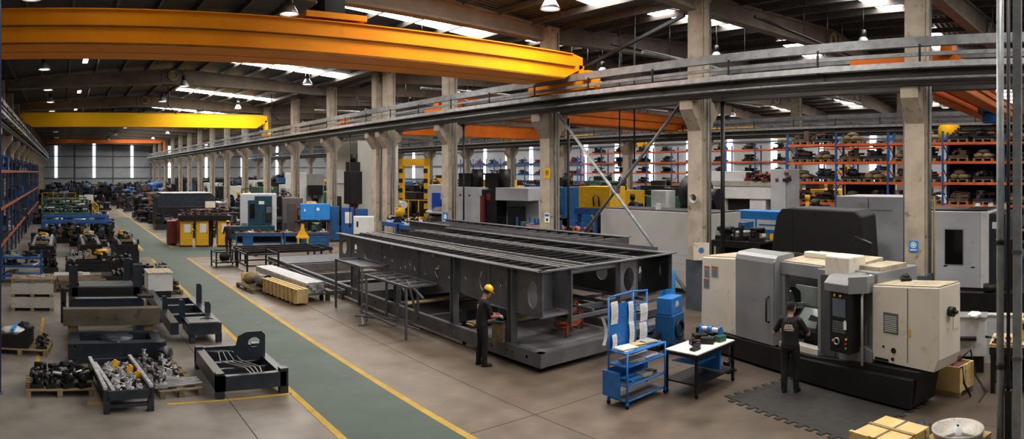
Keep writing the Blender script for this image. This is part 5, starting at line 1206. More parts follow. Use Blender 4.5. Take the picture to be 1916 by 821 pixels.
for j in range(6):
    for i in range(3):
        o = casting('small bright aluminium fitting on the black parts bench, %s row, %s' % (NF[j], ('left', 'middle', 'right')[i]), (0, 0, 0), (0.15, 0.26, 0.12), RND.uniform(-.5, .5), i + j * 3, ALU if (i + j) % 3 else DKPART, BARE, 'aluminium fittings on the black bench', 'aluminium_fitting', 'fitting')
        o.location = pbM @ Vector((0.36 + 0.18 * i, 0.3 + 0.29 * j, 0.302))
for j, (x, y) in enumerate(((0.4, 1.5), (0.62, 1.1), (0.7, 0.7))):
    o = tag(MB().box(-0.06, 0.06, -0.04, 0.04, 0, 0.16).cyl((0, 0, 0.16), (0, 0, 0.19), 0.03, n=10).build('yellow_clamp', SAFETY), 'small yellow block among the aluminium fittings on the black bench, %s of three' % ('farthest', 'middle', 'nearest')[j], 'block'); o.location = pbM @ Vector((x + 0.09, y + 0.14, 0.302))
# 5 pallet with two rows of black castings
pallet('wooden pallet at lower left carrying two rows of black pump castings', (-0.08, 13.1, 0), 1.3, 1.0, 0.05, WOOD)
for j in range(2):
    for i in range(4):
        casting('black pump casting on the lower left pallet, %s row, %s from the left' % (('front', 'back')[j], ordinal(i)), (-0.50 + 0.28 * i + 0.05 * j, 12.85 + 0.5 * j, 0.145), (0.26, 0.36, 0.34), 0.2 * i, i + 4 * j, DKPART, DKPART, 'pump castings on the lower left pallet', 'pump_casting')
tag(MB().tube([(-0.4, 0, 0.1), (-0.1, 0.04, 0.16), (0.2, -0.03, 0.12), (0.45, 0.02, 0.2)], 0.035).build('shaft', BARE), 'bright shaft lying between the black pump castings', 'shaft', None, (-0.08, 13.12, 0.145))
# 6 pallet with machined heads
pallet('long grimy wooden pallet with bright machined parts right of the aluminium bench', (2.1, 13.5, 0), 0.85, 2.2, 0.12, WOODDK)
for i in range(4):
    casting('oily grey machined head in the left row on the grimy pallet, %s from the front' % ordinal(i), (1.84 - 0.05 * i, 12.75 + 0.5 * i, 0.145), (0.24, 0.42, 0.3), 0.1, 20 + i, BARE, DKPART, 'machined heads on the grimy pallet', 'cylinder_head')
for i in range(3):
    casting('grey machined bracket in the middle of the grimy pallet, %s from the front' % ordinal(i), (2.16 - 0.04 * i, 13.2 + 0.45 * i, 0.145), (0.26, 0.34, 0.24), 0.5 * i, 30 + i, ALU, DKPART, 'machined brackets on the grimy pallet', 'machined_bracket')
tag(MB().cyl((-0.3, 0, 0.12), (0.3, 0, 0.12), 0.12, n=16).cyl((-0.22, 0, 0.12), (0.2, 0, 0.12), 0.16, n=16).build('turned_roller', DKPART), 'dark turned roller at the back of the grimy pallet', 'roller', None, (2.18, 14.4, 0.145), 1.1)
b = MB()
for i in range(5): b.box(0, 0.75, i * 0.09, i * 0.09 + 0.035, 0, 0.025)
tag(b.build('flat_bars', BARE), 'flat steel bars lying at the front of the grimy pallet', 'bars', None, (1.95, 12.6, 0.145), 0.12)
# 7 pallet at far left with black and blue wrapped part
pallet('wooden pallet at the far left edge under a black part with white wrapping', (-0.95, 15.95, 0), 1.3, 1.0, -0.12, WOOD)
t = thing('machine_housing', 'black housing with white film and blue band, at the far left edge', 'machine part', (-1.1, 15.95, 0.145), -0.12)
MB().box(-0.5, 0.35, -0.4, 0.35, 0, 0.32).plate([(0.05, 0.3), (0.4, 0.1), (0.45, 0.5), (0.3, 0.46)], [], 'xz', -0.42, -0.36).build('body', BLACKP, t); MB().blob((-0.1, 0.05, 0.32), (0.7, 0.55, 0.14), 5, 0.4).build('white_film', WHITEM, t)
MB().box(-0.1, -0.02, -0.3, 0.3, 0.36, 0.42).build('blue_band', BRIGHTBL, t); MB().blob((0.15, 0.2, 0.38), (0.4, 0.3, 0.24), 9, 0.6).build('top_casting', DKPART, t)
for i in range(3): casting('short black fork casting beside the wrapped housing at far left, %s from front' % ordinal(i), (-0.5, 15.62 + 0.32 * i, 0.145), (0.26, 0.22, 0.2), 0.3 * i, 40 + i, DKPART, RUST)
# 8 stacked white crates
def stack_crate(label, loc, w_, d_, h_, top=False):
    t = thing('white_crate', label, 'crate', loc, 0.02)
    MB().box(-w_ / 2, w_ / 2, -d_ / 2, d_ / 2, 0.1, h_).build('side_boards', mat('worn_white_boards', '#a7a59f', '#bbb9b2', 0.7, 0, 3, spots='#8b8880'), t)
    for x in (-w_ / 2 + 0.06, 0, w_ / 2 - 0.06):
        MB().box(x - 0.06, x + 0.06, -d_ / 2, d_ / 2, 0, 0.1).build('skid', WOOD, t)
    return t
stack_crate('worn white crate on wooden skids, lower one of the two stacked at left', (-0.95, 20.85, 0), 1.3, 0.9, 0.42)
stack_crate('worn white crate on wooden skids, upper one of the two stacked at left', (-0.95, 20.85, 0.42), 1.3, 0.9, 0.42)
pallet('small pallet lying on top of the two stacked white crates', (-0.95, 20.85, 0.84), 1.3, 0.9, 0.02, WOOD)
for i, (x, y) in enumerate(((-1.3, 20.7), (-0.98, 20.95), (-0.68, 20.75), (-0.55, 21.1))):
    tag(MB().plate(circ(0, 0, 0.17, 9, 0.13), [circ(0.02, 0, 0.05, 8)], 'xy', 0, 0.03).box(-0.16, 0.02, -0.02, 0.02, 0.03, 0.05).build('bright_plate', BARE), 'bright cut plate on top of the stacked white crates, %s from the left' % ordinal(i), 'plate', 'bright plates on the white crates', (x, y, 0.985), 0.7 * i)
# 9 blue parts trolley
t = thing('parts_trolley', 'dark blue tube trolley with two shelves of parts at the left edge', 'trolley', (-2.35, 25.6, 0), 0.0)
for x in (0, 1.5):
    for y in (0, 1.0): MB().bar((x, y, 0.1), (x, y, 1.15 if x else 1.0), 0.06).build('post', RACKBL, t); MB().cyl((x - 0.03, y, 0.06), (x + 0.03, y, 0.06), 0.06, n=12).build('caster', RUBBER, t)
for z in (0.25, 0.62, 0.95): MB().box(0, 1.5, 0, 1.0, z, z + 0.03).box(0, 1.5, -0.03, 0.0, z - 0.03, z + 0.05).build('shelf', RACKBL, t)
for i in range(5):
    casting('pale machined part on the dark blue parts trolley at left, %s' % ('top shelf, left', 'top shelf, right', 'middle shelf, left', 'middle shelf, right', 'bottom shelf')[i], (-2.0 + 0.7 * (i % 2), 26.1, (0.98, 0.98, 0.65, 0.65, 0.28)[i]), (0.5, 0.5, 0.22), 0.4 * i, 44 + i, (BARE, DKPART, RUST, WHITEM, BARE)[i], DKPART)
casting('black machine with handle standing on the floor behind the dark blue parts trolley', (-0.55, 28.6, 0), (0.6, 1.0, 0.9), 0.1, 50, BLACKP, DKPART)
# 10 further back: machine beds and pallets between the aisle and the left racks
def machine_bed(label, loc, w_, l_, h_, rz=0.0, m_=STEELDK):
    t = thing('machine_bed', label, 'machine bed', loc, rz)
    b = MB().box(-w_ / 2, w_ / 2, 0, l_, 0, h_ * 0.55).box(-w_ / 2 + 0.05, w_ / 2 - 0.05, 0.05, l_ - 0.05, h_ * 0.55, h_ * 0.8)
    b.build('base_casting', m_, t, 0.015)
    for x in (-w_ * 0.32, w_ * 0.32): MB().box(x - 0.07, x + 0.07, 0.02, l_ - 0.02, h_ * 0.8, h_ * 0.9).build('slideway', BARE, t)
    b = MB()
    for k in range(5): b.box(-w_ * 0.2, w_ * 0.2, 0.2 + k * l_ / 5.5, 0.35 + k * l_ / 5.5, h_ * 0.8, h_ * 0.86)
    b.build('cross_rib', m_, t)
    for x in (-1, 1):
        for y in (0.15, l_ - 0.15): MB().box(x * w_ / 2 - 0.08 * (x > 0), x * w_ / 2 + 0.08 * (x < 0), y - 0.1, y + 0.1, h_ * 0.8, h_ * 1.0).build('end_stop', BLACKP, t)
    return t
machine_bed('black machine bed with bright slideways at left, nearest of the long beds', (-1.05, 33.0, 0), 1.35, 5.5, 0.75)
machine_bed('black machine bed behind the pile of pallets, middle one of the long beds', (1.4, 33.2, 0), 1.2, 4.6, 0.8)
machine_bed('low black machine bed lying crossways in front of the pile of pallets', (1.1, 28.4, 0), 2.0, 0.9, 0.6)
machine_bed('tall black machine column lying at the walkway edge, opposite the crossing', (3.0, 31.0, 0), 1.1, 3.2, 1.1)
BN = ('nearest of the long beds', 'middle long bed', 'crossways bed', 'tall column at the walkway')
for i, (x, y, z, dx, dy) in enumerate(((-1.05, 33.6, 0.675, 0, 1.1), (1.4, 33.7, 0.72, 0, 1.0), (0.55, 28.85, 0.54, 0.55, 0), (3.0, 31.5, 0.99, 0, 1.0))):
    for j in range(3):
        casting('%s fitting lying on the black machine bed (%s), %s' % (('pale', 'dark', 'bright')[(i + j) % 3], BN[i], ('first', 'second', 'third')[j]), (x + dx * j, y + dy * j, z), (0.55, 0.6, 0.42), 0.3 * j, 100 + i * 3 + j, (TAN, DKPART, BARE)[(i + j) % 3], (DKPART, BARE, SAFETY)[j], None, 'fitting')
for i in range(3):
    pallet('grey empty pallet of the low pile behind the tall cross frame, %s' % ('bottom', 'middle', 'top')[i], (0.5 + 0.08 * i, 24.2, 0.146 * i), 1.7, 1.2, 0.04 * i, WOODDK)
pallet('pallet with a grey slab beside the low pile of grey pallets', (0.35, 25.9, 0), 1.5, 1.1, 0, WOODDK)
tag(MB().box(-0.7, 0.7, -0.5, 0.5, 0, 0.16).cyl((0.3, 0, 0.16), (0.3, 0, 0.24), 0.12, n=16).build('grey_slab', GREYCARD), 'thick grey slab lying on the pallet beside the low pile of grey pallets', 'slab', None, (0.35, 25.9, 0.145))
pallet('grimy pallet under a knot of dark pipes at the middle of the left yard', (2.2, 24.6, 0), 1.6, 1.2, 0, WOODDK)
t = thing('engine_block', 'black valve block bristling with bright pipe ends, in the middle of the left yard', 'engine', (2.2, 24.6, 0.145))
MB().box(-0.75, 0.75, -0.5, 0.5, 0, 0.35).build('tray', BLACKP, t)
b = MB()
for i in range(34):
    x, y, z = RND.uniform(-.45, .4), RND.uniform(-.35, .35), RND.uniform(.4, 1.0); a = RND.uniform(0, 6.28); b.cyl((x, y, z), (x + .14 * math.cos(a), y + .14 * math.sin(a), z + RND.uniform(-.05, .12)), RND.uniform(.03, .07), n=9)
b.build('pipe_stubs', DKPART, t)
MB().box(-0.4, 0.35, -0.3, 0.3, 0.35, 0.9).build('block', STEELDK, t)
b = MB()
for i in range(16):
    x, z = RND.uniform(-.42, .36), RND.uniform(.42, .95); b.cyl((x, -0.46, z), (x, -0.3, z), 0.035, n=9)
b.build('pipe_ends', BARE, t)
pallet('pallet with greyish rounded castings by the yellow line, behind the white steel box', (3.6, 26.4, 0), 1.4, 1.2, 0, WOODDK)
for i in range(4): casting('greyish rounded casting on the pallet by the yellow line behind the white box, %s' % ('front left', 'front right', 'back left', 'back right')[i], (3.3 + 0.62 * (i % 2), 26.1 + 0.55 * (i // 2), 0.145), (0.56, 0.5, 0.5), 0.5 * i, 60 + i, GREYCARD if i % 2 else DKPART, DKPART, 'castings on the pallet by the yellow line')
pallet('pallet with rusty gear parts further along the yellow line', (3.5, 23.4, 0), 1.2, 1.2, 0.1, WOODDK)
for i in range(4): casting('rusty dark gear part on the pallet along the yellow line, %s' % ('front left', 'front right', 'back left', 'back right')[i], (3.24 + 0.5 * (i % 2), 23.1 + 0.55 * (i // 2), 0.145), (0.46, 0.46, 0.4), 0.4 * i, 66 + i, DKPART, RUST, 'gear parts along the yellow line')

# a run of parts and pallets down both sides of the aisle: build some kinds, then copy them one by one
# rust brown bin and dark crates far down the aisle
t = thing('scrap_bin', 'rust brown steel bin at the right of the distant aisle, beside the man in overalls', 'bin', (8.6, 74.5, 0))
MB().box(0, 2.6, 0, 0.08, 0.1, 1.25).box(0, 2.6, 1.9, 1.98, 0.1, 1.25).box(0, 0.08, 0, 1.98, 0.1, 1.25).box(2.52, 2.6, 0, 1.98, 0.1, 1.25).box(0, 2.6, 0, 1.98, 0.1, 0.16).build('shell', mat('rust_brown_paint', '#6b3a22', '#80482b', 0.6, 0.1, 2, spots='#4b2c1e'), t)
MB().box(-0.04, 2.64, -0.04, 0.0, 1.15, 1.25).build('rim', RUST, t); MB().box(0.2, 0.5, 0, 1.98, 0, 0.1).build('skid', RUST, t); MB().box(2.1, 2.4, 0, 1.98, 0, 0.1).build('skid', RUST, t)
casting('low dark crate of parts beside the bent distant man', (4.7, 75.0, 0), (1.4, 1.0, 1.0), 0, 3, STEELDK, DKPART2)
# castings on pallets right of the aisle, middle distance
for i, (x, y) in enumerate(((9.3, 50.0), (9.6, 53.5), (9.2, 57.0), (11.6, 51.5))):
    pallet('pallet of rusty red brown castings right of the aisle, %s' % ('nearest', 'second', 'third', 'behind the nearest')[i], (x, y, 0), 2.0, 1.6, 0.1 * i, WOODDK)
    for j in range(6):
        casting('rusty red brown casting on the %s pallet right of the aisle' % ('nearest', 'second', 'third', 'back')[i], (x - 0.66 + 0.66 * (j % 3), y - 0.4 + 0.8 * (j // 3), 0.145), (0.66, 0.75, 0.6), 0.4 * j, 70 + j + i, (REDBR, DKPART, RUST)[j % 3], (DKPART, REDBR)[j % 2], 'rusty castings right of the aisle, pallet %s' % 'abcd'[i], 'rusty_casting', 'casting')

# ---------------------------------------------------------------- pallet racks
def pallet_rack(label, loc, rz, nb, bay, depth, height, levels, group=None, upm=None, bmm=None, up_w=0.1):
    """uprights along local x"""
    t = thing('pallet_rack', label, 'rack', loc, rz, group); upm = upm or RACKBL; bmm = bmm or RACKOR
    for i in range(nb + 1):
        x = i * bay; b = MB()
        for y in (0, depth - 0.09): b.box(x - up_w / 2, x + up_w / 2, y, y + 0.09, 0, height)
        z = 0.3; s = 1
        while z < height - 0.6:
            b.bar((x, 0.04, z if s > 0 else z + 0.6), (x, depth - 0.04, z + 0.6 if s > 0 else z), 0.03); z += 0.6; s = -s
        b.build('upright_frame', upm, t)
    for z in levels:
        for i in range(nb):
            MB().box(i * bay + up_w / 2, (i + 1) * bay - up_w / 2, -0.01, 0.05, z - 0.13, z).build('beam', bmm, t)
            MB().box(i * bay + up_w / 2, (i + 1) * bay - up_w / 2, depth - 0.06, depth, z - 0.13, z).build('beam', bmm, t)
            MB().box(i * bay + up_w / 2, (i + 1) * bay - up_w / 2, 0.05, depth - 0.06, z - 0.03, z - 0.005).build('shelf_board', WOODDK if bmm is RACKOR else STEELDK, t)
    return t
# left wall rack
LR = pallet_rack('tall blue and orange pallet rack along the left wall', (-2.6, 26.0, 0), PI / 2, 16, 2.8, 0.8, 5.0, (1.2, 2.75, 4.35), None, FADEBL, FADEOR)
for k in range(44):
    b = 26.0 + 0.8 + (k % 15) * 2.8 + RND.uniform(0, 1.2); lv = k % 3
    casting('part stored on the tall left wall rack, %s shelf' % ('lowest', 'second', 'third')[lv], (-3.0, b, (1.2, 2.75, 4.35)[lv]), ((0.6, 0.9, 0.6), (0.5, 1.1, 0.8))[k % 2], 0, k, (DKPART, RUST, BLUE, GREYCARD, STEELBLUE)[k % 5], (DKPART2, REDBR, STEELDK)[k % 3], 'goods on the left wall rack, %s shelf' % ('lowest', 'second', 'third')[lv], 'stored_part')
t = thing('rack_post', 'dark blue perforated rack post at the extreme left edge, nearest the camera', 'post', (-1.22, 12.8, 0))
b = MB().box(-0.03, 0.03, -0.03, 0.03, 0, 8.0); b.build('post', mat('dark_blue_post', '#14233c', '#1c2f4e', 0.5, 0.1, 3), t)
b = MB()
for k in range(50): b.box(0.03, 0.032, -0.012, 0.012, 0.3 + k * 0.15, 0.36 + k * 0.15)
b.build('slots', BLACKP, t); MB().box(-0.08, 0.08, -0.08, 0.08, 0, 0.015).build('foot_plate', STEEL, t)
# blue tube trestles, green benches and yellow rails on the left
for i, (y, z) in enumerate(((43.0, 0.95), (47.5, 1.0))):
    t = thing('blue_trestle', 'long blue steel trestle on the left side before the green tables, %s one' % ('nearer', 'farther')[i], 'trestle', (-1.4, y, 0))
    MB().box(0, 4.6, 0, 0.14, z, z + 0.16).box(0, 4.6, 1.4, 1.54, z, z + 0.16).build('beam', RACKBL, t); MB().box(0.0, 0.12, 0.14, 1.4, z, z + 0.12).build('end_beam', RACKBL, t); MB().box(4.48, 4.6, 0.14, 1.4, z, z + 0.12).build('end_beam', RACKBL, t)
    for x in (0.0, 4.46):
        for yy in (0, 1.4): MB().box(x, x + 0.14, yy, yy + 0.14, 0, z).build('leg', RACKBL, t)
for i, y in enumerate((52, 57, 63)):
    t = thing('green_bench', 'long green steel bench with racks on the left side, %s of three' % ('nearest', 'middle', 'farthest')[i], 'bench', (-1.7, y, 0))
    MB().box(0, 3.8, 0, 1.6, 1.0, 1.1).build('top', GREEN, t); b = MB()
    for z in (1.5, 2.0): b.box(0.05, 3.75, 1.48, 1.55, z, z + 0.08)
    for x in (0.05, 1.85, 3.65): b.box(x, x + 0.09, 1.48, 1.56, 1.1, 2.08)
    b.build('back_rail', GREEN, t)
    for x in (0.05, 3.65):
        for yy in (0.05, 1.45): MB().box(x, x + 0.1, yy, yy + 0.1, 0, 1.0).build('leg', GREEN, t)
    for j in range(3): casting('dark part lying on the %s green bench' % ('nearest', 'middle', 'farthest')[i], (-1.1 + j * 1.25, y + 0.7, 1.1), (0.9, 0.8, 0.5), 0.3 * j, j + i, DKPART, BARE, 'parts on the %s green bench' % ('nearest', 'middle', 'farthest')[i])
def railing(label, p, q, h=1.1, n=3, m_=None):
    p = Vector((*p, 0)); q = Vector((*q, 0)); d = q - p; L_ = d.length
    t = thing('guard_rail', label, 'railing', p, math.atan2(d.y, d.x)); m_ = m_ or SAFETY
    for i in range(n + 1): MB().bar((i * L_ / n, 0, 0), (i * L_ / n, 0, h), 0.07).build('post', m_, t)
    for z in (h * 0.5, h - 0.03): MB().bar((0, 0, z), (L_, 0, z), 0.06).build('rail', m_, t)
    return t
railing('yellow guard rail across the left side beyond the green benches', (-1.5, 69), (2.2, 69), 1.6)
railing('yellow guard rail along the aisle beside the green benches', (2.9, 55), (2.9, 66), 1.5)
railing('yellow guard rail farther left near the far wall', (-2.5, 80), (1.5, 80), 1.8)
t = thing('hand_cart', 'white cart with tall black handle hoop far down the aisle', 'cart', (2.9, 84, 0))
MB().box(-0.9, 0.9, -0.6, 0.6, 0.4, 1.4).build('body', WHITEM, t); MB().tube([(-0.5, 0, 1.4), (-0.5, 0, 2.7), (-0.2, 0, 3.0), (0.4, 0, 3.0), (0.7, 0, 2.7), (0.7, 0, 1.4)], 0.09).build('handle_hoop', BLACKP, t)
for x in (-0.7, 0.7):
    for y in (-0.45, 0.45): MB().cyl((x - 0.05, y, 0.2), (x + 0.05, y, 0.2), 0.2, n=14).build('wheel', RUBBER, t)
t = thing('cage_trolley', 'small black tubular cage trolley standing at the crossing in front of the man in overalls', 'trolley', (6.75, 28.9, 0), 0.05)
for x in (0, 1.0):
    for y in (0, 0.8): MB().bar((x, y, 0), (x, y, 0.72), 0.06).build('post', STEELDK, t)
b = MB()
for z in (0.22, 0.68): b.bar((0, 0, z), (1, 0, z), 0.05).bar((0, .8, z), (1, .8, z), 0.05).bar((0, 0, z), (0, .8, z), 0.05).bar((1, 0, z), (1, .8, z), 0.05)
b.build('rail', STEELDK, t); MB().box(0, 1, 0, .8, 0.2, 0.22).build('floor_plate', STEELDK, t)
MB().tube([(0.75, 0.2, 0.22), (0.7, 0.2, 0.75), (0.8, 0.2, 1.0), (0.95, 0.2, 0.95), (0.95, 0.2, 0.3)], 0.03).blob((0.5, 0.4, 0.42), (0.5, 0.4, 0.4), 3, 0.5).build('coiled_cable', RUBBER, t)
# ---------------------------------------------------------------- machines right of the aisle and in the middle hall
FACE = -PI / 2          # front towards the aisle
def cnc(label, loc, rz, w_, d_, h_, body, door, base=STEELDK, win=True, cat='machine', name='machining_centre', extra=None, top=None, group=None):
    """a closed machine tool: base, body, doors with window, control box, top motor; local origin at the front left corner"""
    t = thing(name, label, cat, loc, rz, group)
    MB().box(-0.04, w_ + 0.04, -0.05, d_, 0, 0.35).build('base', base, t)
    MB().box(0, w_, 0.0, d_, 0.35, h_).build('body', body, t, 0.025)
    k0, k1 = 0.22 * w_, 0.66 * w_
    dr = MB().box(k0, k1, -0.05, 0.0, 0.5, h_ * 0.86).build('door', door, t, 0.01)
    if win: MB().box(k0 + 0.12, k1 - 0.12, -0.06, -0.05, h_ * 0.45, h_ * 0.78).build('window', GLASSDK, dr)
    MB().box(k1 - 0.08, k1 - 0.05, -0.10, -0.05, h_ * 0.42, h_ * 0.62).build('handle', BLACKP, dr)
    c = MB().box(k1 + 0.08, min(w_ - 0.06, k1 + 0.5), -0.16, 0.0, h_ * 0.4, h_ * 0.75).build('control_panel', BLACKP, t)
    MB().box(k1 + 0.13, min(w_ - 0.11, k1 + 0.45), -0.17, -0.16, h_ * 0.58, h_ * 0.72).build('screen', MATS['dim_screen'], c)
    sl = MB().cyl((w_ - 0.25, d_ * 0.25, h_), (w_ - 0.25, d_ * 0.25, h_ + 0.25), 0.02, n=8).build('signal_lamp', STEELDK, t)
    for q, m_ in enumerate((MATS['green_button'], SAFETY, MATS['red_button'])): MB().cyl((w_ - 0.25, d_ * 0.25, h_ + 0.25 + q * 0.08), (w_ - 0.25, d_ * 0.25, h_ + 0.32 + q * 0.08), 0.04, n=10).build('lamp_segment', m_, sl)
    MB().box(-0.012, 0.0, 0.2, d_ - 0.2, h_ * 0.45, h_ * 0.82).build('side_hatch', door, t)
    b = MB()
    for q in range(6): b.box(0.08, k0 - 0.06, -0.015, 0.0, 0.6 + q * 0.07, 0.63 + q * 0.07)
    b.build('vent_slats', BLACKP, t)
    MB().tube([(0.1, d_ * 0.3, h_), (0.1, d_ * 0.3, h_ + 0.3), (w_ * 0.3, d_ * 0.35, h_ + 0.34), (w_ * 0.45, d_ * 0.5, h_ + 0.1)], 0.045).build('hose', BLACKP, t)
    MB().box(0.05, w_ * 0.62, -0.55, -0.06, 0.0, 0.5).build('chip_bin', STEELDK, t)
    if top: MB().box(w_ * 0.2, w_ * 0.5, d_ * 0.3, d_ * 0.7, h_, h_ + top * 0.6).cyl((w_ * 0.7, d_ * 0.5, h_), (w_ * 0.7, d_ * 0.5, h_ + top), 0.22, n=14).build('top_motor', BLACKP, t)
    return t
def bench(label, loc, rz, w_, d_, h_, m_, topm, shelf=True, cab=None):
    t = thing('work_bench', label, 'bench', loc, rz)
    MB().box(0, w_, 0, d_, h_ - 0.06, h_).build('top', topm, t)
    for x in (0.02, w_ - 0.1):
        for y in (0.02, d_ - 0.1): MB().box(x, x + 0.08, y, y + 0.08, 0, h_ - 0.06).build('leg', m_, t)
    MB().box(0, w_, 0.0, 0.04, h_ - 0.2, h_ - 0.06).build('apron', m_, t)
    MB().box(0.05, w_ - 0.05, d_ - 0.06, d_ - 0.03, 0.1, h_ - 0.06).build('back_panel', STEELDK, t)  # dark sheet added to give the open underside its shade
    if shelf: MB().box(0.05, w_ - 0.05, 0.05, d_ - 0.05, 0.2, 0.24).build('shelf', m_, t)
    if cab:
        c = MB().box(cab[0], cab[1], 0.02, d_ - 0.02, 0.05, h_ - 0.06).build('cabinet', m_, t); n = 3
        for i in range(n):
            z0 = 0.1 + i * (h_ - 0.2) / n; d = MB().box(cab[0] + 0.03, cab[1] - 0.03, 0.0, 0.02, z0, z0 + (h_ - 0.26) / n).build('drawer', m_, c)
    return t
# yellow and dark red cabinets carrying a black slab of parts
def cabinet(label, loc, rz, w_, d_, h_, m_, papers=False, name='steel_cabinet'):
    t = thing(name, label, 'cabinet', loc, rz)
    MB().box(0, w_, 0, d_, 0.08, h_).build('body', m_, t, 0.01)
    d = MB().box(0.03, w_ - 0.03, -0.02, 0, 0.12, h_ - 0.04).build('door', m_, t); MB().box(w_ - 0.1, w_ - 0.07, -0.05, -0.02, h_ * 0.5, h_ * 0.58).build('handle', BLACKP, d)
    for x in (0.03, w_ - 0.11): MB().box(x, x + 0.08, 0.02, d_ - 0.02, 0, 0.08).build('foot', STEELDK, t)
    if papers: MB().box(w_ * 0.3, w_ * 0.82, -0.03, -0.02, h_ * 0.55, h_ * 0.88).build('notice', PAPER, d)
    return t
for i, (x, pp) in enumerate(((6.62, True), (7.5, True), (8.72, True))):
    cabinet('bright yellow steel cabinet with white notice beside the crossing, %s of three' % ('left', 'middle', 'right')[i], (x, 37.4 - 0.2 * i, 0), -0.15, 0.72, 0.9, 1.5, SAFETY, pp)
cabinet('dark red steel cabinet left of the yellow cabinets', (6.05, 38.4, 0), -0.1, 0.55, 1.0, 1.4, RED)
cabinet('dark red steel cabinet behind the left yellow cabinet', (6.5, 39.6, 0), -0.1, 0.9, 0.8, 1.4, RED)
cabinet('black steel cabinet between the middle and right yellow cabinets', (8.28, 37.8, 0), -0.15, 0.36, 0.8, 1.45, BLACKP)
t = thing('machine_table', 'long black machine table lying on top of the yellow cabinets', 'machine part', (6.5, 37.3, 1.51), -0.15)
MB().box(0, 3.0, -0.1, 1.3, 0, 0.28).box(0.2, 2.8, 0.1, 1.1, 0.28, 0.36).build('slab', STEELDK, t); b = MB()
for k in range(6): b.box(0.3 + 0.4 * k, 0.4 + 0.4 * k, -0.12, 1.2, 0.28, 0.34)
b.build('ribs', RUST, t)
for i in range(7): casting('reddish casting lying on the black table above the yellow cabinets, %s from the left' % ordinal(i), (6.75 + 0.4 * i, 37.85 - 0.06 * i, 1.871), (0.36, 0.5, 0.26), 0.3 * i, i, REDBR, DKPART, 'castings above the yellow cabinets')
# covered dark machine behind
t = thing('covered_machine', 'large dark round topped machine cover with bright rim behind the yellow cabinets', 'machine', (7.2, 50.5, 0))
MB().box(0, 4.6, 0, 3.0, 0, 1.6).build('body', STEELDK, t, 0.02); MB().plate([(0, 1.6), (4.6, 1.6), (4.6, 2.3), (4.2, 2.6), (0.4, 2.6), (0, 2.3)], [], 'xz', 0.2, 2.8).build('cover', DKPART2, t, 0.03); MB().box(0.3, 4.3, 0.1, 2.9, 2.6, 2.66).build('rim', BARE, t)
MB().box(3.7, 4.5, -0.05, 0, 1.5, 2.0).build('label_panel', CREAM, t)
# white and dark teal machining centre, its teal tray
t = cnc('white machining centre with tall dark teal door, standing right of the man in dark overalls', (11.2, 41.3, 0), -0.28, 2.35, 2.0, 2.85, LTGREY, TEAL, TEAL)
MB().box(0.95, 2.05, -0.07, -0.05, 0.9, 2.72).build('side_door', TEAL, t); MB().box(1.2, 1.55, -0.075, -0.07, 2.2, 2.4).build('name_plate', WHITEM, t); MB().box(-1.0, 2.2, -0.9, -0.06, 0.0, 0.85).build('chip_tray', TEAL, t)
t = thing('monitor_stand', 'black monitor arm on a stand in front of the white and teal machining centre', 'monitor', (9.95, 39.2, 0))
MB().box(-0.25, 0.25, -0.2, 0.2, 0, 0.06).cyl((0, 0, 0), (0, 0, 1.2), 0.05, n=10).build('stand', STEELDK, t); s_ = MB().box(-0.45, 0.45, -0.1, 0.12, 1.15, 1.75).build('monitor', BLACKP, t); MB().box(-0.36, 0.2, -0.11, -0.1, 1.22, 1.68).build('screen', MATS['dim_screen'], s_)
MB().box(-0.5, 0.6, -0.15, 0.15, 1.75, 1.8).build('hood', BLACKP, t)
cnc('dark grey machine with rounded edge and red trim left of the hanging blue cabinet', (13.8, 40.45, 0), -0.3, 1.3, 1.8, 2.6, mat('brown_grey_paint', '#4f4a4b', '#5d5859', 0.45, 0.1, 2), mat('brown_grey_paint2', '#403c3d', '#4c4848', 0.45, 0.1, 2), RED, False)
# blue benches
b1 = bench('long blue work bench with red brown top along the crossing, left half', (9.7, 36.75, 0), -0.26, 2.7, 0.9, 0.8, MBLUE, REDBR, True)
b2 = bench('blue work bench with red brown top and blue cabinet end, right half', (12.38, 36.03, 0), -0.26, 2.6, 0.9, 0.8, MBLUE, RUST, True, (0.95, 2.55))
MB().box(0.4, 1.0, 0.02, 0.9, 0.05, 0.74).build('cabinet', MBLUE, b1)
bm1 = Matrix.Translation((9.7, 36.75, 0.8)) @ Matrix.Rotation(-0.26, 4, 'Z')
for i in range(10):
    o = casting('small tool or part lying on the long blue benches, %s from the left' % ordinal(i), (0, 0, 0), (0.34, 0.3, 0.16), 0.5 * i, i + 3, (DKPART, WHITEM, RED, GREEN)[i % 4], DKPART, 'small things on the blue benches', 'bench_tool', 'tool'); o.location = bm1 @ Vector((0.3 + 0.53 * i, 0.45, 0.001))
t = thing('jack_stand', 'yellow tapered steel stand in front of the blue bench cabinet', 'stand', (13.15, 35.1, 0), -0.2)
MB().plate([(-0.35, 0.62), (0.35, 0.62), (0.12, 1.0), (0.06, 1.35), (-0.06, 1.35), (-0.12, 1.0)], [], 'xz', -0.04, 0.04).box(-0.35, 0.35, -0.2, 0.2, 0.55, 0.65).build('bracket', SAFETY, t); MB().box(-0.3, -0.22, -0.2, 0.2, 0, 0.55).build('leg', SAFETY, t); MB().box(0.22, 0.3, -0.2, 0.2, 0, 0.55).build('leg', SAFETY, t)
t = thing('hanging_cabinet', 'bright blue double door cabinet on dark red posts above the right blue bench', 'cabinet', (13.9, 37.4, 0), -0.28)
c_ = MB().box(0, 1.75, 0, 0.6, 1.4, 2.35).build('body', BRIGHTBL, t, 0.01); MB().box(0.87, 0.885, -0.005, 0, 1.42, 2.33).build('door_gap', STEELDK, c_); MB().box(0.95, 1.12, -0.01, 0, 1.95, 2.12).build('notice', PAPER, c_); MB().box(0.2, 0.28, -0.01, 0, 1.9, 2.05).build('notice', PAPER, c_)
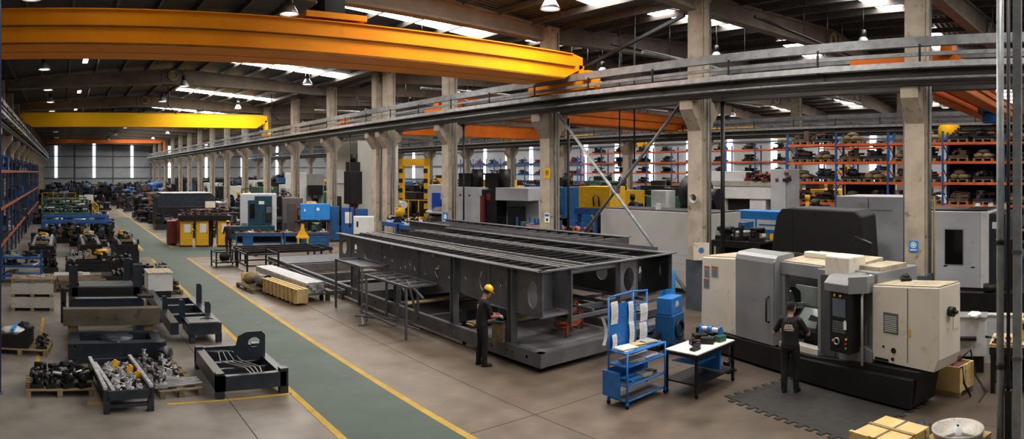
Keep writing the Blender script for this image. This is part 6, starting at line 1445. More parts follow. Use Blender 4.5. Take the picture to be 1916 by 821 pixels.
for x in (-0.35, 0.0, 1.68): MB().box(x, x + 0.09, 0.1, 0.2, 0, 2.3).build('post', RED, t)
MB().box(-0.35, 1.8, 0.05, 0.55, 1.25, 1.33).build('shelf', STEELDK, t)
casting('black tool lying on the dark shelf under the hanging blue cabinet', (14.6, 37.4, 1.331), (0.9, 0.4, 0.07), -0.28, 5, STEELDK, RED)
for i in range(3): cabinet('dark blue tall cabinet with pipes right of the hanging blue cabinet, %s of three' % ('left', 'middle', 'right')[i], (15.72 + 0.78 * i, 37.7 - 0.4 * i, 0), -0.4, 0.75, 0.8, 2.15 - 0.08 * i, RACKBL if i else MBLUE, i == 1)
# white gantry milling machine in the background
t = thing('gantry_mill', 'tall white C shaped gantry milling machine beyond the hanging blue cabinet', 'machine', (17.75, 51.0, 0), -0.35)
MB().plate([(0, 0), (1.6, 0), (1.6, 4.2), (-0.1, 4.2), (-0.1, 2.9), (0.55, 2.9), (0.55, 1.4), (0, 1.4)], [], 'xz', 0, 1.6).build('column', WHITEM, t, 0.03); MB().box(1.6, 3.0, 0.1, 1.5, 0, 4.1).build('side_column', mat('plain_grey_paint', '#8e908e', '#9da09d', 0.5, 0, 2), t)  # side column is a darker grey than the white column
MB().box(1.7, 2.9, -0.5, 0.1, 2.4, 3.2).cyl((2.3, -0.3, 1.9), (2.3, -0.3, 2.4), 0.25, n=14).build('spindle_head', STEELDK, t); MB().box(1.4, 3.2, -1.0, 0.1, 0.7, 1.1).build('table', STEELDK, t); MB().box(1.6, 3.0, -0.8, 0, 0, 0.7).build('knee', STEELDK, t)
# big white cabin wall and yellow jib
t = thing('white_cabin', 'large off white machine cabin between the double column and the white gantry mill', 'cabin', (18.5, 43.4, 0), FACE)
MB().box(0, 4.2, 0, 3.0, 0, 6.3).build('body', mat('off_white_sheet', '#b9bab2', '#c6c7bf', 0.6, 0, 1), t, 0.02); MB().box(-0.05, 4.25, -0.08, 0, 3.5, 4.4).build('band', WHITEM, t); MB().box(0.5, 1.6, -0.03, 0, 0, 2.6).build('doorway', BLACKP, t)
t = thing('knuckle_press', 'black press head with red column and loose hoses in front of the white cabin', 'machine', (17.72, 39.65, 0), FACE)
MB().box(0, 0.9, 0, 0.9, 2.2, 4.3).build('head', BLACKP, t, 0.02); MB().box(0.1, 0.8, 0.1, 0.8, 4.3, 4.9).cyl((0.45, 0.45, 4.9), (0.45, 0.45, 5.4), 0.2, n=14).build('motor', BLACKP, t); MB().box(0.3, 0.6, 0.3, 0.7, 0, 2.2).build('column', RED, t); MB().box(-0.4, 1.4, -0.3, 1.0, 0, 0.5).build('base', STEELDK, t)
t = thing('jib_hoist', 'yellow hook block and chain hanging in front of the white cabin', 'hoist', (17.6, 41.2, 0))
MB().cyl((0, 0, 5.3), (0, 0, 9.6), 0.02, n=6).build('rope', STEELDK, t); MB().box(-0.35, 0.35, -0.1, 0.1, 4.9, 5.3).box(-0.2, 0.2, -0.12, 0.12, 4.4, 4.9).build('hook_block', SAFETY, t); MB().tube([(0, 0, 4.4), (0, 0, 4.15), (0.12, 0, 4.0), (0.05, 0, 3.88), (-0.1, 0, 3.95)], 0.04).build('hook', SAFETY, t)
t = cabinet('small white control cabinet behind the far end of the welded frame', (15.15, 32.6, 0), -0.42, 1.1, 0.7, 1.85, WHITEM, False, 'control_cabinet')
MB().box(0.15, 0.25, -0.03, -0.02, 1.3, 1.6).build('meter', STEELDK, t)
for i, (x, y, l_) in enumerate(((15.6, 30.2, 1.5), (15.4, 28.0, 1.8), (15.2, 26.6, 1.0))):
    b_ = bench('dark blue tube framed bench with drums behind the welded frame, %s' % ('farthest', 'middle', 'nearest')[i], (x, y, 0), FACE, l_, 0.9, 1.75, RACKBL, RACKBL, True)
    for j in range(2): casting('pale part on the %s dark blue tube bench behind the welded frame, %s' % (('farthest', 'middle', 'nearest')[i], ('left', 'right')[j]), (x + 0.4, y - 0.35 - 0.6 * j, 1.751), (0.4, 0.4, 0.35), j, 14 + i + j, (WHITEM, STEELDK)[j], DKPART)
t = bench('blue bench with yellow green lettered front panel behind the welded frame', (16.2, 28.0, 0), FACE, 1.6, 0.8, 1.7, RACKBL, STEELDK, True)
MB().box(0.3, 0.85, -0.02, 0, 1.1, 1.45).build('lettered_panel', mat('yellow_green', '#5a8a3a', '#6a9c48', 0.5), t); MB().box(0.7, 1.4, -0.015, 0, 0.5, 1.05).build('white_panel', PAPER, t)
t = thing('gear_housing', 'broad dark round gear housing with machined rim behind the fourth column', 'machine part', (20.5, 31.1, 0), 0.3)
MB().lathe([(0.0, 0.0), (1.3, 0.0), (1.4, 0.3), (1.5, 1.7), (1.25, 2.0), (1.0, 2.3), (0.0, 2.3)], n=28).build('housing', DKPART, t); MB().lathe([(1.25, 1.98), (1.5, 1.98), (1.5, 2.1), (1.25, 2.1)], n=28).build('rim', BARE, t); MB().box(-1.6, 1.6, -0.4, 0.4, 0.6, 1.5).build('flange', STEELDK, t)
# yellow portal frame and cell fence
t = thing('portal_frame', 'yellow steel portal frame standing in the middle hall between double column and fourth column', 'frame', (23.0, 41.8, 0), FACE * 0.75)
for x in (0, 2.2): MB().box(x, x + 0.3, 0, 0.3, 0, 5.2).build('post', SAFETY, t)
MB().box(0, 2.5, 0, 0.3, 4.7, 5.2).build('crossbar', SAFETY, t); b = MB()
for k in range(7):
    for x in (-0.02, 2.18): b.box(x, x + 0.34, -0.02, 0.0, 0.7 * k, 0.7 * k + 0.3)
b.build('stripes', DKPART, t)
t = railing('yellow cell fence under the yellow portal frame', (21.9, 39.9), (23.6, 37.4), 2.4, 4)
t = cnc('white cabinet with bright blue panel behind the fourth column', (20.9, 34.4, 0), -0.9, 1.25, 1.0, 3.5, WHITEM, mat('vivid_blue', '#1a4fc4', '#2259d2', 0.4), STEELDK, False, 'cabinet', 'control_cabinet')
# large white CNC with dark middle, black motors on top
t = thing('machining_centre', 'long white machining centre with black middle bay and black motors on top', 'machine', (18.5, 28.6, 0), FACE * 0.82)
MB().box(0, 2.2, 0, 2.0, 0.3, 3.5).build('left_body', LTGREY, t, 0.02); MB().box(2.2, 3.1, 0.1, 2.0, 0.3, 3.4).build('middle_bay', BLACKP, t); MB().box(3.1, 5.0, 0.9, 2.0, 0.3, 3.5).box(3.1, 5.0, 0.0, 0.9, 2.9, 3.5).build('right_body', LTGREY, t, 0.02)
MB().box(-0.05, 5.0, -0.1, 2.0, 0, 0.3).build('base', STEELDK, t)
MB().box(2.2, 2.4, -0.05, 0.1, 0.3, 3.1).build('red_post', RED, t); MB().box(2.5, 2.75, 0.08, 0.1, 2.9, 3.2).build('red_label', RED, t)
for x in (1.2, 2.9): MB().cyl((x, 1.0, 3.5), (x, 1.0, 4.4), 0.32, n=16).box(x - 0.9, x - 0.1, 0.6, 1.4, 3.5, 4.2).build('top_motor', BLACKP, t)
MB().box(3.3, 4.8, 0.2, 0.9, 1.0, 1.5).box(3.6, 4.3, 0.3, 0.8, 1.5, 2.6).build('spindle', DKPART, t); MB().box(0.3, 2.0, -0.6, 0, 1.3, 1.6).box(0.5, 1.7, -0.9, -0.1, 0.9, 1.2).build('chip_conveyor', STEELDK, t)
for x, z in ((0.3, 3.0), (0.9, 3.1), (0.4, 2.5), (1.5, 3.1)): MB().cyl((x, -0.02, z), (x, 0.0, z), 0.05, n=12).build('cap', BLACKP, t)
railing('yellow guard rail at the foot of the third column', (16.2, 20.9), (16.2, 19.3), 1.75, 2)
t = thing('bollard', 'single yellow bollard behind the welded frame left of the third column', 'bollard', (16.3, 22.2, 0)); MB().cyl((0, 0, 0), (0, 0, 1.8), 0.06, n=12).build('post', SAFETY, t)
# yellow boxed machine and its blue base, coloured coil rack
t = thing('test_machine', 'yellow boxed machine with hand hoop on dark blue legs, behind the X brace', 'machine', (21.7, 22.3, 0), FACE * 0.9)
MB().box(0, 1.75, 0, 1.3, 2.6, 3.6).build('housing', SAFETY, t, 0.02); MB().tube([(0.9, -0.05, 2.7), (0.9, -0.1, 3.1), (1.05, -0.1, 3.25), (1.2, -0.1, 3.1), (1.2, -0.05, 2.7)], 0.04).build('hoop', BLACKP, t)
MB().box(-0.2, 2.0, -0.1, 1.5, 2.3, 2.6).build('deck', RACKBL, t)
for x in (-0.1, 1.8):
    for y in (0, 1.3): MB().box(x, x + 0.15, y, y + 0.15, 0, 2.3).build('leg', RACKBL, t)
for i in range(3):
    t = thing('coil_rack', 'dark blue rack of orange and red coils behind the welded frame, %s of three' % ('left', 'middle', 'right')[i], 'rack', (18.2, 22.6 - 1.4 * i, 0), FACE)
    for x in (0, 1.2): MB().box(x, x + 0.07, 0, 0.07, 0, 2.3).box(x, x + 0.07, 0.7, 0.77, 0, 2.3).build('post', RACKBL, t)
    for z in (0.5, 1.1, 1.7): MB().box(0, 1.27, 0, 0.77, z, z + 0.05).build('shelf', RACKBL, t)
    for z in (0.55, 1.15, 1.75):
        for k in range(3):
            o = tag(MB().lathe([(0.1, -0.1), (0.17, -0.1), (0.17, 0.1), (0.1, 0.1)], (0, 0, 0.17), 14, 'y').build('coil', (ORPART, RED, MBLUE, DKPART)[(k + int(z * 3) + i) % 4]), 'coloured coil on the %s dark blue coil rack, %s shelf' % (('left', 'middle', 'right')[i], {0.55: 'bottom', 1.15: 'middle', 1.75: 'top'}[z]), 'coil', 'coils on the %s coil rack' % ('left', 'middle', 'right')[i])
            o.location = (18.55, 22.6 - 1.4 * i - 0.25 - 0.4 * k, z); o.rotation_euler.z = FACE
# grey panelled machine behind the X brace
t = thing('panel_enclosure', 'plain pale grey panelled enclosure behind the X brace', 'machine', (18.75, 18.05, 0), FACE)
MB().box(0, 5.4, 0, 1.6, 0.15, 2.85).build('enclosure', mat('plain_pale_grey', '#adacaa', '#b7b6b3', 0.5, 0, 1), t, 0.03); MB().box(0.02, 5.38, 0.02, 1.58, 2.85, 2.88).build('top_sheet', STEELDK, t); MB().box(0, 5.4, 0.05, 1.6, 0, 0.15).build('plinth', STEELDK, t)
MB().box(2.6, 2.7, 0.2, 0.4, 2.88, 3.1).build('lamp_post', WHITEM, t); MB().box(4.3, 4.45, 0.2, 0.4, 2.88, 3.05).build('lamp_post', WHITEM, t)
t = thing('cable_rail', 'thin grey rail fence with three wires along the pale grey enclosure', 'railing', (18.0, 18.0, 0), FACE)
for k in range(5): MB().bar((k * 1.2, 0, 0), (k * 1.2, 0, 1.5), 0.03).build('post', GALV, t)
b = MB()
for z in (0.9, 1.15, 1.45): b.bar((0, 0, z), (4.8, 0, z), 0.012)
b.build('wire', GALV, t)
t = cabinet('small white box machine above the pale grey enclosure, left of the second column', (21.3, 17.6, 0), FACE, 0.8, 0.6, 3.5, WHITEM, False, 'control_cabinet')
t = thing('motor_assembly', 'big black motor with round flywheel above the pale grey enclosure', 'motor', (21.6, 16.6, 0), FACE)
MB().box(0, 1.6, 0, 1.2, 0, 2.6).build('stand', STEELDK, t); MB().cyl((0.3, 0.6, 3.4), (1.0, 0.6, 3.4), 0.75, n=24).cyl((1.0, 0.6, 3.2), (1.8, 0.6, 3.2), 0.4, n=18).build('motor', BLACKP, t); MB().box(0.2, 1.6, 0.1, 1.1, 2.6, 2.9).build('mount', STEELDK, t)
# behind the second and first columns: benches, blue machine with white lettering, white press
t = bench('black bench loaded with dark parts right of the second column', (18.3, 12.6, 0), FACE, 1.9, 1.0, 2.0, STEELDK, STEELDK, True)
for j in range(3):
    for z, nm in ((2.001, 'top'), (0.241, 'lower shelf')): casting('dark part on the black bench right of the second column, %s, %s' % (nm, ('left', 'middle', 'right')[j]), (18.8, 12.25 - 0.6 * j, z), (0.5, 0.6, 0.5), j, 85 + j, STEELDK, BARE if j == 1 else DKPART)
t = cabinet('bright blue cabinet with white mark above the black bench, right of the second column', (20.2, 13.4, 0), FACE, 0.9, 0.8, 2.45, MBLUE)
t = thing('saw_machine', 'blue machine with white lettered band, left of the black dome cover', 'machine', (22.3, 14.2, 0), FACE * 1.02)
MB().box(0, 2.2, 0, 0.9, 1.9, 2.75).build('housing', BRIGHTBL, t, 0.02); MB().box(0.05, 1.0, -0.02, 0, 2.05, 2.42).box(1.1, 2.15, -0.02, 0, 2.05, 2.42).build('white_band', PAPER, t)
b = MB()
for k in range(5): b.plate([(0.12 + 0.17 * k, 2.1), (0.2 + 0.17 * k, 2.1), (0.26 + 0.17 * k, 2.36), (0.18 + 0.17 * k, 2.36)], [], 'xz', -0.03, -0.02)
b.box(1.2, 2.05, -0.03, -0.02, 2.2, 2.26).build('lettering', BRIGHTBL, t)
MB().box(0.1, 2.1, 0.1, 0.8, 0, 0.9).box(0.1, 0.4, 0.2, 0.8, 0.9, 1.9).box(1.8, 2.1, 0.2, 0.8, 0.9, 1.9).build('stand', RACKBL, t); MB().box(-0.4, 2.4, -0.4, 0.9, 0.9, 1.05).build('table', STEELDK, t)
for j in range(4): casting('dark part on the table of the blue lettered machine, %s from the left' % ordinal(j), (22.1, 13.9 - 0.6 * j, 1.051), (0.4, 0.5, 0.4), j, 90 + j, DKPART, DKPART2)
t = thing('bridge_press', 'big white bridge type press with deep crossbeam behind the blue lettered machine', 'press', (28.5, 20.6, 0), FACE * 0.95)
MB().box(-0.3, 4.6, 0, 1.4, 2.9, 3.75).build('crossbeam', WHITEM, t, 0.03); MB().box(-0.3, 4.6, -0.06, 0, 3.55, 3.8).build('top_edge', GREYCARD, t)
for x in (0.9, 3.2): MB().box(x, x + 0.9, 0.1, 1.4, 0, 2.9).build('column', WHITEM, t, 0.02)
MB().box(4.5, 5.3, -0.2, 1.6, 0, 4.4).build('side_column', LTGREY, t, 0.02); MB().box(1.8, 3.2, 0.4, 1.2, 2.2, 2.9).build('ram', STEELDK, t); MB().box(0.8, 4.4, -0.3, 1.6, 0, 0.9).build('bed', STEELDK, t)
MB().box(0.5, 2.8, 0.2, 1.2, 3.75, 4.3).build('oil_tank', WHITEM, t, 0.02)
for j in range(6): casting('red and black valve on top of the white bridge press, %s from the left' % ordinal(j), (28.9, 17.4 - 0.42 * j, 3.801), (0.36, 0.5, 0.55), j, 95 + j, (RED, STEELDK)[j % 2], (DKPART, RED)[j % 2])
# black dome cover machine and grey machining centre behind the lathe
t = thing('turning_machine', 'big black dome shaped machine cover right behind the lathe', 'machine', (18.1, 10.15, 0), FACE)
MB().plate([(0.0, 1.55), (0.06, 2.3), (0.20, 2.95), (0.36, 3.12), (0.7, 3.17), (2.8, 3.12), (3.0, 2.95), (3.1, 1.55)], [], 'xz', 0.0, 1.25).build('dome_cover', BLACKSAT, t, 0.06)
MB().plate([(2.6, 1.45), (3.4, 1.45), (3.35, 2.2), (2.85, 2.4), (2.6, 2.1)], [], 'xz', -0.12, 0.05).build('side_cover', BLACKP, t, 0.02); MB().box(0.75, 0.765, -0.01, 0.0, 1.6, 3.1).build('seam', STEELDK, t)
MB().box(-0.1, 3.5, -0.05, 1.25, 0, 1.5).build('base', STEELDK, t, 0.02); MB().box(3.5, 4.1, -0.1, 0.15, 1.25, 1.45).build('rail', BLACKP, t)
for x in (1.1, 1.9): MB().tube([(x, -0.1, 1.5), (x, -0.12, 1.6), (x + 0.25, -0.12, 1.6), (x + 0.25, -0.1, 1.5)], 0.02).build('handle', BLACKP, t)
t = thing('machining_centre', 'tall light grey machining centre with black window and dark end, behind the nearest column', 'machine', (20.3, 9.0, 0), FACE)
MB().box(0, 2.75, 0.2, 2.2, 0.7, 3.45).build('rear_body', LTGREY, t, 0.02); MB().box(1.15, 1.165, 0.19, 0.2, 0.8, 3.4).box(1.2, 2.0, 0.19, 0.2, 3.0, 3.012).build('seam', STEELDK, t)
MB().box(3.0, 5.05, -0.55, 2.0, 0.75, 3.05).build('front_body', LTGREY, t, 0.02); MB().box(2.75, 3.0, 0.0, 2.0, 0.7, 3.3).build('bridge', GREYP, t)
f_ = MB().box(3.95, 4.5, -0.565, -0.55, 1.45, 2.5).build('window', GLASSDK, t); MB().box(3.92, 4.53, -0.56, -0.548, 1.42, 2.53).build('window_frame', GREYP, t)
MB().box(5.05, 5.30, -0.56, 1.9, 0.75, 3.05).build('corner_strip', WHITEM, t, 0.01); MB().box(5.30, 5.8, -0.5, 1.9, 0.75, 3.0).build('dark_end', mat('blue_black_panel', '#262a31', '#31363e', 0.4, 0.1, 2), t, 0.01)
MB().box(5.4, 5.7, -0.52, -0.5, 2.55, 2.75).build('white_label', PAPER, t); MB().box(5.8, 6.1, -0.2, 1.0, 0.7, 2.2).build('fuse_box', BLACKP, t)
MB().box(2.6, 6.6, -0.9, 2.0, 0.0, 0.72).build('base', STEELDK, t, 0.02); MB().box(4.4, 5.8, -1.2, -0.7, 0.1, 0.72).cyl((5.4, -0.9, 0.72), (5.4, -0.9, 0.95), 0.2, n=14).build('chip_tray', STEELDK, t)
MB().box(0, 2.6, 0.1, 2.2, 0, 0.7).build('base', STEELDK, t)
MB().box(3.1, 5.2, -0.3, 1.8, 3.05, 3.1).build('roof_plate', BLACKP, t)
for x, z in ((3.2, 1.35), (4.75, 1.36), (3.9, 1.38)): MB().box(x, x + 0.12, -0.565, -0.55, z, z + 0.03).build('catch', STEELDK, t)
# low white wall, sink unit, right hand bench
t = thing('low_wall', 'low white painted block wall at the right, behind the small valve crate', 'partition', (14.55, 3.4, 0), FACE * 0.93)
MB().box(0, 2.2, 0, 0.2, 0, 1.05).build('blockwork', mat('white_blockwork', '#b7b8b8', '#c9caca', 0.75, 0, 2, 0.2, spots='#9a9b9b'), t); MB().box(-0.02, 2.22, -0.02, 0.22, 1.05, 1.08).build('coping', GREYCARD, t)
t = thing('coolant_unit', 'white coolant unit with grey lid and black bracket beside the right end of the lathe', 'coolant unit', (13.75, 3.35, 0), FACE * 0.9)
MB().box(0, 0.7, 0, 0.5, 0.35, 1.15).build('tank', WHITEM, t, 0.02); MB().box(-0.03, 0.73, -0.03, 0.53, 1.15, 1.19).build('lid', GREYP, t); MB().box(0, 0.5, -0.15, 0, 0.72, 0.78).build('bracket', STEELDK, t); MB().box(0.05, 0.65, 0.05, 0.45, 0, 0.35).build('pedestal', STEELDK, t); MB().tube([(0.7, -0.1, 0.8), (0.95, -0.2, 0.8), (0.95, -0.2, 0.05)], 0.03).build('pipe', BLACKP, t)
tag(MB().blob((0, 0, 0.06), (0.5, 0.3, 0.12), 7, 0.5).build('cloth', PAPER), 'white cloth lying on the coolant unit beside the lathe', 'cloth', None, (13.75, 2.9, 1.19))
t = bench('wooden topped black bench with clutter at the right edge', (12.6, 2.35, 0), FACE * 0.95, 1.6, 0.9, 0.95, BLACKP, PLY, True)
t = thing('tool_case', 'yellow plastic tool case standing on the wooden topped bench at the right edge', 'case', (12.95, 1.9, 0.951), FACE)
MB().box(0, 0.6, 0, 0.4, 0, 0.42).build('shell', SAFETY, t, 0.03); MB().box(0.15, 0.32, -0.02, 0.0, 0.22, 0.34).build('latch', STEELDK, t); MB().tube([(0.15, 0.2, 0.42), (0.15, 0.2, 0.5), (0.45, 0.2, 0.5), (0.45, 0.2, 0.42)], 0.02).build('handle', BLACKP, t)
casting('small grey fitting on the wooden topped bench at the right edge, nearer one', (12.72, 2.0, 0.951), (0.16, 0.14, 0.14), 0.3, 4, BARE, REDBR)
casting('small dark fitting on the wooden topped bench at the right edge, farther one', (12.72, 2.22, 0.951), (0.16, 0.14, 0.14), 1.3, 6, REDBR, BARE)
t = thing('tube_stand', 'bright blue bent tube frame at the right edge above the yellow tool case', 'frame', (14.1, 1.75, 0), FACE)
MB().tube([(0, 0, 0), (0, 0, 1.5), (0.2, 0, 1.8), (0.9, 0, 2.0)], 0.06).tube([(0.9, 0, 0), (0.9, 0, 2.0)], 0.05).bar((0, 0, 1.4), (0.9, 0, 1.4), 0.08).build('tube', BRIGHTBL, t)
# blue shelving at the far right with white containers
for i in range(2):
    t = thing('shelving', 'bright blue shelving with crates beyond the grey machining centre, %s' % ('left unit', 'right unit')[i], 'shelf', (24.6, 5.6 - 2.0 * i, 0), FACE)
    for x in (0, 1.8):
        for y in (0, 0.6): MB().box(x, x + 0.08, y, y + 0.08, 0, 2.5).build('post', RACKBL, t)
    for z in (0.4, 1.0, 1.6, 2.3): MB().box(0, 1.88, 0, 0.68, z, z + 0.05).build('shelf_board', RACKBL, t)
    MB().box(0.2, 1.7, 0.05, 0.6, 0.45, 0.95).build('blue_bin', MBLUE, t)
    for j in range(5):
        z = (1.051, 1.651, 2.351, 2.351, 2.351)[j]; tag(MB().box(-0.2, 0.2, -0.2, 0.2, 0, 0.34 if j < 2 else 0.6).box(-0.08, 0.08, -0.08, 0.08, 0.3, 0.45 if j < 2 else 0.72).build('container', (YELLOW, DKPART, WHITEM, WHITEM, GREYCARD)[j]),
            '%s container on the %s blue shelving at the right' % (('yellow', 'black', 'white', 'second white', 'grey')[j], ('left', 'right')[i]), 'container', None, (24.95, 5.2 - 2.0 * i - (0.6, 1.0, 0.1, 0.6, 1.1)[j], z))
# orange and blue pallet racking of the middle hall
RK = pallet_rack('orange and blue pallet racking full of castings, behind the grey machining centre', (33.4, 2.6, 0), PI / 2, 5, 2.9, 1.1, 6.3, (1.5, 2.65, 3.75, 4.8, 5.75))
for b_ in (0, 1, 3): MB().box(b_ * 2.9 + 0.08, (b_ + 1) * 2.9 - 0.08, -0.04, -0.012, 0.4, (6.2, 6.2, 0, 3.6)[b_]).build('back_panel', mat('shade_back_sheet', '#17171a', '#202024', 0.7), RK)  # dark sheets added in place of the shade behind the goods
LV = ((1.5, 'lowest'), (2.65, 'second'), (3.75, 'third'), (4.8, 'fourth'), (5.75, 'top'))
gk = 0
for li, (z, nm) in enumerate(LV):
    for b_ in range(5):
        for j in range(2):
            gk += 1
            if li == 4 and (b_ + j) % 3 == 0: continue
            x = 32.85; y = 2.6 + 2.9 * b_ + 0.85 + 1.25 * j
            bn = ('rightmost', 'second from the right', 'third from the right', 'fourth from the right', 'leftmost')[b_]
            pallet('pallet on the %s level of the orange racking, %s bay, %s' % (nm, bn, ('right', 'left')[j]), (x, y, z), 1.0, 1.1, PI / 2, WOOD, 'pallets in the orange racking')
            if gk % 3 == 0:
                tag(MB().blob((-.22, -.2, 0.13), (0.56, 0.6, 0.28), gk, 0.2).blob((.24, -.2, 0.13), (0.54, 0.6, 0.28), gk + 1, 0.2).blob((-.2, .26, 0.14), (0.56, 0.5, 0.3), gk + 2, 0.2).blob((.24, .26, 0.13), (0.54, 0.52, 0.28), gk + 3, 0.2).blob((0.0, .05, 0.34), (0.75, 0.6, 0.26), gk + 4, 0.25).build('sack_load', (TAN, REDBR, DKPART)[gk % 3]), 'load of sacks, %s level of the orange racking, %s bay, %s side' % (nm, bn, ('right', 'left')[j]), 'sacks', 'sack loads in the orange racking', (x, y, z + 0.145))
            else:
                casting('load of castings, %s level of the orange racking, %s bay, %s side' % (nm, bn, ('right', 'left')[j]), (x, y, z + 0.145), (1.1, 1.0, 0.6), 0, gk, (DKPART, DKPART2, RUST, STEELDK)[gk % 4], (DKPART, REDBR, RUST)[gk % 3], 'casting loads in the orange racking', 'casting_load', 'load')
t = thing('yellow_drum', 'yellow drum hoist above the orange racking, right of the nearest column', 'hoist', (34.5, 8.6, 0)); MB().lathe([(0.0, 5.9), (0.6, 5.9), (0.6, 6.6), (0.5, 6.75), (0.0, 6.75)], n=24).build('drum', YELLOW, t); MB().box(-0.65, 0.65, -0.65, 0.65, 5.7, 5.9).box(-0.08, 0.08, -0.08, 0.08, 0, 5.7).build('bracket', STEELDK, t)
# far hall racks, seen between the columns
R2 = pallet_rack('blue racking with red shelves along the far hall, seen between the second and third columns', (50.0, 26.0, 0), PI / 2, 8, 3.0, 1.1, 6.6, (1.2, 2.2, 3.2, 4.2, 5.2, 6.2), None, RACKBL, RACKOR)
R3 = pallet_rack('blue racking with red shelves in the far hall, seen right of the second column', (50.0, 8.0, 0), PI / 2, 5, 3.0, 1.1, 7.4, (1.2, 2.2, 3.2, 4.2, 5.2, 6.2), None, RACKBL, RACKOR)
R4 = pallet_rack('blue racking in the far hall, seen between the fourth column and third column', (51.5, 52.0, 0), PI / 2, 8, 3.0, 1.1, 6.0, (1.4, 2.7, 4.0, 5.3), None, RACKBL, RACKBL)
for k in range(150):
    fr = (R2, R4, R3)[k % 3]; b_ = (k // 3) % (5 if fr is R3 else 8); z = (1.4, 2.7, 4.0, 5.3)[(k // 24) % 4] if fr is R4 else (2.2, 3.2, 4.2, 5.2, 6.2)[(k // 24) % 5]; y0 = fr.location.y
    casting('part stored on the blue racking of the far hall', (fr.location.x - 0.5, y0 + 3.0 * b_ + (0.85, 2.1)[(k // 120) % 2], z), ((1.0, 0.95, 0.6), (0.9, 1.1, 0.66))[k % 2], 0, k, (DKPART, RED, RACKBL, STEELDK, DKPART2, SAFETY)[k % 6], (DKPART, REDBR, STEELDK)[k % 3], 'parts on the far blue racking', 'stored_part')
# rows of machines filling the middle and far halls behind the columns
ML = ('dark', 'white', 'blue', 'green', 'yellow')
mk = 0
for row, x in enumerate((19.5, 24.5, 29.5)):
    for y in range(44, 124, 6):
        mk += 1; c = (0, 1, 0, 2, 0, 3, 0, 1, 4, 0)[(mk * 3 + row) % 10]
        if x < 22 and y < 57: continue
        cnc('%s machine tool in the long rows of the middle hall behind the columns' % ML[c], (x, y + RND.uniform(-1, 1), 0), FACE, 3.0 + RND.uniform(-.5, .8), 2.0, 2.3 + RND.uniform(-.3, 1.2), (STEELDK, WHITEM, MBLUE, GREEN, SAFETY)[c], (BLACKP, GREYP, RACKBL, TEAL, STEELDK)[c], STEELDK, c != 4, 'machine', 'machine_tool', None, 0.8 if mk % 2 else None, '%s machine tools in the middle hall rows' % ML[c])
for row, x in enumerate((25.5, 31.0)):
    for y in (26, 31, 36, 40) if row else (30.5, 35.0):
        mk += 1; c = (0, 2, 1, 3, 4, 0)[mk % 6]
        cnc('%s machine tool in the middle hall, seen past the third column, row %s' % (ML[c], ('in front', 'behind')[row]), (x, y, 0), FACE, 3.2, 2.0, 2.5 + 0.3 * (mk % 4), (STEELDK, WHITEM, MBLUE, GREEN, SAFETY)[c], (BLACKP, GREYP, RACKBL, TEAL, STEELDK)[c], STEELDK, True, 'machine', 'machine_tool', None, 0.8, '%s near machine tools, row %d' % (ML[c], row))
for row, x in enumerate((40.5, 44.5)):
    for y in range(14 + 3 * row, 110, 7):
        mk += 1; c = (1, 4, 2, 0, 3, 2, 4)[mk % 7]
        cnc('%s machine tool in the farthest hall beyond the second row of columns' % ML[c], (x, y, 0), FACE, 3.4, 2.0, 2.4 + 0.35 * (mk % 4), (STEELDK, WHITEM, MBLUE, GREEN, SAFETY)[c], (BLACKP, GREYP, RACKBL, TEAL, STEELDK)[c], STEELDK, True, 'machine', 'machine_tool', None, 0.7, '%s machine tools in the farthest hall' % ML[c])
# ---------------------------------------------------------------- pipes, cables and clutter between the columns
def drop(label, x, y, z0, z1, r=0.03, m_=STEELDK, kink=0.0):
    t = thing('drop_pipe', label, 'pipe', (x, y, 0))
    MB().tube([(0, 0, z1), (0, 0, (z0 + z1) / 2 + 0.4), (kink, 0, (z0 + z1) / 2), (kink, 0, z0)] if kink else [(0, 0, z1), (0, 0, z0)], r).build('pipe', m_, t)
    MB().box(kink - 0.05, kink + 0.05, -0.05, 0.05, z0 - 0.16, z0).build('outlet_box', m_, t)
    return t
drop('thin black drop pipe hanging between the X brace arms, left one of the pair', 17.6, 16.0, 4.6, 9.9, 0.025)
drop('thin black drop pipe hanging between the X brace arms, right one of the pair', 17.6, 15.3, 4.7, 9.9, 0.03)
drop('dark pipe standing close to the right side of the second column', 17.5, 11.55, 0.16, 6.6, 0.07, BLACKP)
drop('dark pipe standing close to the left side of the nearest column', 17.4, 5.55, 0.16, 7.0, 0.09, STEEL)
drop('dark pipe beside the third column', 17.5, 18.55, 0.16, 6.3, 0.05, BLACKP)
drop('thin black cable hanging left of the double column', 16.3, 35.6, 1.2, 6.5, 0.03)
drop('yellow pipe running up the right edge of the nearest column', 17.25, 4.72, 0.16, 3.6, 0.03, mat('dull_yellow_pipe', '#8a7428', '#9c8430', 0.5))
drop('dark cable drop near the fourth column', 17.5, 25.6, 0.16, 6.46, 0.04, BLACKP)
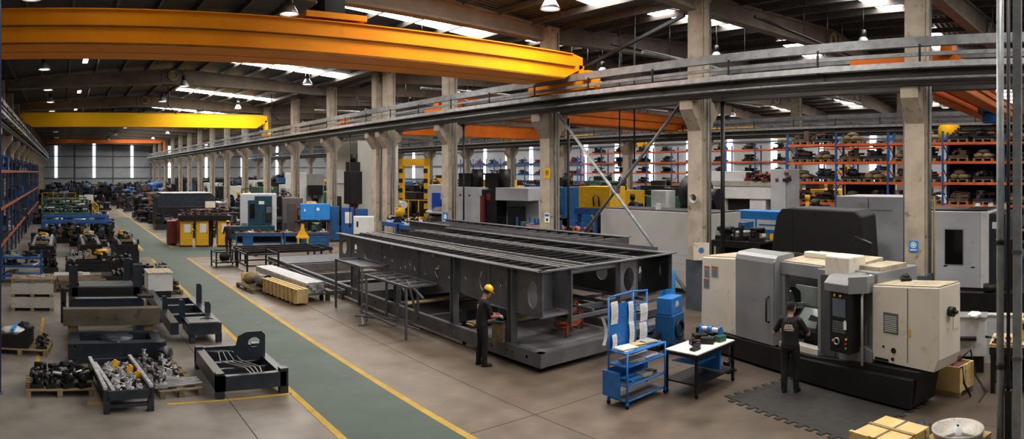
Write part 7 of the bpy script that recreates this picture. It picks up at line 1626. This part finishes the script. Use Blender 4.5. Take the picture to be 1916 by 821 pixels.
# horizontal services in the middle hall: pipes and trays strung across from row to row
for i, (y, z, r, m_) in enumerate(((14.6, 8.3, 0.06, DUCT), (16.0, 8.75, 0.05, STEELDK), (21.5, 8.4, 0.06, DUCT), (23.0, 8.8, 0.05, STEELDK), (29.0, 8.5, 0.06, DUCT), (36.4, 8.5, 0.05, STEELDK), (10.2, 8.9, 0.05, STEELDK), (43.5, 8.6, 0.06, DUCT))):
    t = thing('service_pipe', 'thin service pipe strung across the middle hall under the roof beams, %s from the camera' % ordinal((2, 3, 4, 5, 6, 7, 0, 8)[i]), 'pipe', (17.2, y, z))
    MB().cyl((0, 0, 0), (19.7, 0, 0), r, n=8).build('pipe', m_, t)
    for k in range(1, 6): MB().cyl((k * 3.3, 0, 0), (k * 3.3, 0, roofz(17.2 + k * 3.3) - z - 0.02), 0.012, n=6).build('hanger', STEELDK, t)
for i, (x, z, m_) in enumerate(((22.0, 8.7, DUCT), (28.0, 8.9, STEELDK), (33.0, 8.6, DUCT))):
    t = thing('cable_ladder', 'long cable ladder running along the middle hall under the roof, %s from the near columns' % ordinal(i), 'cable tray', (x, 2, z))
    b = MB().box(-0.2, -0.17, 0, 110, 0, 0.1).box(0.17, 0.2, 0, 110, 0, 0.1)
    for k in range(90): b.box(-0.17, 0.17, k * 1.2, k * 1.2 + 0.04, 0.02, 0.05)
    b.build('ladder', m_, t)
    for k in range(18): MB().cyl((0, 2 + k * 6, 0.05), (0, 2 + k * 6, roofz(x) - z - 0.02), 0.012, n=6).build('hanger', STEELDK, t)
# cables hanging under the far beams of the main hall
for i, (x, y, z) in enumerate(((6.3, 39.85, 9.56), (11.2, 53.75, 9.36), (12.8, 39.85, 9.28))):
    tag(MB().box(-0.3, 0.3, -0.1, 0.1, -0.12, 0.0).tube([(0, 0, -0.1), (0.1, 0, -0.7), (0.0, 0, -1.2), (0.35, 0, -1.6), (0.5, 0, -1.75)], 0.035).build('hanging_cable', STEELDK),
        'loose black cable hanging from a roof beam above the aisle hall, %s from the left' % ordinal(i), 'cable', None, (x, y, z - 0.02))
# ---------------------------------------------------------------- filling: rows of parts on the floor, set only where the floor is free
bpy.context.view_layer.update()
def boxes_in_place():
    out = {}
    for o in COL.objects:
        if o.type != 'MESH': continue
        r = o
        while r.parent is not None: r = r.parent
        if r.get('kind') == 'structure': continue
        c = [o.matrix_world @ Vector(q) for q in o.bound_box]
        lo = [min(p[i] for p in c) for i in range(3)]; hi = [max(p[i] for p in c) for i in range(3)]
        if lo[2] > 3.2: continue
        if r.name in out:
            a, b = out[r.name]; out[r.name] = ([min(a[i], lo[i]) for i in range(3)], [max(b[i], hi[i]) for i in range(3)])
        else: out[r.name] = (lo, hi)
    return [(a[0], b[0], a[1], b[1]) for a, b in out.values()]
OCC = boxes_in_place()
def place_free(x, y, sx, sy, rz, gap=0.06):
    if abs(math.sin(rz)) > 0.7: sx, sy = sy, sx
    k = 0.5 + 0.25 * abs(math.sin(2 * rz))
    q = (x - sx * k - gap, x + sx * k + gap, y - sy * k - gap, y + sy * k + gap)
    for a in OCC:
        if a[0] < q[1] and q[0] < a[1] and a[2] < q[3] and q[2] < a[3]: return False
    OCC.append(q); return True
def fill(n, xr, yr, sizes, label, group, m1s, m2s, name='machine_part', cat='machine part', lane=True, seed=0, stuff=False, rots=(0, 1.57, 3.14)):
    """n parts at free places; near ones as objects of their own"""
    r = random.Random(seed); made = 0; tries = 0; heap = MB()
    while made < n and tries < n * 14:
        tries += 1; x = r.uniform(*xr); y = r.uniform(*yr); s_ = sizes[tries % len(sizes)]; rz = r.choice(rots)
        if lane and 3.7 < x < 7.0 and y < 96: continue
        if not place_free(x, y, s_[0], s_[1], rz): continue
        made += 1
        if stuff:
            c = casting_mesh(made % 12, *s_, m1s[made % len(m1s)], m2s[(made // 2) % len(m2s)])
            M = Matrix.Translation((x, y, 0)) @ Matrix.Rotation(rz, 4, 'Z'); o0 = len(heap.v)
            heap.v += [tuple(M @ Vector(v)) for v in c.v]; heap.f += [[i + o0 for i in f] for f in c.f]; heap.sm += c.sm
            for m_ in c.mats: heap.use(m_)
            heap.mi += [heap.mats.index(c.mats[i]) for i in c.mi]
        else: casting(label, (x, y, 0), s_, rz, made, m1s[made % len(m1s)], m2s[(made // 2) % len(m2s)], group, name, cat)
    if stuff: tag(heap.build(name, None), label, cat)['kind'] = 'stuff'
    return made
fill(8, (16.2, 18.6), (20.0, 28.0), ((0.9, 0.85, 2.3), (0.8, 0.7, 2.0)), 'dark part with fittings standing before the long white machining centre', 'parts before the long white machining centre', (DKPART, MBLUE, GREEN, STEELDK), (DKPART, RED, STEELDK), lane=False, seed=11, name='fixture')
fill(6, (23.0, 26.5), (36.5, 44.0), ((1.1, 1.1, 2.4), (0.9, 0.9, 3.0)), 'yellow or grey robot part inside the yellow cell', 'parts in the yellow cell', (GREYCARD, SAFETY), (SAFETY, DKPART), lane=False, seed=12, name='robot_part', cat='robot part')
B3 = (DKPART, STEELDK, DKPART2, STEELBLUE)
fill(66, (-2.2, 3.3), (37.0, 78.0), ((1.2, 1.4, 1.0), (1.0, 1.6, 0.8), (1.2, 1.1, 1.3), (0.8, 0.9, 0.7)), 'dark oily machine part standing in rows on the floor left of the distant aisle', 'parts left of the distant aisle', B3, (DKPART2, BARE, RUST, STEELDK), seed=3)
fill(72, (7.2, 15.8), (43.0, 84.0), ((1.3, 1.6, 1.3), (1.2, 1.8, 1.0), (1.4, 1.3, 1.6), (1.5, 1.5, 2.0)), 'dark oily machine part heaped on the floor right of the distant aisle', 'parts right of the distant aisle', B3, (DKPART2, RUST, STEELDK, REDBR, BARE, STEELDK), seed=4)
fill(60, (17.6, 24.0), (20.0, 46.0), ((0.8, 0.9, 2.0), (0.9, 0.8, 1.6), (0.8, 0.8, 2.5), (0.6, 0.7, 1.8)), 'dark machine part crowded behind the welded frame, among benches and columns', 'clutter behind the welded frame', (DKPART, STEELDK, MBLUE, DKPART2, GREEN), (DKPART, RED, SAFETY, STEELDK, WHITEM), lane=False, seed=5, name='fixture')
fill(34, (17.6, 24.0), (47.0, 75.0), ((1.1, 1.1, 1.8), (1.0, 1.2, 1.3)), 'dark part with coloured fittings standing behind the distant columns', 'parts behind the distant columns', (DKPART, STEELDK, DKPART2, MBLUE), (STEELDK, DKPART, RED, STEELDK), lane=False, seed=6, name='fixture')
fill(40, (22.5, 35.0), (9.0, 46.0), ((1.0, 1.0, 2.8), (1.1, 1.0, 2.2), (0.8, 1.3, 3.2)), 'tall dark or coloured machine part among the machines of the middle hall', 'machine parts of the middle hall', (DKPART, SAFETY, MBLUE, STEELDK), (SAFETY, DKPART, RACKBL, RED), lane=False, seed=7, name='fixture')
fill(46, (37.8, 49.0), (10.0, 70.0), ((1.2, 1.2, 2.6), (1.1, 1.3, 3.2)), 'blue or yellow part standing in the farthest hall before the blue racking', 'parts of the farthest hall', (MBLUE, DKPART, SAFETY, STEELDK), (SAFETY, RACKBL, DKPART, RED), lane=False, seed=8, name='fixture')
fill(170, (-2.6, 16.2), (84.0, 125.5), ((1.6, 1.5, 2.3), (1.4, 1.8, 2.9), (1.8, 1.6, 2.0), (1.2, 1.2, 1.5)), 'crowded heap of blue black machine parts at the foot of the far end wall', None, (DKPART2, STEELDK, DKPART, STEELBLUE, MBLUE), (DKPART, STEELDK, RACKBL, DKPART2, RUST), seed=9, stuff=True, name='parts_heap', cat='heap of parts')
